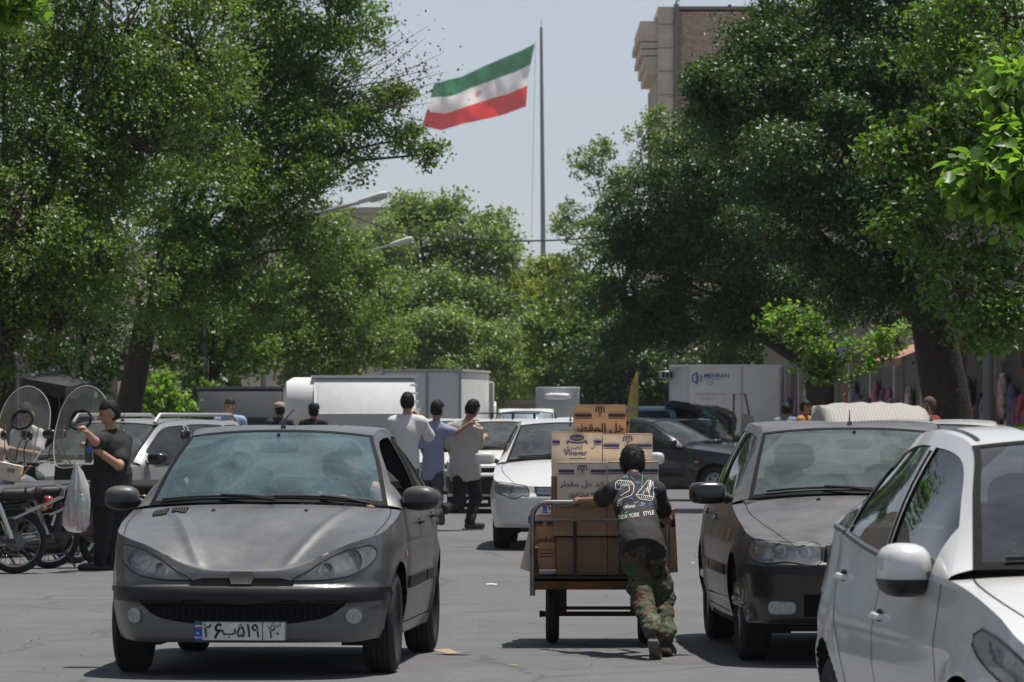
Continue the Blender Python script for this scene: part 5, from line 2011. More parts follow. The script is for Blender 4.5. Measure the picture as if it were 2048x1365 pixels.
# --- grey hatchback in the lane
dustgrey = mat('paint_grey', (0.095, 0.098, 0.101), 0.42, metal=0.4, coat=0.5, coatr=0.12, dust=0.42, dustcol=(0.30, 0.30, 0.292), var=0.05, vscale=2)
blackp = mat('bumper_black', (0.012, 0.012, 0.013), 0.42, spec=0.3, dust=0.25, dustcol=(0.14, 0.135, 0.13))
mesh_black = mat('grille_black', (0.006, 0.006, 0.006), 0.8, spec=0.08)
SP206 = dict(
    nc=230, nr=42, L=3.82, W=1.65, wheel_r=0.295, track=1.44, tyre_w=0.18, paint=dustgrey,
    outline=[(0, 0.0, .605, .205), (.25, .012, .62, .205), (.48, .06, .695, .205), (.66, .17, .762, .205), (.755, .33, .80, .215), (.80, .6, .845, .22), (.82, .9, .885, .21),
             (.828, 1.2, .925, .2), (.832, 1.6, .94, .2), (.832, 2.3, .955, .2), (.83, 2.9, .975, .2), (.815, 3.35, .99, .22), (.765, 3.62, .975, .25), (.6, 3.76, .955, .27), (.3, 3.81, .945, .28), (0, 3.82, .945, .28)],
    front=[(.19, .05), (.23, .012), (.28, .0), (.38, .0), (.405, .012), (.42, .012), (.432, -.016), (.50, -.014), (.515, .004), (.53, .035), (.60, .06), (.70, .12), (.8, .18)],
    side=[(.2, .06), (.26, .04), (.40, .012), (.44, .008), (.6, 0), (.75, .006), (.88, .028), (1.0, .055)],
    rear=[(.25, .06), (.4, 0), (.55, 0), (.6, .03), (.9, .07), (1.0, .1)],
    arches=[(.79, .345), (3.23, .345)], cowl_y=1.22, deck_y=3.64, cowl_c=(.985, .965), deck_c=(3.76, .96), hood_p=1.45, crease=(.24, .55, .016),
    upper=[(.705, 1.26, .95), (.625, 1.6, 1.19), (.55, 1.93, 1.355), (.575, 2.4, 1.40), (.55, 2.95, 1.375), (.53, 3.2, 1.335), (.60, 3.5, 1.12), (.65, 3.67, .985)],
    header=(1.93,), header_c=(1.85, 1.395), rheader=(3.2,), rheader_c=(3.28, 1.375), roof_bow=.035,
    windows=[(1.50, 2.30), (2.38, 3.08)], glass=glass_mat('screen_206', (0.78, 0.90, 0.90), 0.31, 1.75, (0.32, 0.50, 0.56), spots=0.35),
    side_glass=glass_mat('side_206', (0.35, 0.40, 0.40), 0.06), rear_glass=glass_mat('rear_206', (0.80, 0.86, 0.82), 0.05), open_window=(1, 0),
    lamps=[dict(poly=[(.284, .560), (.36, .60), (.45, .66), (.55, .712), (.64, .742), (.715, .742), (.735, .71), (.70, .645), (.62, .59), (.5, .563), (.38, .556)],
                bowls=[(.60, .665, .065), (.47, .605, .045)])],
    mirror=(.885, 1.38, .995, .105, .085, .072, 2.6), mirror_mat=mat('mirror_plastic', (0.045, 0.046, 0.048), 0.45, dust=.35), mirror_lower=True,
    handles=[(2.12, .84), (2.95, .86)], handle_mat=blackp,
    seams=[[(1.27, .90), (1.24, .60), (1.27, .30)], [(2.34, .95), (2.33, .6), (2.36, .28)], [(3.05, .97), (2.98, .72), (2.86, .50)], [(1.27, .27), (2.87, .27)]],
    hood_seam=[[(.715, .36), (.745, .7), (.745, 1.0), (.73, 1.2)]],
    wipers=[(.06, -.62, .045, .05), (.60, .02, .03, .055)], antenna=(0.0, 1.98, .11, .5), driver=1, rim='steel', seat_top=1.08)
SP206['patches'] = [
    dict(name='bumper_strip', mat=blackp, both=False, poly=[(-.80, .436), (-.6, .43), (-.3, .432), (.3, .432), (.6, .43), (.80, .436), (.80, .508), (.6, .512), (.3, .517), (-.3, .517), (-.6, .512), (-.80, .508)], off=.006, skirt=.01),
    dict(name='lower_grille', mat=mesh_black, poly=smooth_poly([(-.58, .42), (0, .425), (.58, .42), (.50, .36), (.36, .325), (0, .315), (-.36, .325), (-.50, .36)], 60), off=.004),
    dict(name='nose_grille', mat=mesh_black, poly=[(-.29, .525), (.29, .525), (.30, .548), (.22, .567), (-.22, .567), (-.30, .548)], off=.004),
    dict(name='badge_plate', mat=mat('badge_grey', (.035, .036, .038), .5, dust=.3), poly=[(-.055, .525), (.055, .525), (.075, .578), (.06, .60), (-.06, .60), (-.075, .578)], off=.012, skirt=.012),
    dict(name='fog_light', mat=mat('fog_lens', (.33, .34, .35), .22, coat=.6, var=.3, vscale=90), both=True, poly=[(.62 + .042 * math.cos(t), .352 + .042 * math.sin(t)) for t in np.linspace(0, 6.283, 24, endpoint=False)], off=.006, skirt=.01),
    dict(name='side_strip', mat=blackp, both=True, ax='x', poly=[(1.30, .47), (2.30, .48), (2.30, .545), (1.30, .54), (1.27, .505)], off=.012, skirt=.012),
    dict(name='side_strip', mat=blackp, both=True, ax='x', poly=[(2.38, .48), (2.84, .485), (2.82, .545), (2.38, .545)], off=.012, skirt=.012),
    dict(name='side_repeater', mat=mat('repeater_orange', (.55, .25, .08), .3), both=True, ax='x', poly=[(1.13, .66), (1.19, .66), (1.19, .69), (1.13, .69)], off=.006, skirt=.006),
    dict(name='washer_nozzle', mat=blackp, both=True, ax='z', poly=[(.27 + .011 * math.cos(t), .86 + .011 * math.sin(t)) for t in np.linspace(0, 6.283, 10, endpoint=False)], off=.008, skirt=.008),
]
for vx in (-.585, -.472):
    SP206['patches'].append(dict(name='hood_vent', mat=mesh_black, ax='z', poly=[(vx - .042, .84), (vx - .048, .96), (vx - .03, .985), (vx + .03, .985), (vx + .045, .96), (vx + .045, .84), (vx + .022, .82), (vx - .028, .82)], off=.003))
car206, B206, bvh206 = make_car(SP206, 'dusty grey hatchback with black bumper strip and hood vents driving in the lane', (-1.523, 26.36, 0), -0.073, name='hatchback_car')
# slats of the hood vents, mesh bars of the lower grille

for vx in (-.585, -.472):
    for k in range(5):
        x = vx - .032 + k * .016
        MB().add(*ribbon(bvh206, [(x + .006, .835, 0), (x, .97, 0)], .005, .007, ax='z')).build('vent_slat', mat('vent_grey', (.085, .085, .09), .6, spec=.2), car206, smooth=False)

for k in range(24):
    x = -.44 + k * .038
    MB().add(*ribbon(bvh206, [(x, 0, .335), (x, 0, .415)], .006, .008, ax='y')).build('grille_bar', mat('bar_black', (.012, .012, .012), .6, spec=.2), car206, smooth=False)
number_plate(car206, -.008, .272, [('\u06F2', -.185, .105, 0, 1.0), ('6', -.125, .105, -.004, 1.0), ('\u0628', -.062, .085, .006, 1.0), ('\u06F5\u06F1\u06F9', .045, .105, 0, 1.0), ('\u06F2\u06F0', .192, .085, -.012, .95), ('\uFEE5\uFE8D\uFEAE\uFEF3\uFE8D', .192, .032, .036, 1.3)])
# --- the other cars
white = mat('paint_white', (.66, .66, .645), .35, coat=.8, coatr=.08, dust=.14, dustcol=(.42, .39, .34))
white2 = mat('paint_white_old', (.66, .66, .64), .42, coat=.5, coatr=.15, dust=.2, dustcol=(.42, .39, .34))
dusty = mat('paint_charcoal_dusty', (.052, .050, .050), .45, metal=.2, coat=.5, coatr=.15, dust=.55, dustcol=(.27, .25, .225))
navy = mat('paint_dark_blue', (.020, .024, .034), .35, metal=.3, coat=.8, coatr=.08, dust=.25, dustcol=(.22, .21, .2))
silver = mat('paint_silver', (.42, .43, .42), .36, metal=.45, coat=.6, dust=.12)
bumper2 = mat('bumper_gloss_black', (.010, .010, .011), .25, coat=.4, dust=.28, dustcol=(.2, .185, .165))
chrome = mat('chrome', (.62, .63, .65), .14, metal=1.0)
slat_grey = mat('slat_grey', (.16, .165, .17), .4, metal=.4)


def rect(x0, x1, z0, z1):
    return [(x0, z0), (x1, z0), (x1, z1), (x0, z1)]


def sedan(**o):
    sp = dict(
        L=4.5, W=1.72, wheel_r=.305, track=1.47, tyre_w=.185, paint=dusty,
        outline=[(0, 0, .70, .25), (.35, .022, .705, .25), (.6, .075, .718, .25), (.735, .17, .735, .25), (.81, .33, .765, .25), (.842, .6, .82, .24), (.855, .95, .868, .22), (.862, 1.42, .925, .2), (.866, 2.0, .94, .2), (.866, 3.0, .955, .2),
                 (.855, 3.6, .965, .22), (.825, 4.1, .962, .25), (.765, 4.38, .945, .28), (.5, 4.48, .935, .28), (0, 4.5, .93, .28)],
        front=[(.24, .07), (.28, .02), (.34, 0), (.5, -.008), (.56, -.016), (.60, -.008), (.618, .03), (.66, .045), (.73, .07), (.8, .12)],
        side=[(.2, .07), (.26, .045), (.4, .012), (.55, 0), (.7, .004), (.88, .03), (1.0, .06)],
        rear=[(.28, .05), (.4, 0), (.6, 0), (.63, .03), (.95, .06)],
        arches=[(.87, .355), (3.54, .355)], cowl_y=1.46, deck_y=4.06, cowl_c=(1.26, .99), deck_c=(4.12, 1.0), hood_p=1.35,
        upper=[(.71, 1.5, .965), (.615, 1.95, 1.235), (.565, 2.2, 1.37), (.59, 2.65, 1.425), (.58, 3.2, 1.415), (.55, 3.5, 1.355), (.60, 3.9, 1.08), (.64, 4.06, .985)],
        header=(2.2,), header_c=(2.12, 1.405), rheader=(3.5,), rheader_c=(3.58, 1.395), roof_bow=.04,
        windows=[(1.76, 2.6), (2.68, 3.42)], glass=glass_mat('screen_dusty', (.74, .86, .84), .28, 1.75, (.42, .54, .52), spots=.12), side_glass=glass_mat('side_dark', (.28, .32, .30), .08),
        rear_glass=glass_mat('rear_clear', (.82, .9, .87), .06),
        mirror=(.955, 1.62, 1.0, .115, .075, .068, 4.0), mirror_mat=bumper2, handles=[(2.42, .83), (3.3, .85)], handle_mat=bumper2, handle_out=.010,
        seams=[[(1.5, .90), (1.45, .6), (1.48, .3)], [(2.64, .95), (2.62, .6), (2.64, .28)], [(3.46, .95), (3.36, .74), (3.2, .5)], [(1.5, .27), (3.2, .27)]],
        hood_seam=[[(.56, .12), (.70, .6), (.745, 1.0), (.74, 1.40)]],
        wipers=[(.04, -.60, .05, .06), (.62, .10, .04, .06)], antenna=(0, 2.32, .09, .05), driver=1, seat_top=1.12, rear_margin=(.02, .1, .06))
    sp.update(o)
    return sp


def slats(bvh, root, x0, x1, z0, z1, n, m, w=.012):
    for k in range(n):
        z = lerp(z0, z1, (k + .5) / n)
        q = MB().add(*ribbon(bvh, [(x0, 0, z), (x1, 0, z)], w, .008, ax='y'))
        q.build('grille_slat', m, root, smooth=False)


# dusty charcoal saloon facing us
sp = sedan(nc=230, nr=42, lamps=[dict(poly=[(.40, .622), (.40, .715), (.55, .728), (.70, .738), (.785, .742), (.80, .70), (.80, .645), (.77, .622), (.6, .618)], bowls=[(.50, .672, .046), (.64, .68, .048)], amber=(.745, .682, .03))])
sp['patches'] = [
    dict(name='bumper', mat=bumper2, poly=[(-.85, .262), (.85, .262), (.85, .56), (.8, .60), (-.8, .60), (-.85, .56)], off=.006),
    dict(name='bumper_strip', mat=blackp, poly=[(-.84, .545), (.84, .545), (.84, .59), (-.84, .59)], off=.016, skirt=.012),
    dict(name='air_intake', mat=mesh_black, poly=rect(-.5, .5, .30, .43), off=.010),
    dict(name='grille', mat=mesh_black, poly=[(-.385, .62), (.385, .62), (.37, .71), (-.37, .71)], off=.005),
    dict(name='fog_light', mat=mat('fog_lens', (.33, .34, .35), .22), both=True, smooth=True, n=20, poly=[(.55, .325), (.55, .375), (.62, .385), (.69, .38), (.69, .32), (.62, .315)], off=.012, skirt=.01),
    dict(name='side_strip', mat=blackp, both=True, ax='x', poly=rect(1.47, 2.6, .50, .56), off=.012, skirt=.012),
    dict(name='side_strip', mat=blackp, both=True, ax='x', poly=rect(2.66, 3.17, .50, .56), off=.012, skirt=.012),
    dict(name='side_repeater', mat=mat('repeater_orange', (.6, .22, .04), .3), both=True, ax='x', smooth=True, n=14, poly=[(1.22, .72), (1.28, .72), (1.29, .75), (1.28, .78), (1.22, .78), (1.21, .75)], off=.008, skirt=.008),
    dict(name='washer_nozzle', mat=blackp, both=True, ax='z', poly=rect(.30, .325, 1.12, 1.14), off=.01, skirt=.01)]
saloon, _, bv = make_car(sp, 'dust-covered charcoal saloon with square headlights and blue cloth inside, facing oncoming', (2.22, 27.62, 0), .03, name='saloon_car')
slats(bv, saloon, -.36, .36, .63, .70, 4, slat_grey)
# blue cloth lying on the parcel side
V, Q = sdf_surface([cap((.02, 3.05, 1.04), (.34, 3.0, 1.10), .05, .03), cap((.3, 3.0, 1.1), (.5, 3.02, 1.02), .04, .02), cap((.1, 3.0, 1.0), (.25, 2.98, 1.07), .05)], .012, .03)
cl = quad_obj('blue_cloth', V, Q, mat('cloth_blue', (.03, .12, .5), .8), None, .015, 14)
cl.location, cl.rotation_euler = saloon.location, saloon.rotation_euler
tag(cl, 'crumpled bright blue cloth on the rear seat back inside the dusty saloon', 'cloth')

# white hatchback at the right edge
sp = dict(
    nc=230, nr=42, L=4.11, W=1.70, wheel_r=.305, track=1.49, tyre_w=.19, paint=white,
    outline=[(0, 0, .60, .2), (.35, .04, .62, .2), (.58, .13, .67, .2), (.72, .29, .76, .2), (.79, .55, .86, .2), (.832, .9, .93, .2), (.845, 1.2, .955, .19), (.852, 1.6, .965, .19), (.855, 2.2, .985, .19), (.855, 2.8, 1.015, .19), (.848, 3.4, 1.06, .2),
             (.80, 3.82, 1.07, .24), (.62, 4.05, 1.03, .28), (.3, 4.10, 1.0, .28), (0, 4.11, 1.0, .28)],
    front=[(.2, .05), (.25, .01), (.35, 0), (.5, .01), (.6, .05), (.7, .12), (.85, .22)],
    side=[(.19, .07), (.25, .04), (.36, .02), (.46, .03), (.62, .002), (.74, 0), (.80, .012), (.9, .035), (1.06, .065)],
    rear=[(.28, .05), (.4, 0), (.6, 0), (.7, .03), (1.0, .1)],
    arches=[(.83, .365), (3.40, .365)], cowl_y=1.16, deck_y=3.84, cowl_c=(.93, .985), deck_c=(3.98, 1.05), hood_p=1.5, crease=(.4, .58, .012),
    upper=[(.72, 1.2, .985), (.645, 1.6, 1.215), (.575, 1.98, 1.375), (.605, 2.4, 1.425), (.59, 2.9, 1.41), (.56, 3.3, 1.35), (.615, 3.66, 1.18), (.66, 3.86, 1.085)],
    header=(1.98,), header_c=(1.9, 1.41), rheader=(3.3,), rheader_c=(3.4, 1.40), roof_bow=.035,
    windows=[(1.5, 2.34), (2.42, 3.26), (3.31, 3.6)], glass=glass_mat('screen_white', (.6, .68, .7), .16, 1.75, (.46, .48, .5), spots=.2), side_glass=glass_mat('side_dark2', (.16, .19, .17), .05, 1.55), window_trim=mat('trim_satin', (.10, .10, .10), .3, metal=.6),
    lamps=[dict(poly=[(.40, .57), (.52, .60), (.64, .66), (.73, .74), (.795, .82), (.81, .77), (.765, .66), (.68, .58), (.56, .535), (.45, .53)], bowls=[(.67, .65, .05), (.55, .58, .042)])],
    mirror=(.875, 1.60, .975, .082, .11, .088, 3.0), mirror_lower=True, handles=[(2.26, .795), (3.16, .90)], handle_mat=white,
    seams=[[(1.30, .94), (1.20, .6), (1.24, .28)], [(2.38, .98), (2.36, .6), (2.38, .26)], [(3.42, 1.04), (3.26, .82), (3.04, .6), (2.98, .3)], [(1.24, .25), (2.98, .25)]],
    hood_seam=[[(.60, .36), (.72, .7), (.745, 1.0), (.73, 1.15)]], wipers=[(.06, -.62, .05, .06)], driver=1, seat_top=1.1, seat_dy=.1)
sp['patches'] = [dict(name='roof_strip', mat=blackp, both=True, ax='z', poly=[(.535, 2.04), (.55, 2.04), (.565, 2.5), (.55, 3.2), (.535, 3.2), (.55, 2.5)], off=.004),
                 dict(name='tail_light', mat=mat('tail_red', (.35, .02, .02), .2, coat=.8), both=True, ax='x', smooth=True, n=24, poly=[(3.66, .86), (3.74, 1.0), (3.9, 1.04), (3.98, .98), (3.95, .88), (3.8, .82)], off=.006),
                 dict(name='sunroof', mat=mat('sunroof_glass', (.01, .012, .014), .05, coat=1), ax='z', poly=rect(-.36, .36, 2.2, 2.75), off=.004)]
whitehatch, _, _ = make_car(sp, 'shiny white hatchback with body-coloured mirror and dark windows beside the dusty saloon', (2.30, 13.9, 0), .09, name='hatchback_car')

# white saloon behind the cart
lampd = dict(poly=[(.42, .60), (.44, .70), (.55, .725), (.68, .74), (.77, .745), (.80, .70), (.78, .635), (.70, .61), (.62, .578), (.54, .578), (.50, .60)], bowls=[(.58, .648, .055), (.70, .675, .04)])
sp = sedan(paint=white, lamps=[lampd], mirror_mat=white, handle_mat=white, glass=glass_mat('screen_grey', (.40, .47, .50), .20, 1.5, (.5, .55, .58)))
sp['patches'] = [dict(name='grille', mat=mesh_black, poly=[(-.33, .60), (.33, .60), (.36, .70), (-.36, .70)], off=.006),
                 dict(name='air_intake', mat=mesh_black, poly=rect(-.42, .42, .30, .38), off=.006),
                 dict(name='fog_cover', mat=white2, both=True, poly=[(.50, .29), (.70, .30), (.72, .40), (.50, .40)], off=.008)]
pars, _, bv = make_car(sp, 'clean white saloon with round-based headlights waiting behind the laden cart', (.60, 51.5, 0), -.03, name='saloon_car')
slats(bv, pars, -.33, .33, .61, .69, 5, chrome, .010)
number_plate(pars, -.02, .47, [('\u06F7\u06F3', -.152, .105, 0, 1.0), ('\u062F', -.062, .085, .006, 1.0), ('\u06F1\u06F2\u06F6', .045, .105, 0, 1.0)], dusty=.15)

# small boxy white saloon carrying a roof rack
def boxy(**o):
    q = dict(L=3.95, W=1.60, wheel_r=.27, track=1.40, tyre_w=.165, paint=white2,
             outline=[(0, 0, .72, .26), (.4, .015, .725, .26), (.62, .06, .735, .26), (.73, .15, .75, .26), (.78, .32, .78, .25), (.795, .8, .85, .23), (.80, 1.2, .90, .22), (.80, 2.0, .92, .22), (.80, 3.0, .93, .22), (.79, 3.5, .935, .25), (.74, 3.82, .92, .28), (.5, 3.93, .91, .28), (0, 3.95, .91, .28)],
             arches=[(.72, .325), (3.06, .325)], cowl_y=1.18, deck_y=3.45, cowl_c=(1.02, .955), deck_c=(3.5, .97),
             upper=[(.67, 1.22, .935), (.58, 1.65, 1.22), (.54, 1.88, 1.365), (.565, 2.3, 1.415), (.55, 2.8, 1.405), (.53, 3.0, 1.36), (.58, 3.3, 1.08), (.62, 3.44, .965)],
             header=(1.88,), header_c=(1.82, 1.395), rheader=(3.0,), rheader_c=(3.06, 1.385), windows=[(1.45, 2.2), (2.27, 2.92)], mirror=(.88, 1.36, .97, .09, .06, .055, 4),
             handles=[(2.05, .8), (2.8, .82)], seams=[[(1.25, .88), (1.25, .3)], [(2.23, .92), (2.23, .28)], [(2.95, .92), (2.8, .5)]], hood_seam=[[(.55, .1), (.68, .6), (.69, 1.1)]],
             lamps=[dict(poly=[(.40, .60), (.40, .70), (.55, .712), (.70, .715), (.73, .69), (.73, .61), (.6, .597)], bowls=[(.52, .652, .042)], amber=(.67, .655, .028))],
             glass=glass_mat('screen_grey', (.40, .47, .50), .20, 1.5, (.5, .55, .58)), mirror_mat=blackp, handle_mat=blackp, antenna=None, seat_top=1.08)
    q.update(o)
    s_ = sedan(**q)
    s_['patches'] = [dict(name='bumper', mat=blackp if o.get('dark_bumper', True) else s_['paint'], poly=[(-.79, .30), (.79, .30), (.79, .56), (-.79, .56)], off=.012),
                     dict(name='grille', mat=mesh_black, poly=rect(-.37, .37, .62, .69), off=.006)]
    return s_


rackcar, _, _ = make_car(boxy(), 'small boxy white saloon with black bumper and a bar rack on its roof', (-.22, 71.0, 0), -.03, name='saloon_car')
rk = MB()
for y in (2.0, 2.7):
    for x in np.linspace(-.5, .5, 4):
        rk.tube([(x, y, 1.40), (x, y, 1.52)], .012, 6)
for x in (-.56, .56):
    rk.tube([(x, 1.85, 1.52), (x, 2.9, 1.52)], .014, 6)
for y in np.linspace(1.85, 2.9, 6):
    rk.tube([(-.56, y, 1.52), (.56, y, 1.52)], .013, 6)
rk.build('roof_rack', mat('rack_black', (.015, .015, .015), .5), rackcar)
make_car(boxy(dark_bumper=False, paint=white), 'small white saloon half hidden behind the three walking men', (-1.02, 76.0, 0), -.02, name='saloon_car')

# dark saloon turning across the street
lamp3 = dict(poly=[(.42, .61), (.42, .70), (.6, .712), (.77, .72), (.80, .66), (.78, .615)], bowls=[(.56, .66, .045)])
sp = sedan(paint=navy, lamps=[lamp3], mirror_mat=navy, glass=glass_mat('screen_sky', (.42, .5, .54), .16, 1.6, (.45, .5, .55)), side_glass=glass_mat('side_dark'), handle_mat=navy)
sp['patches'] = [dict(name='side_strip', mat=blackp, both=True, ax='x', poly=rect(1.47, 2.6, .42, .50), off=.012, skirt=.012), dict(name='side_strip', mat=blackp, both=True, ax='x', poly=rect(2.66, 3.17, .42, .50), off=.012, skirt=.012),
                 dict(name='side_repeater', mat=mat('repeater_orange', (.6, .22, .04), .3), both=True, ax='x', poly=rect(1.16, 1.24, .66, .70), off=.008, skirt=.008)]
make_car(sp, 'dark blue saloon standing across the street behind the cart', (4.65, 81.6, 0), R(64), name='saloon_car')

# white estate car with roof rails behind the man in black
sp = sedan(paint=silver, L=4.3, upper=[(.71, 1.5, .965), (.615, 1.95, 1.235), (.575, 2.2, 1.37), (.60, 2.65, 1.425), (.60, 3.4, 1.42), (.585, 3.85, 1.38), (.62, 4.02, 1.15), (.65, 4.08, .99)], rheader=(3.85,), rheader_c=(3.92, 1.405),
           windows=[(1.76, 2.6), (2.68, 3.4), (3.46, 3.9)], deck_y=4.08, deck_c=(4.2, .98), glass=glass_mat('screen_grey', (.40, .47, .50), .20, 1.5, (.5, .55, .58)), side_glass=glass_mat('side_teal', (.30, .40, .40), .10, 1.5), lamps=[lamp3])
estate, Be, _ = make_car(sp, 'silver estate car with roof rails standing behind the man in black', (-5.58, 51.3, 0), R(-30), name='estate_car')
for sx in (-1, 1):
    rl = MB().tube([(sx * .56, 2.15, 1.40), (sx * .56, 2.25, 1.49), (sx * .56, 3.7, 1.49), (sx * .56, 3.85, 1.40)], .022, 8)
    rl.build('roof_rail', mat('rail_grey', (.5, .5, .5), .35, metal=.6), estate)

# cars farther back
make_car(sedan(paint=white, lamps=[lampd], mirror_mat=white, handle_mat=white, antenna=(-.02, 2.45, .14, -.1)), 'white saloon parked by the kerb behind the dusty saloon, antenna on its roof', (3.88, 40.3, 0), .02, name='saloon_car')
make_car(sedan(paint=white2, lamps=[lampd], mirror_mat=white2, handle_mat=white2, antenna=None, upper=[(.71, 1.5, 1.0), (.615, 1.85, 1.35), (.60, 2.0, 1.55), (.62, 2.65, 1.62), (.62, 3.4, 1.61), (.60, 3.7, 1.56), (.63, 3.98, 1.2), (.65, 4.08, .99)], header=(2.0,), header_c=(1.95, 1.59), rheader=(3.7,), rheader_c=(3.75, 1.6)),
         'tall white car coming up the middle of the street behind the rack car', (.32, 104, 0), 0, name='parked_car')
make_car(boxy(), 'white saloon with teal-looking windscreen beside the far box truck', (1.25, 121, 0), 0, name='saloon_car')
make_car(boxy(paint=navy), 'black car with bright reflections behind the dark blue saloon', (4.75, 95, 0), R(30), name='saloon_car')
# ---------------------------------------------------------------- trucks, pickups, covered things
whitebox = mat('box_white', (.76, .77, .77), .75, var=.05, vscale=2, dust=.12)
greybox = mat('box_grey', (.045, .05, .058), .8, spec=.12, dust=.1)  # grey darkened to carry the tree shade on the canopy pickup
tmetal = mat('truck_metal', (.34, .35, .36), .45, metal=.4, dust=.2)


def truck_wheels(root, ys, tr=1.5, r=.36, w=.2):
    for y in ys:
        for sx in (1, -1):
            wheel(root, sx * tr / 2, y, r, w, 'steel', 0, sx)


def cab(root, paint, w=1.66, h0=.55, h1=1.95, y0=0, L=1.7):
    """forward-control pickup cab: front at y0 facing -y"""
    hw = w / 2
    prof = [(y0 + .02, h0), (y0, h0 + .35), (y0 + .05, h0 + .62), (y0 + .42, h1 - .08), (y0 + .62, h1), (y0 + L, h1), (y0 + L, h0)]
    MB().prism(prof, -hw, hw, 'x').build('cab', paint, root, bevel=.04, bseg=2)
    gl = glass_mat('screen_grey', (.40, .47, .50), .20, 1.5, (.5, .55, .58))
    a, b = Vector((0, y0 + .05, h0 + .62)), Vector((0, y0 + .42, h1 - .08))
    n = Vector((0, -(b.z - a.z), b.y - a.y)).normalized() * .012
    q = [a.lerp(b, .08) + n, a.lerp(b, .94) + n]
    MB().add([(-hw * .88, q[0].y, q[0].z), (hw * .88, q[0].y, q[0].z), (hw * .80, q[1].y, q[1].z), (-hw * .80, q[1].y, q[1].z)], [(0, 1, 2, 3)]).build('windscreen', mat('screen_dark_blue', (.03, .05, .08), .06, coat=1), root, smooth=False)
    for sx in (1, -1):
        MB().add([(sx * (hw + .004), y0 + .36, h0 + .68), (sx * (hw + .004), y0 + L - .25, h0 + .68), (sx * (hw + .004), y0 + L - .3, h1 - .14), (sx * (hw + .004), y0 + .62, h1 - .14)], [(0, 1, 2, 3)]).build('side_window', mat('screen_dark_blue', (.03, .05, .08), .06, coat=1), root, smooth=False)
        MB().blob((sx * hw * .72, y0 - .005, h0 + .36), (.12, .03, .075), 2, 4).build('headlight', mat('lamp_white', (.6, .6, .6), .15, coat=1), root)
        MB().blob((sx * (hw + .14), y0 + .3, h0 + .78), (.06, .05, .12), 2, 3).build('door_mirror', blackp, root)
    MB().box((0, y0 - .03, h0 - .02), (w * .98, .1, .2)).build('bumper', blackp, root, bevel=.02)
    MB().box((0, y0 - .006, h0 + .36), (w * .45, .03, .12)).build('grille', mesh_black, root, smooth=False)


# van with a white louvred canopy, seen from its back and side
r = thing('canopy_van', 'white canopy van with sloping sides and louvres, standing behind the walking men', 'van', (-1.75, 86, 0), R(4))
cp = [(-2.18, 1.05), (-2.18, 1.62), (-1.55, 2.20), (1.55, 2.20)]
cano = MB()
A = [(-2.25, 1.0, .0), (-2.05, 1.55, .0), (-1.9, 2.16, .35), (.0, 2.16, .35), (-.25, 1.60, -.12), (-.1, 1.0, -.12)]
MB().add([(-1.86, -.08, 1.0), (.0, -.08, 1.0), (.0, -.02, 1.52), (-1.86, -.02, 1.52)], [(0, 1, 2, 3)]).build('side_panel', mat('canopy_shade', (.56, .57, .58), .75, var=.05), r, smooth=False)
MB().add([(-1.86, -.02, 1.52), (.0, -.02, 1.52), (-.22, .55, 2.16), (-1.86, .55, 2.16)], [(0, 1, 2, 3)]).build('sloping_panel', whitebox, r, smooth=False)
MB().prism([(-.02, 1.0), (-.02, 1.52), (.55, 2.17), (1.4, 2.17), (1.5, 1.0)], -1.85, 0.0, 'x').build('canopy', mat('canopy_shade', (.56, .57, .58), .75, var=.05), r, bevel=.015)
MB().box((-.92, .95, 2.20), (1.95, .9, .05)).build('canopy_roof', whitebox, r, smooth=False)
for k in range(7):
    z = 1.12 + k * .15
    MB().box((.02 - max(0, z - 1.52) * .1, .12 + max(0, z - 1.52) * .85, z), (.12, .24, .02), rot=Matrix.Rotation(R(-18), 3, 'X')).build('louvre', whitebox, r, smooth=False)
nose = MB().lathe([(.0001, 0), (.2, .005), (.36, .06), (.42, .2), (.42, .55)], 20, Matrix.Translation((-2.42, .75, 1.66)) @ Matrix.Rotation(R(90), 4, 'Y') @ Matrix.Scale(1.25, 4, (1, 0, 0)))
nose.build('rounded_nose', whitebox, r)
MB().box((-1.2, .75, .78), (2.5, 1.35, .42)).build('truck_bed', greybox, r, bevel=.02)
for wx in (-1.95, -.45):
    for wy in (.2, 1.3):
        M_ = Matrix.Translation((wx, wy, .33)) @ Matrix.Rotation(R(90), 4, 'X')
        MB().lathe([(.18, -.09), (.32, -.09), (.33, 0), (.32, .09), (.18, .09), (.0001, .07)], 24, M_).build('wheel', mat('tyre_rubber', (.022, .022, .023), .78), r)

# white box truck behind it
r = thing('box_truck', 'plain white box truck showing its rear corner behind the canopy van', 'truck', (-1.98, 103, 0), R(-9))
MB().box((0, 1.9, 1.70), (1.75, 3.8, 1.50)).build('cargo_box', whitebox, r, bevel=.02)
MB().box((0, 1.9, 2.475), (1.82, 3.88, .05)).build('box_roof', mat('roof_dusty', (.52, .50, .46), .6), r, smooth=False)
for x in (-.86, .12, .86):
    MB().box((x, -.02, 1.72), (.05, .03, 1.5)).build('door_bar', tmetal, r, smooth=False)
MB().box((0, 1.9, .72), (1.5, 4.2, .36)).build('chassis', mat('under_black', (.006, .006, .006), .9), r, smooth=False)
truck_wheels(r, (.9, 3.4))
r = thing('box_truck', 'cream box truck with small rear lamps just beyond the plain white box truck', 'truck', (-1.2, 116, 0), 0)
MB().box((0, 1.8, 1.62), (1.5, 3.4, 1.4)).build('cargo_box', mat('box_cream', (.55, .54, .50), .5), r, bevel=.02)
for sx in (-1, 1):
    MB().box((sx * .6, .08, .98), (.1, .05, .1)).build('tail_light', mat('tail_red', (.35, .02, .02), .2), r, smooth=False)
cab(r, white2, 1.6, .5, 1.85, 3.6)
truck_wheels(r, (.9, 3.9))

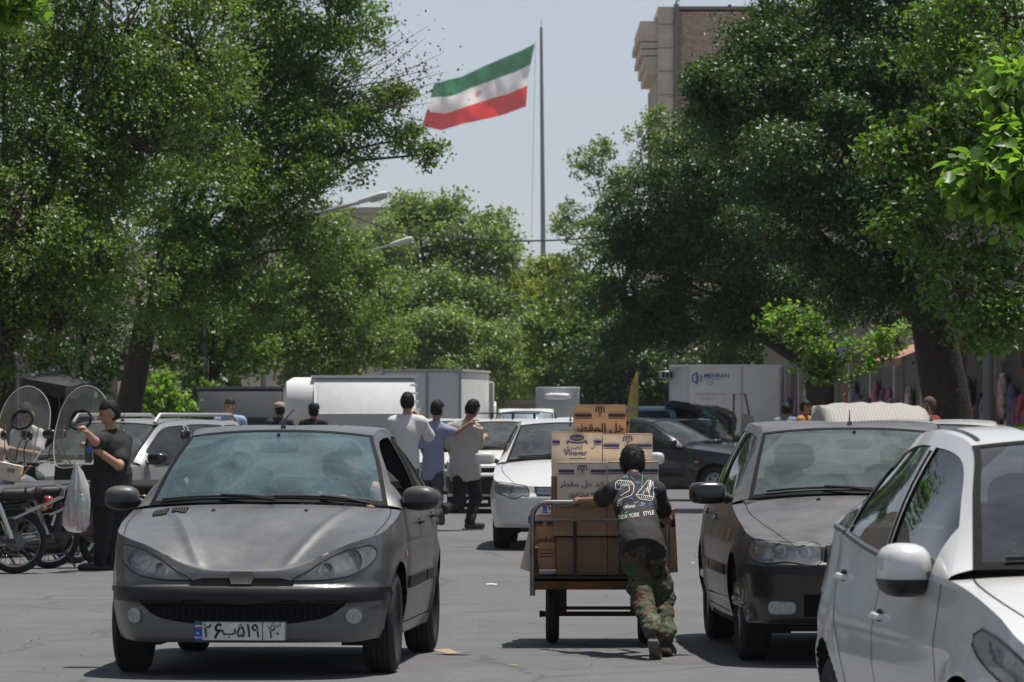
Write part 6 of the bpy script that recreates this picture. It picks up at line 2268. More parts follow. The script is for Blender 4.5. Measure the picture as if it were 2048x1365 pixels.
# grey canopy pickup in the left shade
r = thing('canopy_pickup', 'grey metal canopy pickup parked in the shade of the left trees', 'pickup', (-5.25, 92, 0), R(2))
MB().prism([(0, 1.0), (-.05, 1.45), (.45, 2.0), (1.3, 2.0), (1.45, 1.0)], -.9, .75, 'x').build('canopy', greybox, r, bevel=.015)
MB().box((-.08, .9, 2.03), (1.75, .95, .05)).build('canopy_roof', mat('canopy_roof_grey', (.16, .17, .19), .6), r, smooth=False)
for k in range(7):
    MB().box((.80, .25 + k * .05, 1.1 + k * .13), (.08, .2, .02), rot=Matrix.Rotation(R(-18), 3, 'X')).build('louvre', tmetal, r, smooth=False)
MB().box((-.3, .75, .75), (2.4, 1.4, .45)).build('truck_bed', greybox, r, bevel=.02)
for wx in (-1.1, .5):
    for wy in (.2, 1.3):
        M_ = Matrix.Translation((wx, wy, .33)) @ Matrix.Rotation(R(90), 4, 'X')
        MB().lathe([(.18, -.09), (.32, -.09), (.33, 0), (.32, .09), (.18, .09), (.0001, .07)], 24, M_).build('wheel', mat('tyre_rubber', (.022, .022, .023), .78), r)

# refrigerated truck with company print
td = 154.3
ts = F / td
xl, xr_ = (1375 - 1024) / ts, (1561 - 1024) / ts
r = thing('refrigerated_truck', 'white refrigerated box truck with blue company print and cooling unit under the dark tree', 'truck', (xr_, td, 0), R(0))
Lb = xr_ - xl
zt_ = CAMH + (YH - 733) / ts
ang = R(-14)
body = MB().box((-Lb / 2, .95, (zt_ + .85) / 2), (Lb, 1.9, zt_ - .85)).build('cargo_box', whitebox, r, bevel=.015)
front = MB().add([(-Lb, -.002, .85), (-Lb - .56, .9, .85), (-Lb - .56, .9, zt_ - .03), (-Lb, -.002, zt_ - .03)], [(0, 1, 2, 3)])
MB().prism([(-Lb - .0, .004), (-Lb - .55, .55), (-Lb - .55, 1.88), (-Lb, 1.88)], .85, zt_ - .02, 'z').build('front_panel', mat('box_front', (.60, .63, .66), .5), r, smooth=False)
MB().box((-Lb / 2 - .25, .94, zt_ + .02), (Lb + .62, 1.96, .07)).build('roof_rim', whitebox, r, smooth=False)
for x in (-Lb + .02, -.03, -Lb * .42):
    MB().box((x, -.012, (zt_ + .85) / 2), (.06, .02, zt_ - .9)).build('edge_trim', mat('trim_alu', (.55, .56, .57), .4, metal=.4), r, smooth=False)
cu_ = MB().box((-Lb - .72, .45, zt_ - .28), (.42, .7, .26)).build('cooling_unit', tmetal, r, bevel=.02)
for k in range(3):
    MB().box((-Lb - .78 + k * .12, .09, zt_ - .28), (.08, .02, .18)).build('unit_vent', mesh_black, cu_, smooth=False)
MB().box((-Lb / 2, .95, .62), (Lb + .3, 1.2, .3)).build('chassis', mat('under_black', (.006, .006, .006), .9), r, smooth=False)
for wx in (-Lb + .1, -.6):
    for wy in (.15, 1.7):
        M_ = Matrix.Translation((wx, wy, .36)) @ Matrix.Rotation(R(90), 4, 'X')
        MB().lathe([(.2, -.1), (.35, -.1), (.36, 0), (.35, .1), (.2, .1), (.0001, .08)], 24, M_).build('wheel', mat('tyre_rubber', (.022, .022, .023), .78), r)
MB().prism([(.0, .5), (0, 1.9), (1.0, 1.95), (1.6, 1.2), (1.7, .5)], .1, 1.8, 'y').build('cab', white2, r, bevel=.04)
blue = mat('print_blue', (.03, .10, .36), .5)
tx = lambda px: (px - 1561) / ts
tz = lambda py: CAMH + (YH - py) / ts


def truck_text(s_, px, py, size, m, nm='lettering', bold=0.0, st=1.0):
    v, f = text_geo(s_, size * td / 117, 'LEFT', bold=bold, stretch=st)
    MB().add([(q[0] + tx(px), -.010, q[2] + tz(py)) for q in v], f).build(nm, m, body, smooth=False)


truck_text('MEHRAN', 1408, 752, .155, blue, bold=.004, st=1.0)
truck_text('SANAT INDUSTRIAL', 1409, 759, .045, blue)
truck_text('\u06F0\u06F2\u06F1 \u06F5\u06F5\u06F1\u06F2', 1412, 764, .06, blue)
truck_text('\u06F0\u06F2\u06F1 \u06F5\u06F5\u06F1\u06F3', 1412, 768, .06, blue)
truck_text('www.mehransanat.com', 1392, 788, .075, mat('print_grey', (.25, .22, .22), .6))
truck_text('021-5512  5513', 1401, 798, .065, mat('print_red', (.4, .12, .14), .6))
lg = MB()
hexa = [(1385, 752), (1394, 745.5), (1394, 768), (1385, 762)]
for a, b in zip(hexa, hexa[1:] + hexa[:1]):
    lg.tube([(tx(a[0]), -.012, tz(a[1])), (tx(b[0]), -.012, tz(b[1]))], .024, 5)
lg.build('logo_house', blue, body)
l2 = MB()
for a, b in (((1397, 764), (1397, 752)), ((1397, 752), (1401, 751)), ((1401, 751), (1401, 764)), ((1401, 751), (1404, 752)), ((1404, 752), (1404, 764))):
    l2.tube([(tx(a[0]), -.012, tz(a[1])), (tx(b[0]), -.012, tz(b[1]))], .014, 5)
l2.build('logo_letter', mat('print_grey', (.25, .22, .22), .6), body)

# far box with a white unit on its face
r = thing('box_truck', 'small grey box truck with white roof unit far up the street', 'truck', (1.42, 146, 0), 0)
MB().box((0, 1.5, 1.72), (1.34, 2.8, 1.3)).build('cargo_box', mat('box_palegrey', (.40, .42, .44), .5), r, bevel=.02)
MB().blob((0, -.1, 2.08), (.42, .14, .10), 2, 4).build('roof_unit', whitebox, r)
cab(r, white2, 1.4, .4, 1.25, -1.1, 1.1)
truck_wheels(r, (-.5, 2.2), 1.25, .3)

# blue pickup with its load
r = thing('blue_pickup', 'light blue pickup heaped with goods behind the dark blue saloon', 'pickup', (2.72, 97, 0), R(14))
bluep = mat('paint_pale_blue', (.16, .34, .45), .4, coat=.5, dust=.25)
cab(r, bluep, 1.6, .5, 1.68, 0, 1.4)
MB().box((0, 2.6, .8), (1.6, 2.4, .5)).build('truck_bed', bluep, r, bevel=.02)
truck_wheels(r, (.6, 3.0), 1.35, .32)
tarp = mat('tarp_grey', (.10, .10, .10), .8, var=.4, vscale=5)
V, Q = sdf_surface([ell((3.75, 98.5, 1.35), (.75, .7, .35)), ell((4.2, 98.3, 1.3), (.5, .5, .38)), ell((3.4, 98.6, 1.4), (.4, .5, .3))], .05, .1)
o = quad_obj('load_bundle', V, Q, tarp, None, .06, 3)
tag(o, 'grey lumpy bundle heaped on the blue pickup', 'bundle')
pts = [at(1332, 806, 97.5), at(1345, 801, 97.5), at(1380, 806, 97.5), at(1398, 822, 97.5), at(1396, 838, 97.5), at(1388, 826, 97.5), at(1360, 818, 97.5), at(1334, 812, 97.5)]
sl_ = MB()
n_ = len(pts)
sl_.add([p for p in pts] + [p + Vector((0, .9, 0)) for p in pts], [tuple(range(n_)), tuple(range(2 * n_ - 1, n_ - 1, -1))] + [(i, (i + 1) % n_, (i + 1) % n_ + n_, i + n_) for i in range(n_)])
tag(sl_.build('padded_seat', mat('seat_black', (.015, .015, .016), .5), bevel=.02), 'long black padded seat lying on top of the pickup load', 'seat')
for a, b, c, lab in (((1404, 824), (1428, 838), (.02, .18, .08), 'green grip handle sticking up from the pickup load'), ((1433, 820), (1460, 838), (.02, .02, .02), 'black grip handle pointing up beside the green one')):
    pa_, pb2 = at(*a, 96.5), at(*b, 96.5)
    h_ = MB().tube([pa_, pb2, pb2 + Vector((.02, 0, -.45))], [.05, .06, .035], 8)
    tag(h_.build('grip_handle', mat('grip_%d' % int(c[1] * 100), c, .4, coat=.4)), lab, 'handle')
fr_ = MB()
fp_ = [at(1467, 836, 96), at(1468, 789, 96), at(1490, 788, 96), at(1500, 836, 96)]
fr_.tube([fp_[0] - Vector((0, 0, .9)), fp_[0], fp_[1], fp_[2], fp_[3], fp_[3] - Vector((0, 0, .9))], .025, 6)
tag(fr_.build('metal_frame', mat('frame_rust', (.12, .10, .085), .6, metal=.3)), 'thin upright metal frame standing in front of the refrigerated truck', 'frame')
pn = [at(1480, 866, 90), at(1484, 826, 90), at(1506, 832, 90), at(1512, 866, 90)]
tag(MB().add(pn + [p + Vector((0, .03, 0)) for p in pn] + [Vector((pn[0].x, 90, 0)), Vector((pn[3].x, 90, 0))], [(0, 1, 2, 3), (7, 6, 5, 4), (0, 4, 5, 1), (1, 5, 6, 2), (2, 6, 7, 3), (0, 3, 9, 8)]).build('leaning_panel', mat('panel_grey', (.32, .32, .30), .7, var=.15), smooth=False), 'grey board leaning up by the black car', 'board')

# striped cover over a parked vehicle
def stripes():
    m = bpy.data.materials.new('striped_cover')
    m.use_nodes = True
    n, l = m.node_tree.nodes, m.node_tree.links
    tc = n.new('ShaderNodeTexCoord')
    w = n.new('ShaderNodeTexWave')
    w.inputs['Scale'].default_value = 7.5
    w.inputs['Distortion'].default_value = .4
    l.new(tc.outputs['Object'], w.inputs['Vector'])
    mx = n.new('ShaderNodeMix')
    mx.data_type = 'RGBA'
    mx.inputs['A'].default_value = (.40, .385, .355, 1)
    mx.inputs['B'].default_value = (.29, .28, .26, 1)
    l.new(w.outputs[0], mx.inputs['Factor'])
    l.new(mx.outputs['Result'], n['Principled BSDF'].inputs['Base Color'])
    n['Principled BSDF'].inputs['Roughness'].default_value = .8
    return m


cx = (1742 - 1024) * 62 / F
G = []
for y, zt2, hw2 in ((60.2, 1.25, .55), (60.6, 1.45, .66), (61.2, 1.60, .70), (62.4, 1.655, .72), (63.6, 1.65, .72), (64.4, 1.5, .7), (64.8, 1.2, .6)):
    row_ = []
    for t in np.linspace(-1, 1, 25):
        a = abs(t)
        x = hw2 * np.sign(t) * min(1, a / .72)
        z = zt2 - .06 * (a / .72) ** 3 if a <= .72 else lerp(zt2 - .06, .35, (a - .72) / .28)
        row_.append((cx + x + .04 * math.sin(y * 3 + t * 9) * (a > .72), y + .02 * math.sin(t * 11), z + .012 * math.sin(t * 23 + y * 5)))
    G.append(row_)
G = [[(p[0], 60.05, .35) for p in G[0]]] + G + [[(p[0], 65.0, .35) for p in G[-1]]]
tag(MB().grid(G).build('covered_stall', stripes(), angle=60), 'white striped cloth cover draped over a parked barrow by the right trees', 'cover')
# ---------------------------------------------------------------- cart and its boxes
CD = 30.05                                            # near edge of the cart
card_lit = mat('cardboard', (.84, .71, .55), .8, var=.10, vscale=7, bump=.15, bscale=60)  # pale tan holds the sunlight of the near-row faces
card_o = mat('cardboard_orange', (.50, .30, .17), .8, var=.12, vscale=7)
card_shade = mat('cardboard_shade', (.30, .18, .105), .8, var=.15, vscale=5)  # darker brown stands in for shade on the lower cartons
card_m = mat('cardboard_brown_shade', (.42, .26, .155), .8, var=.14, vscale=6)  # brown deepened for the shade below the push bar
card_e = mat('cardboard_edge', (.42, .29, .18), .85)
inkb = mat('ink_blue', (.055, .055, .20), .7, var=.2, vscale=40)
inkd = mat('ink_dark', (.03, .018, .03), .7)
rust = mat('rusty_orange_steel', (.20, .075, .018), .7, metal=.2, color2=(.055, .028, .016), vscale=7)
steel = mat('cart_steel', (.34, .34, .34), .35, metal=.8, color2=(.20, .17, .14), vscale=6)
dkst = mat('cart_dark_steel', (.03, .026, .023), .6, metal=.3)

base = at(1197, 832, 30.6)
ct = thing('hand_cart', 'rusty orange two-wheeled hand cart with steel push bar, loaded with boxes', 'cart', (base.x, CD, 0))
cw = .42
dk = MB().box((0, .62, .435), (cw * 2, 1.25, .035)).build('deck', dkst, ct, bevel=.004)
for (c, sz) in (((0, .02, .405), (cw * 2, .05, .075)), ((0, 1.22, .405), (cw * 2, .05, .075)), ((-cw + .025, .62, .400), (.05, 1.15, .07)), ((cw - .025, .62, .400), (.05, 1.15, .07))):
    MB().box(c, sz).build('frame_rail', rust, ct, bevel=.004)
hx = cw + .012
zt2, zb = .925, .33
pts = [(-hx, 0, zb), (-hx, 0, zt2 - .09)] + [(-hx + .09 - .09 * math.cos(a), 0, zt2 - .09 + .09 * math.sin(a)) for a in np.linspace(.2, math.pi / 2, 6)]
pts = pts + [(-p[0], p[1], p[2]) for p in pts[::-1]]
MB().tube(pts, .0175, 12).build('push_bar', steel, ct)
MB().tube([(-hx, .0, .815), (hx, .0, .815)], .011, 8).build('cross_bar', steel, ct)
for x in (-.16, .13):
    MB().box((x, .0, .63), (.022, .012, .37)).build('bar_strut', dkst, ct, smooth=False)
for sx in (-1, 1):
    MB().tube([(sx * (hx - .03), .02, .42), (sx * (hx - .012), .03, .55), (sx * (hx - .025), .0, .64)], [.02, .022, .012], 8).build('gusset', rust, ct)
ax_z, ax_y = .19, .56
for sx in (-1, 1):
    wx = sx * .30
    M = Matrix.Translation((wx, ax_y, ax_z)) @ Matrix.Rotation(R(90), 4, 'Y')
    wo = MB().lathe([(.115, -.035), (.16, -.043), (.183, -.03), (.19, 0), (.183, .03), (.16, .043), (.115, .035)], 32, M).build('wheel', mat('cart_tyre', (.02, .019, .018), .8, dust=.35, dustcol=(.12, .11, .1)), ct)
    MB().lathe([(.118, -.03), (.06, -.012), (.03, -.045), (.0001, -.045)], 24, M).build('rim', rust, wo)
    MB().lathe([(.118, .03), (.06, .012), (.03, .045), (.0001, .045)], 24, M).build('rim', rust, wo)
    MB().box((sx * .235, ax_y, .29), (.055, .10, .21)).build('axle_bracket', rust, ct, bevel=.004)
    MB().tube([(sx * .30, ax_y, ax_z), (sx * .385, ax_y, ax_z)], [.014, .022], 8).build('axle_end', dkst, ct)
MB().tube([(-.30, ax_y, ax_z), (.30, ax_y, ax_z)], .016, 10).build('axle', dkst, ct)
MB().box((0, ax_y - .05, ax_z + .04), (.50, .03, .022)).build('leaf_bar', dkst, ct, smooth=False)
for k in range(22):
    pass


def carton(px0, px1, py0, py1, d, dep, label, m=card_lit, rz=0.0, prints=None, ink=inkb, flaps=False, tilt=0.0):
    """a box whose face towards us covers these photo pixels at distance d"""
    s_ = F / d
    a, b = at(px0, py1, d), at(px1, py0, d)
    w, h = b.x - a.x, b.z - a.z
    cx, z0 = (a.x + b.x) / 2, a.z
    r = thing('cardboard_box', label, 'box', (cx, d, z0), rz, 'vinegar cartons on the cart')
    if tilt:
        r.rotation_euler = (0, tilt, rz)
    g = MB()
    # shell with slightly bowed faces
    n = 6
    def face(o, u, v, bow):
        o, u, v = Vector(o), Vector(u), Vector(v)
        nn = u.cross(v).normalized()
        g.grid([[o + u * (i / n) + v * (j / n) + nn * bow * math.sin(math.pi * i / n) * math.sin(math.pi * j / n) for i in range(n + 1)] for j in range(n + 1)])
    x0, x1 = -w / 2, w / 2
    face((x0, 0, 0), (w, 0, 0), (0, 0, h), .006)
    face((x1, dep, 0), (-w, 0, 0), (0, 0, h), .006)
    face((x1, 0, 0), (0, dep, 0), (0, 0, h), .004)
    face((x0, dep, 0), (0, -dep, 0), (0, 0, h), .004)
    face((x0, 0, h), (w, 0, 0), (0, dep, 0), -.003)
    face((x0, dep, 0), (w, 0, 0), (0, -dep, 0), 0)
    sh = g.build('shell', m, r, weld=.001, angle=25)
    # top flap seam and rough cut edges
    MB().box((0, -.002, h - .002), (w * .995, .004, .005)).build('flap_edge', card_e, r, smooth=False)
    MB().box((0, dep / 2, h + .0015), (w * .99, .045, .002)).build('packing_tape', mat('tape_brown', (.42, .29, .17), .3), r, smooth=False)
    fo = -.0105

    def band(xa, xb, z, t):
        MB().box(((xa + xb) / 2, fo, z), (xb - xa, .0015, t)).build('printed_band', ink, sh, smooth=False)

    def txt(s__, x, z, size, nm='lettering', st=1.0, bold=0.0, mm=None):
        v, f = text_geo(s__, size, stretch=st, bold=bold)
        MB().add([(q[0] + x, fo - .001, q[2] + z) for q in v], f).build(nm, mm or ink, sh, smooth=False)
    for p in prints or ():
        if p[0] == 'bands':
            for (xa, xb) in ((x0 + .004, x0 + w * p[2]), (x1 - w * p[2], x1 - .004)):
                band(xa, xb, h * p[1], .018)
                band(xa, xb, h * p[1] - .018, .005)
        elif p[0] == 'text':
            txt(p[1], x0 + w * p[2], h * p[3], p[4], st=p[5] if len(p) > 5 else 1.0, bold=p[6] if len(p) > 6 else 0.0)
        elif p[0] == 'crest':
            # three little arches on a stem
            cx_, cz = x0 + w * p[1], h * p[2]
            e = MB()
            for k, dx in enumerate((-.018, 0, .018)):
                e.tube([(cx_ + dx + .0085 * math.cos(t), fo, cz + .009 + .012 * math.sin(t)) for t in np.linspace(math.pi, 0, 8)], .0032, 5)
            for dx in (-.0265, -.009, .009, .0265):
                e.box((cx_ + dx, fo, cz - .002), (.006, .0015, .024))
            e.box((cx_, fo, cz - .022), (.007, .0015, .018))
            e.build('crest', ink, sh, smooth=False)
            txt('\u0642\u0632\u0648\u06CC\u0646', cx_, cz - .036, .014)
        elif p[0] == 'oval':
            cx_, cz = x0 + w * p[1], h * p[2]
            ring = [(cx_ + .047 * math.cos(t), fo, cz + .021 * math.sin(t)) for t in np.linspace(0, 6.283, 28, endpoint=False)]
            MB().add(ring, [tuple(range(28))]).build('oval_mark', ink, sh, smooth=False)
            v, f = text_geo('Qazvin', .026, bold=.0006)
            MB().add([(q[0] + cx_, fo - .002, q[2] + cz) for q in v], f).build('lettering', card_e, sh, smooth=False)
            # ribbon below the oval
            rb = [[], []]
            for t in np.linspace(-1, 1, 17):
                zz = cz - .034 + .014 * t * t
                rb[0].append((cx_ + t * .062, fo, zz - .005))
                rb[1].append((cx_ + t * .062, fo, zz + .004))
            MB().grid(rb).build('ribbon_mark', ink, sh, smooth=False)
            for sx in (-1, 1):
                MB().add([(cx_ + sx * .058, fo, cz - .018), (cx_ + sx * .076, fo, cz - .042), (cx_ + sx * .052, fo, cz - .036)], [(0, 1, 2)]).build('ribbon_tail', ink, sh, smooth=False)
        elif p[0] == 'line':
            band(x0 + w * p[1], x0 + w * p[2], h * p[3], p[4])
        elif p[0] == 'sketch':
            # little line drawing of trees and a cottage
            rs_ = random.Random(5)
            e = MB()
            for k in range(7):
                xx = x0 + w * (.25 + .075 * k)
                q = [(xx + rs_.uniform(-.01, .012), fo, h * p[1] + rs_.uniform(-.012, .016)) for _ in range(6)]
                e.tube(q, .0016, 4)
            e.tube([(x0 + w * (.22 + .02 * k), fo, h * p[1] - .014 + .004 * math.sin(k * 1.7)) for k in range(28)], .0014, 4)
            e.build('line_drawing', ink, sh)
    if flaps:
        for sx in (-1, 1):
            M = Matrix.Rotation(R(35) * sx, 3, 'Y')
            MB().box((sx * (w / 2 + .03), dep / 2, h + .02), (.09, dep * .9, .004), rot=Matrix.Rotation(-R(40) * sx, 3, 'Y')).build('flap', card_e, r, smooth=False)
    return r


AR_KHAL = '\uFEAE\uFEC4\uFED8\uFEE4\uFEDF\u0627 \uFEDE\uFEA7'          # khal al-moqattar, in reading order right to left
AR_MASR = '\uFEEA\uFE92\uFEF4\uFECC\uFEC3'
std = [('bands', .70, .33), ('crest', .5, .80)]
# near layer (reaches down to the deck)
carton(1113, 1214, 1076, 1150, 30.14, .29, 'lowest carton against the push bar, left of the boy, plain and coloured as in shade', card_shade)
carton(1215, 1318, 1076, 1150, 30.15, .29, 'lowest carton against the push bar, hidden by the boy', card_shade)
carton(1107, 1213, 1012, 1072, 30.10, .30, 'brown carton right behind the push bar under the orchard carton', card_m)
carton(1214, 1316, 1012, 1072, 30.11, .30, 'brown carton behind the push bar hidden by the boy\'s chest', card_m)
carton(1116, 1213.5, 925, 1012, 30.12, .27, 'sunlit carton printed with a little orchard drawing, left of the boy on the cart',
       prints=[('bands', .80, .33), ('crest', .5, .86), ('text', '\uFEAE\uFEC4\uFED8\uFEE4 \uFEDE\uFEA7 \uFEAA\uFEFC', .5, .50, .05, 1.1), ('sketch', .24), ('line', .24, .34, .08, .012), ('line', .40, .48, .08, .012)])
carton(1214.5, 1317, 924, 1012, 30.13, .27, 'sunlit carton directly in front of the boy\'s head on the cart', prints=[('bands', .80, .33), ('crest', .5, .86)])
# second layer behind
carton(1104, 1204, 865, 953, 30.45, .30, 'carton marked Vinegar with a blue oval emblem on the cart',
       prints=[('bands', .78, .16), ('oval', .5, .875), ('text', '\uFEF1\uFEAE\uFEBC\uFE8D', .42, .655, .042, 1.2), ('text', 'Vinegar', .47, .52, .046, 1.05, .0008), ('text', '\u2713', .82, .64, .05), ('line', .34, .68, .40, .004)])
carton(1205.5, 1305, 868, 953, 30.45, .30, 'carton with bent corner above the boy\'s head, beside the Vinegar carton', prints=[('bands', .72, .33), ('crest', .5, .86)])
carton(1103, 1203, 954, 1140, 30.46, .28, 'hidden plain carton beneath the Vinegar carton', card_shade)
carton(1206, 1306, 954, 1140, 30.46, .28, 'hidden plain carton beneath the bent-corner carton', card_shade)
# top
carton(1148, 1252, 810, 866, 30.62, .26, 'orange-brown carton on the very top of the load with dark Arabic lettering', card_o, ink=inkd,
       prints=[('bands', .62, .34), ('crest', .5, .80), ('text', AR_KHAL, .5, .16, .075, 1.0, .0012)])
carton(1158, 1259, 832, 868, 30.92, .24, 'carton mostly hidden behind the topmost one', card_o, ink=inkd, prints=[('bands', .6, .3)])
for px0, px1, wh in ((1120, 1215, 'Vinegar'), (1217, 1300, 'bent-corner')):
    carton(px0, px1, 868, 1140, 30.95, .26, 'plain carton at the far end of the cart behind the %s carton' % wh, card_shade)
# cartons at the sides
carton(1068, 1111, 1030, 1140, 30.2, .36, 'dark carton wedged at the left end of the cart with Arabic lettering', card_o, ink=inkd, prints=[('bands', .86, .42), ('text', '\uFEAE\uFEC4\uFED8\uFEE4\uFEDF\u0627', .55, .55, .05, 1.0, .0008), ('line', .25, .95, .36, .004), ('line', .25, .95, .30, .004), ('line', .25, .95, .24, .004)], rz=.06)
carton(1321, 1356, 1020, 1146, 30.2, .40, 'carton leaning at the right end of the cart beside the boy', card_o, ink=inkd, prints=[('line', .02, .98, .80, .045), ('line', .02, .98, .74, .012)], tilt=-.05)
for k in range(3):
    q0 = [at(1040 + k * 5, 1138 - k * 3, 30.1 + .1 * k), at(1066 + k * 4, 1146 - k * 2, 30.1 + .1 * k), at(1070 + k * 3, 1042, 30.1 + .1 * k), at(1062 + k * 3, 1042, 30.1 + .1 * k)]
    o0 = (q0[0] + q0[1]) / 2
    f = MB().add([p - o0 for p in q0] + [p - o0 + Vector((.01, .5, 0)) for p in q0], [(0, 1, 2, 3), (7, 6, 5, 4), (0, 4, 5, 1), (1, 5, 6, 2), (2, 6, 7, 3), (3, 7, 4, 0)])
    ob = f.build('flattened_box', card_lit if k != 1 else card_e, smooth=False)
    ob.location = o0
    tag(ob, ['outermost flattened carton slanting out over the left side of the cart', 'middle flattened carton of the three slanting at the cart\'s left side', 'innermost flattened carton of the three slanting at the cart\'s left side'][k], 'box')
# ---------------------------------------------------------------- people
def camo():
    m = bpy.data.materials.new('camouflage_cloth')
    m.use_nodes = True
    n, l = m.node_tree.nodes, m.node_tree.links
    b = n['Principled BSDF']
    b.inputs['Roughness'].default_value = .85
    tc = n.new('ShaderNodeTexCoord')
    prev = None
    cols = [(.075, .085, .048), (.040, .070, .030), (.080, .052, .030), (.008, .008, .008), (.12, .125, .075)]
    prev = cols[0]
    sock = None
    for i, (c, th, sc, off) in enumerate(zip(cols[1:], (.50, .55, .60, .66), (11, 9, 12, 13), (0, 5, 11, 17))):
        mp = n.new('ShaderNodeMapping')
        mp.inputs['Location'].default_value = (off, off * .7, off * .3)
        l.new(tc.outputs['Object'], mp.inputs[0])
        t = n.new('ShaderNodeTexNoise')
        t.inputs['Scale'].default_value = sc
        t.inputs['Detail'].default_value = 1.5
        t.inputs['Distortion'].default_value = .8
        l.new(mp.outputs[0], t.inputs['Vector'])
        g = n.new('ShaderNodeMath')
        g.operation = 'GREATER_THAN'
        g.inputs[1].default_value = th
        l.new(t.outputs[0], g.inputs[0])
        mx = n.new('ShaderNodeMix')
        mx.data_type = 'RGBA'
        mx.inputs['A'].default_value = (*cols[0], 1)
        mx.inputs['B'].default_value = (*c, 1)
        l.new(g.outputs[0], mx.inputs['Factor'])
        if sock:
            l.new(sock, mx.inputs['A'])
        sock = mx.outputs['Result']
    l.new(sock, b.inputs['Base Color'])
    return m


CAMO = camo()
tee = mat('black_tee', (.022, .020, .021), .85, var=.25, vscale=9)
J = dict(pelvis=at(1282, 1082, 28.98), chest=at(1270, 1012, 29.28), neck=at(1267, 960, 29.50), head=at(1265, 926, 29.60),
         shL=at(1227, 984, 29.42), shR=at(1312, 984, 29.38), elL=at(1192, 1003, 29.66), wrL=at(1163, 1002, 29.86), elR=at(1334, 1040, 29.52), wrR=at(1316, 1003, 29.82),
         hipL=at(1262, 1092, 28.95), hipR=at(1303, 1092, 28.98), knL=at(1284, 1192, 28.86), knR=at(1324, 1190, 29.06), anL=at(1308, 1268, 28.50), anR=at(1332, 1282, 28.86),
         toL=at(1313, 1318, 28.62), toR=at(1342, 1303, 29.00), heelL=at(1308, 1280, 28.48))
boy = make_person('boy in black NEW YORK STYLE tee and camouflage trousers leaning into the hand cart', J, tee, CAMO, skin=SKIN_D, h=.008, scale=.80, sleeve=.62, look=(0, .97, -.22), loose=.016, wr=.012, curlL=1.1, curlR=1.1, handL=(0, .6, -1), handR=(0, .6, -1))
# print on the back of the shirt, wrapped onto the cloth
sh = [c for c in boy.children if c.name.startswith('shirt')][0]
dgm = bpy.context.evaluated_depsgraph_get()
sb = BVHTree.FromPolygons([v.co + boy.location for v in sh.data.vertices], [tuple(p.vertices) for p in sh.data.polygons])


def on_shirt(V, F_, nm, m, off=.004):
    P = []
    for q in V:
        p = Vector(q)
        h, nr, _, _ = sb.ray_cast(Vector((p.x * 27.0 / p.y, 27.0, CAMH + (p.z - CAMH) * 27.0 / p.y)), Vector((p.x, p.y, p.z - CAMH)).normalized())
        if h is None:
            h = sb.find_nearest(p)[0]
        P.append(h + Vector((0, -off, .0)) - boy.location)
    return MB().add(P, F_).build(nm, m, sh, smooth=False)


inkw = mat('print_white', (.62, .60, .58), .8)
inkc = mat('print_cyan', (.12, .42, .44), .8)
inkp = mat('print_blueviolet', (.12, .16, .42), .8)


def px_line(pts, w=1.1):
    V, F_ = [], []
    P = []
    for (a, b) in zip(pts[:-1], pts[1:]):
        k = max(1, int(math.dist(a, b) / 3))
        P += [(lerp(a[0], b[0], i / k), lerp(a[1], b[1], i / k)) for i in range(k)]
    P.append(pts[-1])
    for i, p in enumerate(P):
        a, b = P[max(0, i - 1)], P[min(len(P) - 1, i + 1)]
        dx, dy = b[0] - a[0], b[1] - a[1]
        L = math.hypot(dx, dy) or 1
        nx, ny = -dy / L * w, dx / L * w
        V += [at(p[0] + nx, p[1] + ny, 29.2), at(p[0] - nx, p[1] - ny, 29.2)]
        if i:
            F_.append((2 * i - 2, 2 * i - 1, 2 * i + 1, 2 * i))
    return V, F_


two = [[(1231, 978), (1231, 966), (1237, 961), (1262, 963), (1268, 970), (1267, 984), (1262, 991), (1245, 997), (1236, 1003), (1235, 1013)], [(1241, 979), (1242, 970), (1258, 971), (1259, 981), (1240, 992)], [(1231, 978), (1241, 979)]]
four = [[(1300, 956), (1272, 990), (1279, 998), (1303, 1002), (1308, 994), (1284, 990), (1295, 974), (1300, 994)], [(1300, 956), (1306, 957), (1307, 994)], [(1272, 990), (1284, 990)]]
hatch = [[(x, 964), (x + 4, 971)] for x in range(1234, 1264, 4)] + [[(x, 992), (x + 3, 999)] for x in range(1278, 1304, 4)] + [[(1296 + k, 962 + k * 3), (1304 + k * .3, 960 + k * 3)] for k in range(5)] + [[(1236, 1000 + 4 * k), (1244, 998 + 4 * k)] for k in range(4)]
for pl in two + four:
    on_shirt(*px_line(pl, .55), 'numeral', inkw)
for pl in hatch:
    on_shirt(*px_line(pl, .35), 'numeral_hatching', inkw)
rs_ = random.Random(11)
for (x, y, n_, m_) in ((1236, 955, 5, 'c'), (1250, 954, 4, 'c'), (1290, 951, 5, 'c'), (1300, 950, 4, 'c'), (1262, 956, 3, 'c'), (1238, 984, 4, 'p'), (1276, 966, 4, 'p'), (1262, 998, 5, 'p'), (1272, 1005, 5, 'c'), (1285, 1006, 4, 'c'), (1302, 1008, 5, 'p'), (1308, 976, 4, 'c'), (1309, 988, 4, 'c'), (1252, 1010, 4, 'c'), (1254, 1024, 5, 'c'), (1248, 972, 3, 'c'), (1283, 1013, 4, 'p')):
    q = [(x + rs_.uniform(-5, 6), y + rs_.uniform(-3.5, 3.5)) for _ in range(n_)]
    on_shirt(*px_line(q, .6), 'scribble', inkc if m_ == 'c' else inkp)


def px_text(s__, x, y, size, rot, m, nm, bold=0.0, st=1.0):
    v, f = text_geo(s__, size, bold=bold, stretch=st)
    c, sn = math.cos(rot), math.sin(rot)
    V = []
    for q in v:
        V.append(at(x + q[0] * c - q[2] * sn, y - (q[0] * sn + q[2] * c), 29.2))
    on_shirt(V, f, nm, m, .005)


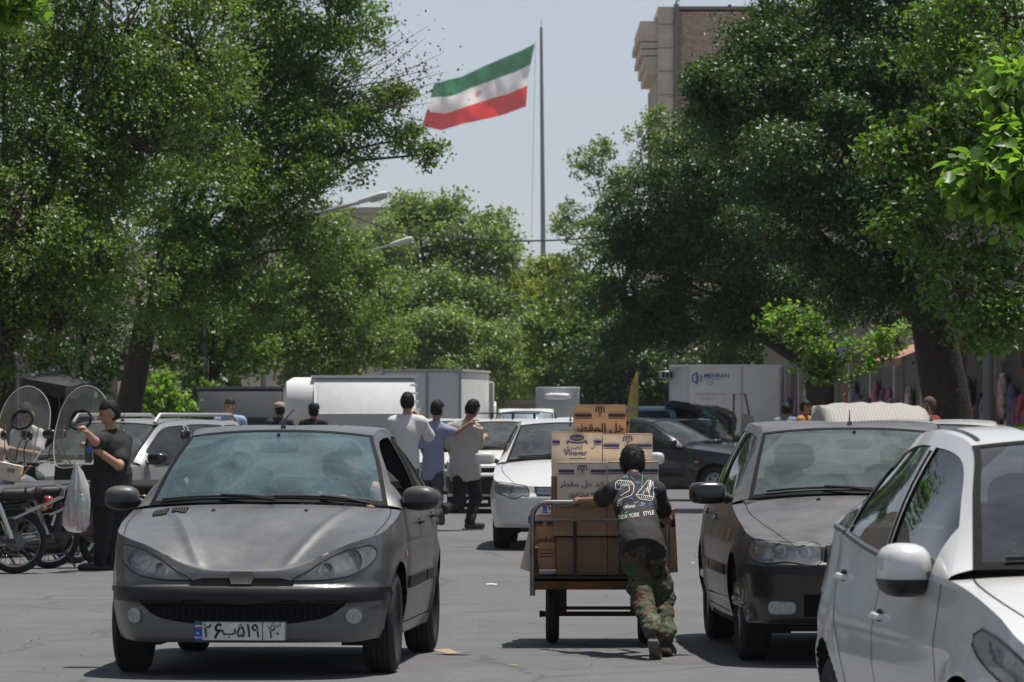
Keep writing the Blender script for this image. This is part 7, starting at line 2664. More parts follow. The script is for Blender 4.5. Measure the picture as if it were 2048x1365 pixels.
px_text('NEW YORK', 1258, 1032.5, 11.5, R(9), inkw, 'lettering', .2, .70)
px_text('STYLE', 1297, 1027, 11.5, R(8), inkw, 'lettering', .2, .72)
px_text('ORIGINAL', 1259, 1014, 7.5, R(8), inkw, 'lettering', .1, .72)

# man in black by the motorcycles, opening a bottle
md = 45.0
J = dict(pelvis=at(222, 985, md), chest=at(224, 905, md + .02), neck=at(222, 862, md), head=at(219, 826, md - .02),
         shL=at(200, 880, md - .16), shR=at(248, 884, md + .16), elL=at(190, 884, md - .42), wrL=at(176, 868, md - .46), elR=at(238, 932, md - .22), wrR=at(186, 896, md - .34),
         hipL=at(208, 995, md - .06), hipR=at(234, 995, md + .08), knL=at(204, 1070, md - .05), knR=at(228, 1070, md + .08), anL=at(198, 1128, md + .0), anR=at(222, 1128, md + .1),
         toL=at(168, 1136, md - .04), toR=at(196, 1138, md + .02))
blackcl = mat('black_cotton', (.014, .014, .015), .85, var=.3, vscale=8)
mib = make_person('man in black shirt and trousers looking down at a bottle beside the motorcycles', J, blackcl, mat('black_trousers', (.010, .010, .012), .85, var=.3, vscale=8), h=.010, scale=.98, sleeve=.75, look=(-.9, -.3, -.22), fat=.05, curlL=1.1, curlR=1.1, handL=(-.3, 0, -1), handR=(-.5, 0, -.4))
bt = thing('drink_bottle', 'dark bottle with blue label held by the man in black', 'bottle', tuple(at(177, 926, md - .42)))
MB().lathe([(.0001, 0), (.032, .002), (.036, .03), (.033, .10), (.036, .16), (.030, .21), (.014, .25), (.013, .275)], 18).build('bottle', mat('bottle_cola', (.02, .012, .010), .12, coat=.8), bt)
MB().lathe([(.0368, .09), (.0368, .155)], 18).build('label', mat('label_dark_blue', (.05, .09, .3), .5), bt)
MB().lathe([(.015, .262), (.0155, .285), (.0001, .287)], 14).build('cap', mat('cap_white', (.6, .6, .6), .4), bt)
hb = thing('belt_pouch', 'small black pouch worn at the hip of the man in black', 'pouch', tuple(at(250, 985, md + .05)))
MB().blob((0, 0, 0), (.07, .09, .10), 3, 4).build('pouch', mat('pouch_black', (.018, .018, .018), .6), hb)
# carrier bag hanging from the motorcycle
bgd = 44.3
bo2 = at(152, 985, bgd)
bagr = thing('carrier_bag', 'translucent white carrier bag full of groceries hanging from a handlebar', 'bag', tuple(bo2))


def bag_mat():
    m = bpy.data.materials.new('thin_plastic')
    m.use_nodes = True
    n, l = m.node_tree.nodes, m.node_tree.links
    b = n['Principled BSDF']
    b.inputs['Base Color'].default_value = (.72, .72, .76, 1)
    b.inputs['Roughness'].default_value = .25
    tr = n.new('ShaderNodeBsdfTransparent')
    ms = n.new('ShaderNodeMixShader')
    tc = n.new('ShaderNodeTexCoord')
    t = n.new('ShaderNodeTexNoise')
    t.inputs['Scale'].default_value = 9
    mp = n.new('ShaderNodeMapping')
    mp.inputs['Scale'].default_value = (3, 3, .4)
    l.new(tc.outputs['Object'], mp.inputs[0])
    l.new(mp.outputs[0], t.inputs['Vector'])
    mr = n.new('ShaderNodeMapRange')
    mr.inputs['From Min'].default_value = .3
    mr.inputs['From Max'].default_value = .7
    mr.inputs['To Min'].default_value = .30
    mr.inputs['To Max'].default_value = .75
    l.new(t.outputs[0], mr.inputs['Value'])
    l.new(mr.outputs[0], ms.inputs[0])
    l.new(tr.outputs[0], ms.inputs[1])
    l.new(b.outputs[0], ms.inputs[2])
    l.new(ms.outputs[0], n['Material Output'].inputs[0])
    return m


G = []
for k, (yy, xa, xb) in enumerate(((925, 150, 154), (945, 144, 166), (970, 138, 176), (1000, 132, 180), (1030, 126, 180), (1050, 126, 178), (1062, 134, 172), (1066, 146, 162))):
    a, b = at(xa, yy, bgd), at(xb, yy, bgd)
    c = (a + b) / 2
    rr = (b.x - a.x) / 2
    G.append([Vector((c.x + rr * math.cos(t) * (1 + .07 * math.sin(t * 7 + k)), c.y + rr * .7 * math.sin(t) * (1 + .1 * math.sin(t * 9)), c.z)) - bo2 for t in np.linspace(0, 2 * math.pi, 37)])
MB().grid(G).build('bag', bag_mat(), bagr, weld=.0005, angle=70)
hdl = MB()
for dx in (0, 14):
    hdl.tube([at(150 + dx * .3, 948, bgd) - bo2, at(148 + dx, 928, bgd) - bo2, at(152 + dx * .4, 922, bgd) - bo2], [.012, .008, .006], 6)
hdl.build('bag_handle', bag_mat(), bagr)
for (x, y, rr, c, lab) in ((160, 1030, .07, (.45, .33, .08), 'yellow pack of groceries inside the carrier bag'), (146, 1042, .05, (.5, .05, .05), 'red tin inside the carrier bag'), (163, 1008, .05, (.05, .40, .22), 'green bottle top inside the carrier bag'), (165, 1052, .05, (.20, .02, .05), 'dark red pack at the bottom of the carrier bag')):
    o = MB().blob(tuple(at(x, y, bgd)), (rr, rr * .7, rr * 1.05), 2, 3).build('grocery_pack', mat('pack_%d' % x, c, .4))
    tag(o, lab, 'grocery')

# three men walking away
wd = 60.5
cl1 = mat('shirt_white', (.66, .66, .66), .8)
J = dict(pelvis=at(808, 935, wd - 2.5), chest=at(812, 868, wd - 2.5), neck=at(814, 832, wd - 2.5), head=at(815, 805, wd - 2.5), shL=at(786, 845, wd - 2.5), shR=at(842, 845, wd - 2.5), elL=at(775, 885, wd - 2.4), wrL=at(780, 915, wd - 2.3), elR=at(858, 872, wd - 2.35), wrR=at(838, 835, wd - 2.25),
         hipL=at(796, 942, wd - 2.5), hipR=at(822, 942, wd - 2.5), knL=at(795, 1005, wd - 2.4), knR=at(826, 1003, wd - 2.7), anL=at(797, 1062, wd - 2.3), anR=at(826, 1060, wd - 2.9), toL=at(797, 1064, wd - 2.1), toR=at(828, 1067, wd - 2.7))
make_person('man in white long-sleeved shirt holding a phone to his ear, walking away', J, cl1, mat('black_trousers', (.010, .010, .012), .85), h=.017, sleeve=1.85, look=(.1, 1, 0), fine_hands=True, curlR=1.2, tuck=True, fat=.02)
J = dict(pelvis=at(866, 940, wd), chest=at(868, 880, wd), neck=at(872, 845, wd), head=at(875, 819, wd + .02), shL=at(848, 858, wd), shR=at(893, 862, wd - .03), elL=at(846, 900, wd + .1), wrL=at(855, 930, wd + .2), elR=at(913, 865, wd - .12), wrR=at(938, 848, wd - .1),
         hipL=at(855, 946, wd), hipR=at(878, 946, wd), knL=at(856, 1000, wd + .1), knR=at(874, 998, wd - .25), anL=at(858, 1052, wd + .2), anR=at(868, 1047, wd - .45), toL=at(858, 1053, wd + .4), toR=at(869, 1058, wd - .3))
make_person('youth in blue-grey tee resting his arm on his companion\'s shoulder', J, mat('tee_bluegrey', (.27, .29, .42), .85), mat('trousers_grey', (.055, .058, .068), .85), skin=SKIN_D, h=.017, scale=.92, sleeve=.7, look=(.55, .8, 0), curlR=.5)
J = dict(pelvis=at(930, 938, wd + .3), chest=at(926, 876, wd + .25), neck=at(936, 842, wd + .2), head=at(945, 818, wd + .15), shL=at(902, 857, wd + .3), shR=at(954, 856, wd + .1), elL=at(898, 895, wd + .45), wrL=at(906, 922, wd + .55), elR=at(958, 895, wd + .25), wrR=at(968, 876, wd + .5),
         hipL=at(918, 946, wd + .3), hipR=at(944, 946, wd + .3), knL=at(918, 1004, wd + .15), knR=at(952, 998, wd + .4), anL=at(882, 1022, wd - .25), anR=at(938, 1046, wd + .25), toL=at(884, 1042, wd - .2), toR=at(962, 1052, wd + .4), heelL=at(880, 1022, wd - .28))
make_person('man in pale grey polo and black trousers stepping out with a rear foot raised', J, mat('polo_grey', (.46, .45, .41), .85), mat('black_trousers', (.010, .010, .012), .85), skin=SKIN_D, h=.017, sleeve=.85, look=(.6, .75, -.25), fat=.012, curlR=1.0)

# onlookers farther back: same skeleton at other places
def stander(px, top, d, label, shirt, trousers=None, look=(0, -1, 0), hat=None, hair=HAIR, group=None, skin=SKIN_D, h=.027, hairstyle='short'):
    s_ = F / d
    X = (px - 1024) / s_
    H_ = CAMH + (YH - top) / s_
    k = H_ / 1.75
    P = lambda x, y, z: Vector((X + x * k, d + y * k, z * k))
    lv = Vector(look)
    r_ = Vector((lv.y, -lv.x, 0)).normalized()
    f_ = Vector((lv.x, lv.y, 0)).normalized()
    Q = lambda a, b, z: Vector((X, d, 0)) + r_ * a * k + f_ * b * k + Vector((0, 0, z * k))
    J = dict(pelvis=Q(0, 0, .95), chest=Q(0, 0, 1.28), neck=Q(0, 0, 1.47), head=Q(0, .03, 1.62), shL=Q(-.18, 0, 1.40), shR=Q(.18, 0, 1.40), elL=Q(-.24, .0, 1.12), wrL=Q(-.22, .12, .90), elR=Q(.24, .0, 1.12), wrR=Q(.2, .15, .92),
             hipL=Q(-.09, 0, .90), hipR=Q(.09, 0, .90), knL=Q(-.10, .02, .50), knR=Q(.10, .04, .50), anL=Q(-.10, 0, .09), anR=Q(.10, 0, .09), toL=Q(-.11, .15, .045), toR=Q(.11, .15, .045))
    return make_person(label, J, shirt, trousers or mat('trousers_grey', (.055, .058, .068), .85), h=h, sleeve=.7, look=look, hat=hat, hair=hair, fine_hands=False, group=group, skin=skin, hairstyle=hairstyle)


stander(460, 796, 72, 'dark-haired youth in light blue shirt standing beyond the grey hatchback', mat('shirt_lightblue', (.30, .38, .58), .85), look=(.1, -1, -.1), skin=SKIN, hairstyle='long')
stander(560, 806, 80, 'person in beige cap standing near the canopy van', mat('shirt_navy', (.03, .035, .06), .85), hat=mat('cap_beige', (.38, .31, .25), .85), look=(-.3, 1, 0))
stander(604, 796, 88, 'close-cropped man in lilac shirt between the canopy van and the beige cap', mat('shirt_lilac', (.22, .22, .36), .85), hair=mat('hair_stubble', (.10, .06, .045), .8), look=(1, .2, -.2))
stander(627, 808, 78, 'person in black sun hat beside the rounded van nose', mat('shirt_black', (.02, .02, .02), .85), hat=mat('hat_black', (.012, .012, .014), .85), look=(.2, 1, 0))
stander(1608, 800, 82, 'boy in orange tee by the shops behind the dusty saloon', mat('tee_orange', (.50, .22, .08), .85), look=(.8, -.4, -.1))
stander(1572, 806, 86, 'man in grey-blue shirt at the rear of the refrigerated truck', mat('shirt_steel', (.20, .24, .28), .85), look=(-.2, 1, 0))
stander(1733, 793, 74, 'grey-haired passer-by behind the striped cover', mat('shirt_brown', (.12, .09, .07), .85), hair=mat('hair_grey', (.16, .14, .13), .7), look=(0, 1, 0))
stander(1790, 796, 72, 'greying passer-by close to the thick tree trunk, behind the striped cover', mat('shirt_olive', (.10, .10, .07), .85), hair=mat('hair_pepper', (.09, .08, .075), .7), look=(-.3, 1, 0))
stander(1760, 801, 76, 'dark-haired passer-by between two greying heads behind the striped cover', mat('shirt_black', (.02, .02, .02), .85), look=(.2, 1, 0))
stander(1862, 793, 68, 'man in dark red shirt walking by the thick tree trunk', mat('shirt_red', (.30, .03, .05), .85), hair=mat('hair_stubble', (.10, .06, .045), .8), look=(-.8, .4, 0))
# driver of the grey hatchback
dv = Vector((-1.523, 26.36, 0))
th = .073
T_ = lambda x, y, z: Vector((dv.x + math.cos(th) * x + math.sin(th) * y, dv.y - math.sin(th) * x + math.cos(th) * y, z))
J = dict(pelvis=T_(.36, 2.02, .62), chest=T_(.36, 2.14, .92), neck=T_(.36, 2.16, 1.08), head=T_(.38, 2.13, 1.20), shL=T_(.18, 2.12, 1.03), shR=T_(.54, 2.12, 1.03), elL=T_(.20, 1.9, .85), wrL=T_(.24, 1.72, .95), elR=T_(.62, 1.98, .88), wrR=T_(.46, 1.72, .96),
         hipL=T_(.27, 2.0, .60), hipR=T_(.45, 2.0, .60), knL=T_(.27, 1.6, .66), knR=T_(.45, 1.6, .66), anL=T_(.27, 1.35, .5), anR=T_(.45, 1.35, .5), toL=T_(.27, 1.25, .5), toR=T_(.45, 1.25, .5))
make_person('driver sitting at the wheel of the grey hatchback, behind the dusty windscreen', J, mat('shirt_driver', (.10, .11, .13), .85), mat('trousers_grey', (.055, .058, .068), .85), h=.018, scale=.9, sleeve=.7, look=(-.1, -1, 0), fine_hands=False)
# ---------------------------------------------------------------- motorcycles
mblack = mat('moto_black', (.012, .012, .014), .25, coat=.6, dust=.15)
mchrome = mat('moto_chrome', (.55, .54, .52), .2, metal=1.0, dust=.2)
mgrey = mat('moto_engine', (.16, .16, .165), .45, metal=.7, dust=.25)
mseat = mat('moto_seat', (.015, .014, .014), .6)
mwhite = mat('moto_silver', (.22, .22, .24), .3, metal=.3, coat=.6, dust=.12)


def clear_shield():
    return glass_mat('windshield_perspex', (.80, .80, .75), .20, 1.45, (.50, .52, .47))


def make_bike(label, loc, rz, paint, shield=False, rack=True, fairing=False, scooter=False, lean=0.0, mirrors=True, spokes=True, redtail=True, name='motorcycle', shield_tilt=0.0):
    """local: front wheel at +x, rear wheel at x=0, wheel plane xz"""
    r = thing(name, label, 'motorcycle', loc, rz, 'motorcycles parked along the left kerb')
    r.rotation_euler = (lean, 0, rz)
    wb = 1.24
    rad = .30 if not scooter else .24
    for x in (0, wb):
        M = Matrix.Translation((x, 0, rad)) @ Matrix.Rotation(R(90), 4, 'X')
        w = MB().lathe([(rad - .06, -.03), (rad - .045, -.045), (rad - .015, -.042), (rad, -.015), (rad, .015), (rad - .015, .042), (rad - .045, .045), (rad - .06, .03), (rad - .06, -.03)], 40, M).build('wheel', mat('tyre_rubber', (.022, .022, .023), .78), r)
        MB().lathe([(rad - .062, -.028), (rad - .075, -.018), (rad - .075, .018), (rad - .062, .028)], 40, M).build('rim', mchrome, w)
        MB().lathe([(.0001, -.06), (.05, -.055), (.055, -.02), (.085, -.015), (.085, .015), (.055, .02), (.05, .055), (.0001, .06)], 20, M).build('hub', mgrey, w)
        if spokes:
            sp_ = MB()
            for k in range(28):
                a = 2 * math.pi * k / 28
                b = a + (.5 if k % 2 else -.5)
                sp_.tube([M @ Vector((.06 * math.cos(b), .06 * math.sin(b), .018 * (1 if k % 4 < 2 else -1))), M @ Vector(((rad - .07) * math.cos(a), (rad - .07) * math.sin(a), 0))], .0035, 4, cap=False)
            so = sp_.build('spoke_set', mchrome, w)
            so['kind'] = 'stuff'
        a0, a1 = (R(20), R(165)) if x == 0 else (R(40), R(170))
        fen = []
        for t in np.linspace(a0, a1, 14):
            fen.append([(x + (rad + .035) * math.cos(math.pi - t) * (1 if x == 0 else -1) * (1), y, rad + (rad + .035 - abs(y) * .25) * math.sin(t)) for y in (-.06, -.03, 0, .03, .06)])
        MB().grid(fen).build('fender', paint if fairing else (mchrome if x == 0 and rack else paint), r)
    # fork, frame, swing arm
    hx, hz = wb - .24, .82
    for y in (-.085, .085):
        MB().tube([(wb, y, rad), (hx, y, hz), (hx - .04, y, hz + .1)], [.022, .024, .024], 8).build('fork_leg', mchrome, r)
        MB().tube([(0, y * 1.2, rad), (.42, y * .9, .36)], .022, 8).build('swing_arm', mblack, r)
        MB().tube([(.04, y * 1.35, rad + .03), (.16, y * 1.3, .66)], .028, 8).build('shock_absorber', mchrome, r)
    fr = MB()
    fr.tube([(hx + .02, 0, hz - .06), (.85, 0, .30), (.45, 0, .26), (.42, 0, .60), (-.10, 0, .66)], .022, 8)
    fr.tube([(hx + .02, 0, hz), (.70, 0, .74), (.40, 0, .66)], .026, 8)
    fr.build('frame', mblack, r)
    if scooter:
        body = MB()
        V, Q = sdf_surface([cap((-.05, 0, .62), (.42, 0, .58), .15, .17), cap((.1, 0, .42), (.45, 0, .40), .15, .16), cap((.45, 0, .25), (.9, 0, .24), .12, .11), cap((.95, 0, .30), (1.02, 0, .85), .13, .12), cap((.98, -.13, .4), (1.02, -.14, .75), .06), cap((.98, .13, .4), (1.02, .14, .75), .06)], .018, .06)
        quad_obj('body_shell', V, Q, paint, r)
    else:
        V, Q = sdf_surface([ell((.72, 0, .80), (.22, .125, .10)), cap((.55, 0, .78), (.66, 0, .80), .08, .10)], .014, .05)
        quad_obj('fuel_tank', V, Q, paint, r)
        e = MB().box((.62, 0, .42), (.26, .22, .18))
        e.build('engine_block', mgrey, r, bevel=.03, bseg=2)
        cyl = MB()
        for k in range(8):
            cyl.box((.76 + k * .012, 0, .50 + k * .018), (.13, .16, .010), rot=Matrix.Rotation(R(30), 3, 'Y'))
        co = cyl.build('cylinder_fins', mgrey, r)
        co['kind'] = 'stuff'
        for sy in (-1, 1):
            MB().prism([(.22, .44), (.50, .46), (.48, .64), (.20, .66)], sy * .09, sy * .13, 'y').build('side_cover', paint, r, bevel=.01)
        MB().tube([(.85, -.10, .42), (.80, -.14, .28), (.45, -.16, .24), (.1, -.16, .30), (-.28, -.17, .36)], [.018, .02, .025, .042, .04], 10).build('exhaust', mchrome, r)
    V, Q = sdf_surface([cap((-.18, 0, .76), (.50, 0, .755), .075, .085), cap((-.12, -.08, .745), (.35, -.08, .74), .055, .05), cap((-.12, .08, .745), (.35, .08, .74), .055, .05)], .014, .04)
    quad_obj('seat', V, Q, mseat, r)
    if rack:
        for y in (-.13, .13):
            MB().tube([(.30, y, .66), (.1, y * 1.15, .80), (-.36, y * 1.15, .84), (-.46, y * 1.1, .80), (-.44, y * 1.1, .72), (.02, y * 1.2, .52)], .013, 8).build('rack_tube', mchrome, r)
        for k in range(4):
            MB().tube([(-.10 - k * .1, -.15, .825 + k * .004), (-.10 - k * .1, .15, .825 + k * .004)], .009, 6).build('rack_bar', mchrome, r)
    if redtail:
        tl = MB().blob((-.31, 0, .67), (.05, .075, .06), 3, 3).build('tail_light', mat('tail_red', (.35, .02, .02), .2, coat=.8), r)
        MB().box((-.36, 0, .50), (.012, .16, .11), rot=Matrix.Rotation(R(-18), 3, 'Y')).build('number_plate', mat('plate_white', (.62, .61, .58), .5), r, smooth=False)
        for sy in (-1, 1):
            MB().blob((-.26, sy * .16, .62), (.03, .03, .03), 2).build('indicator', mat('repeater_orange', (.6, .22, .04), .3), r)
    # bars
    MB().tube([(hx - .22, -.34, hz + .19), (hx - .12, -.26, hz + .20), (hx - .05, -.12, hz + .13), (hx - .05, .12, hz + .13), (hx - .12, .26, hz + .20), (hx - .22, .34, hz + .19)], .012, 8).build('handlebar', mchrome, r)
    for sy in (-1, 1):
        MB().tube([(hx - .23, sy * .35, hz + .19), (hx - .14, sy * .27, hz + .20)], .019, 8).build('grip', mseat, r)
        MB().tube([(hx - .02, sy * .22, hz + .18), (hx - .16, sy * .40, hz + .17)], .006, 5).build('lever', mchrome, r)
        if mirrors:
            st = MB().tube([(hx - .12, sy * .25, hz + .20), (hx - .10, sy * .30, hz + .33), (hx - .12, sy * .36, hz + .44)], .006, 6).build('mirror_stalk', mblack, r)
            MB().blob((hx - .12, sy * .40, hz + .47), (.022, .075, .05), 3, 2.6).build('mirror_head', mblack, st)
    if fairing:
        V, Q = sdf_surface([cap((hx + .12, 0, hz - .02), (hx + .02, 0, hz + .14), .12, .10), cap((hx + .10, -.1, hz), (hx + .02, -.1, hz + .12), .08, .06), cap((hx + .10, .1, hz), (hx + .02, .1, hz + .12), .08, .06)], .014, .05)
        quad_obj('fairing', V, Q, mwhite, r)
        MB().blob((hx + .20, 0, hz + .02), (.05, .10, .075), 3, 3).build('headlight', mat('lamp_white', (.6, .6, .6), .15, coat=1), r)
        sc = []
        for t in np.linspace(0, 1, 7):
            sc.append([(hx + .12 - t * .12, y * (1 - t * .45), hz + .12 + t * .20) for y in np.linspace(-.13, .13, 9)])
        MB().grid(sc).build('fly_screen', glass_mat('smoked_perspex', (.10, .10, .11), .12), r)
    else:
        MB().lathe([(.0001, -.06), (.06, -.04), (.085, .03), (.085, .06), (.08, .065)], 22, Matrix.Translation((hx + .08, 0, hz + .02)) @ Matrix.Rotation(R(90), 4, 'Y')).build('headlight', mchrome, r)
        MB().lathe([(.08, .062), (.05, .075), (.0001, .08)], 22, Matrix.Translation((hx + .08, 0, hz + .02)) @ Matrix.Rotation(R(90), 4, 'Y')).build('lens', mat('lamp_white', (.6, .6, .6), .15, coat=1), r)
    MB().tube([(.48, .10, .25), (.36, .24, .02)], .012, 6).build('kick_stand', mblack, r)
    if shield:
        # tall perspex shield with an oval opening rimmed in black for the lamp
        rows = []
        prof = [(0, .20), (.12, .25), (.3, .29), (.5, .29), (.68, .26), (.8, .20), (.88, .12), (.92, .03)]
        hole_c, hole_r = .52, (.115, .105)
        g = MB()
        dr = lambda t: Vector((hx + .18 - t * .40, 0, hz + .16 + t * .88))
        outer = [(w_, t) for t, w_ in prof] + [(-w_, t) for t, w_ in prof[::-1]]
        outer = resample([(a, b, 0) for a, b in outer + outer[:1]], 73)[:-1]
        inner = []
        for a, b, _ in outer:
            ang_ = math.atan2((b - hole_c), a)
            inner.append((hole_r[0] * math.cos(ang_), hole_c + hole_r[1] * math.sin(ang_) * 1.05))
        rows = []
        for q in np.linspace(0, 1, 7):
            row = []
            for (a, b, _), (c, d_) in zip(outer, inner):
                w_, t = lerp(a, c, q), lerp(b, d_, q)
                p = dr(t)
                row.append(Vector((p.x - .9 * w_ * w_, w_, p.z)))
            rows.append(row + row[:1])
        g.grid(rows)
        so = g.build('windshield', clear_shield(), r, weld=.0005)
        rim = [Vector((dr(d_).x - .9 * c * c, c, dr(d_).z)) for c, d_ in inner]
        MB().tube(rim, .013, 8, closed=True).build('opening_rim', mat('rubber_seal', (.012, .012, .012), .7), so)
        pane = [Vector((dr(d_).x - .9 * c * c - .01, c, dr(d_).z)) for c, d_ in inner]
        MB().add(pane, [tuple(range(len(pane)))]).build('opening_pane', glass_mat('shield_pane', (.5, .5, .48), .15), so, smooth=False)
        edge_ = [rows[0][i] for i in range(len(outer))]
        MB().tube(edge_, .005, 5, closed=True).build('shield_edge', mat('perspex_edge', (.6, .62, .58), .3), so)
        for sy in (-1, 1):
            MB().tube([(hx - .05, sy * .1, hz + .13), dr(.2) + Vector((-.05, sy * .18, 0)), dr(.45) + Vector((-.04, sy * .19, 0))], .008, 6).build('shield_stay', mchrome, so)
        # skirt of dark cloth below the shield
        sk = []
        for t in np.linspace(0, 1, 6):
            sk.append([Vector((hx + .17 + .02 * math.sin(9 * y + 3 * t) - .9 * y * y, y * (1 + .25 * t), hz + .16 - t * .55)) for y in np.linspace(-.22, .22, 15)])
        MB().grid(sk).build('cloth_skirt', mat('skirt_black', (.014, .014, .015), .8), r)
    return r


def bpos(px, d):
    return ((px - 1024) * d / F, d, 0)


# nearest: seen from its right rear, front out of the frame
make_bike('black motorcycle with chrome luggage rack, spoked rear wheel nearest the road', bpos(30, 44.1), R(180 + 10), mblack, rack=True)
make_bike('black motorcycle with red tail lamp standing just inside the one with the big chrome rack', bpos(98, 45.6), R(180 + 16), mblack, rack=True)
make_bike('dark scooter with broad leg shield beside the man in black', bpos(205, 45.9), R(180 + 24), mblack, scooter=True, rack=False, fairing=True, spokes=False, redtail=False, name='motor_scooter')
make_bike('silver-nosed motorcycle with smoked fly screen among the parked motorcycles', bpos(150, 47.2), R(-140), mwhite, fairing=True, rack=False)
make_bike('motorcycle with tall milky windshield beside the man in black', bpos(240, 49.3), R(-110), mblack, shield=True, rack=False)
make_bike('motorcycle with clear rounded windshield at the edge of the parked row', bpos(118, 50.2), R(-108), mblack, shield=True, rack=False)
make_bike('silver motorcycle half hidden between the man in black and the grey hatchback', bpos(285, 47.5), R(-35), mwhite, fairing=False, rack=False)
# black canopy on posts behind the windshields
cd_ = 56.0
rt = thing('cargo_tricycle', 'three-wheeled cargo motorcycle under a black cloth canopy', 'tricycle', bpos(115, cd_))
o_ = Vector(bpos(115, cd_))
tp = [at(40, 752, cd_ - .5) - o_, at(110, 742, cd_ + .9) - o_, at(190, 762, cd_ + .4) - o_, at(150, 770, cd_ - .6) - o_]
tp = [at(42, 756, cd_ - .3) - o_, at(118, 744, cd_ + .8) - o_, at(186, 764, cd_ + .6) - o_, at(130, 772, cd_ - .7) - o_]
n9 = 9
gg = []
for i in range(n9):
    u_ = i / (n9 - 1)
    row = []
    for j in range(n9):
        v_ = j / (n9 - 1)
        p = (tp[0] * (1 - u_) + tp[1] * u_) * (1 - v_) + (tp[3] * (1 - u_) + tp[2] * u_) * v_
        row.append(p + Vector((0, 0, .05 * math.sin(math.pi * u_) * math.sin(math.pi * v_) - .02 * abs(math.sin(5 * u_) * math.sin(4 * v_)))))
    gg.append(row)
blackcanv = mat('canvas_black', (.018, .018, .02), .75, var=.3, vscale=4)
MB().grid(gg).build('canopy', blackcanv, rt, angle=60)
val = MB()
edge = gg[0] + [r_[-1] for r_ in gg[1:]]
val.grid([[p for p in edge], [p - Vector((0, 0, .14 + .02 * math.sin(i * 1.3))) for i, p in enumerate(edge)]])
val.build('valance', blackcanv, rt, angle=60)
back_ = [r_[0] for r_ in gg]
MB().grid([back_, [p - Vector((0, 0, .9)) for p in back_]]).build('back_curtain', blackcanv, rt, angle=60)
MB().grid([gg[-1], [p - Vector((0, 0, .9)) for p in gg[-1]]]).build('side_curtain', blackcanv, rt, angle=60)
for p in tp:
    MB().tube([p, Vector((p.x, p.y, .55))], .016, 8).build('canopy_post', mblack, rt)
MB().box((0.1, .1, .62), (.9, 1.2, .4)).build('cargo_tray', mat('tray_grey', (.08, .08, .085), .5, metal=.3), rt, bevel=.02)
for (x, y) in ((-.42, .4), (.62, .4), (.1, -.75)):
    M_ = Matrix.Translation((x, y, .26)) @ Matrix.Rotation(R(90), 4, 'Y')
    MB().lathe([(.13, -.05), (.24, -.05), (.26, 0), (.24, .05), (.13, .05), (.0001, .03)], 24, M_).build('wheel', mat('tyre_rubber', (.022, .022, .023), .78), rt)
# carton on the nearest motorcycle
bx_ = thing('parcel', 'open brown parcel standing on the seat of the nearest motorcycle', 'box', tuple(at(20, 962, 44.4)))
MB().box((0, 0, .08), (.22, .18, .16), rot=Matrix.Rotation(R(12), 3, 'Y')).build('carton', card_lit, bx_, smooth=False)
MB().box((.15, 0, .09), (.13, .16, .008), rot=Matrix.Rotation(R(-50), 3, 'Y')).build('flap', card_o, bx_, smooth=False)
MB().box((.02, -.094, .10), (.07, .004, .04), rot=Matrix.Rotation(R(12), 3, 'Y')).build('address_label', mat('label_grey', (.25, .24, .3), .7), bx_, smooth=False)
# rider behind the clear windshield, and the arm at the frame edge
rd = 49.9
J = dict(pelvis=at(50, 955, rd), chest=at(56, 892, rd), neck=at(56, 855, rd - .05), head=at(52, 828, rd - .08), shL=at(34, 872, rd - .05), shR=at(78, 872, rd), elL=at(30, 908, rd - .15), wrL=at(18, 905, rd - .32), elR=at(76, 910, rd - .15), wrR=at(30, 900, rd - .35),
         hipL=at(40, 960, rd), hipR=at(62, 960, rd), knL=at(20, 985, rd - .3), knR=at(80, 985, rd - .25), anL=at(22, 1075, rd - .2), anR=at(82, 1078, rd - .2), toL=at(18, 1082, rd - .35), toR=at(80, 1085, rd - .35))
make_person('rider in white tee and jeans sitting astride behind the clear windshield', J, mat('tee_white', (.60, .60, .62), .85), mat('jeans_dark', (.025, .032, .06), .85), h=.016, sleeve=.7, look=(-.2, -.9, -.4))
J = dict(pelvis=at(-32, 985, 46.5), chest=at(-28, 905, 46.5), neck=at(-28, 858, 46.5), head=at(-28, 825, 46.5), shL=at(-52, 875, 46.5), shR=at(-4, 872, 46.5), elL=at(-58, 930, 46.4), wrL=at(-50, 975, 46.3), elR=at(6, 912, 46.4), wrR=at(-12, 940, 46.1),
         hipL=at(-44, 992, 46.5), hipR=at(-18, 992, 46.5), knL=at(-46, 1065, 46.5), knR=at(-16, 1065, 46.5), anL=at(-46, 1118, 46.5), anR=at(-16, 1118, 46.5), toL=at(-46, 1126, 46.3), toR=at(-16, 1126, 46.3))
make_person('person in pale beige tee cut off by the frame, only an arm showing', J, mat('tee_beige', (.45, .38, .34), .85), mat('trousers_grey', (.055, .058, .068), .85), skin=SKIN_D, h=.018, sleeve=.7, look=(.3, -1, 0))
# ---------------------------------------------------------------- litter on the asphalt
rs = random.Random(21)
lm = [mat('litter_leaf', (.30, .24, .05), .8), mat('litter_paper', (.60, .58, .54), .8), mat('litter_tan', (.36, .26, .15), .85)]


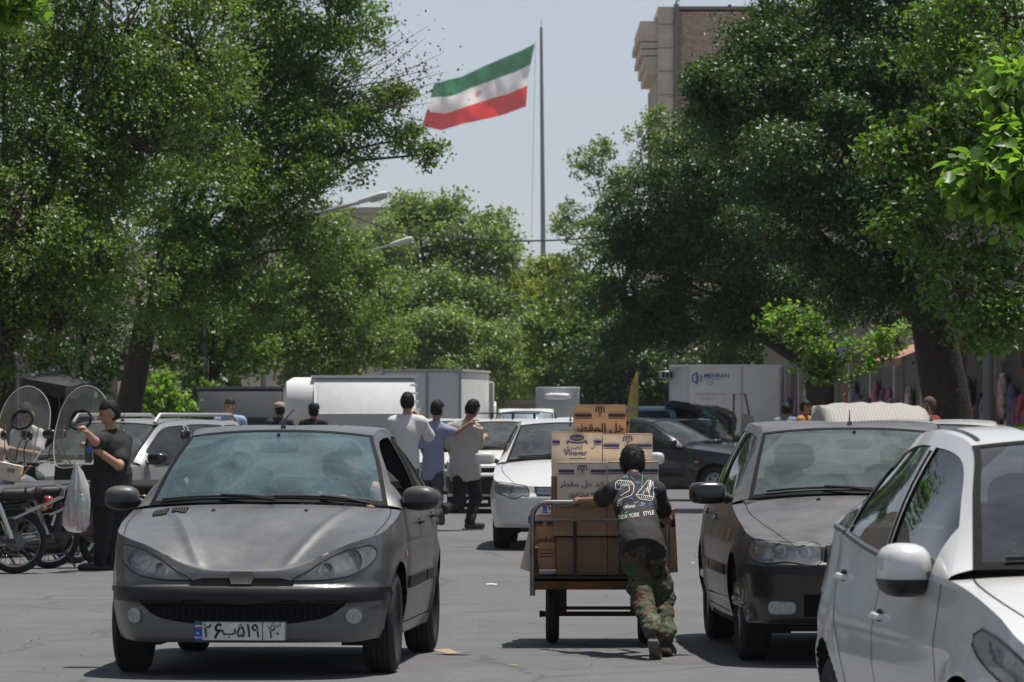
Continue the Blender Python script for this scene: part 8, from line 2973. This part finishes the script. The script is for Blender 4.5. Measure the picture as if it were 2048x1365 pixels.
def scrap(px, py, sz, k, label, cat='litter'):
    d = ground_d(py)
    p = at(px, py, d)
    n = 7
    ring = []
    for i in range(n):
        a = 2 * math.pi * i / n
        q = sz * rs.uniform(.5, 1.1)
        ring.append((p.x + q * math.cos(a) * 1.3, p.y + q * math.sin(a), .008 + rs.uniform(0, .35) * sz))
    o = MB().add(ring + [(p.x, p.y, .006 + .12 * sz)], [(i, (i + 1) % n, n) for i in range(n)]).build('scrap_of_paper' if k else 'fallen_leaf', lm[k], smooth=False)
    return tag(o, label, cat)


scrap(985, 1172, .05, 1, 'white scrap of paper on the asphalt between hatchback and cart')
scrap(905, 1310, .10, 2, 'long tan strip of cardboard on the asphalt by the hatchback rear wheel')
for i, (x, y) in enumerate(((1385, 1128), (1392, 1112))):
    o = scrap(x, y, .022, 1, 'tiny white paper flake on the asphalt beside the dusty saloon')
    o['group'] = 'flakes by the saloon'
for (x, y) in ((1200, 1318), (1182, 1332), (1028, 1334), (1213, 1195)):
    o = scrap(x, y, .018, 0, 'small yellow leaf fallen on the asphalt around the cart')
    o['group'] = 'leaves around the cart'
for (x, y) in ((60, 1285), (75, 1280), (118, 1352), (160, 1315), (88, 1340), (8, 1268), (180, 1270), (48, 1296), (108, 1270), (55, 1222)):
    o = scrap(x, y, rs.uniform(.012, .022), 0, 'small yellow leaf fallen on the asphalt left of the grey hatchback')
    o['group'] = 'leaves left of the hatchback'
# ---------------------------------------------------------------- air
hz = MB().box((0, 470, 39), (700, 1060, 82)).build('haze', bpy.data.materials.new('haze_air'), smooth=False)
hm = hz.data.materials[0]
hm.use_nodes = True
hm.node_tree.nodes.remove(hm.node_tree.nodes['Principled BSDF'])
pv = hm.node_tree.nodes.new('ShaderNodeVolumePrincipled')
pv.inputs['Color'].default_value = (.86, .90, .95, 1)
pv.inputs['Density'].default_value = .00013
hm.node_tree.links.new(pv.outputs[0], hm.node_tree.nodes['Material Output'].inputs['Volume'])
hz['kind'] = 'stuff'
hz['label'] = 'thin pale summer haze over the street'
hz['category'] = 'haze'
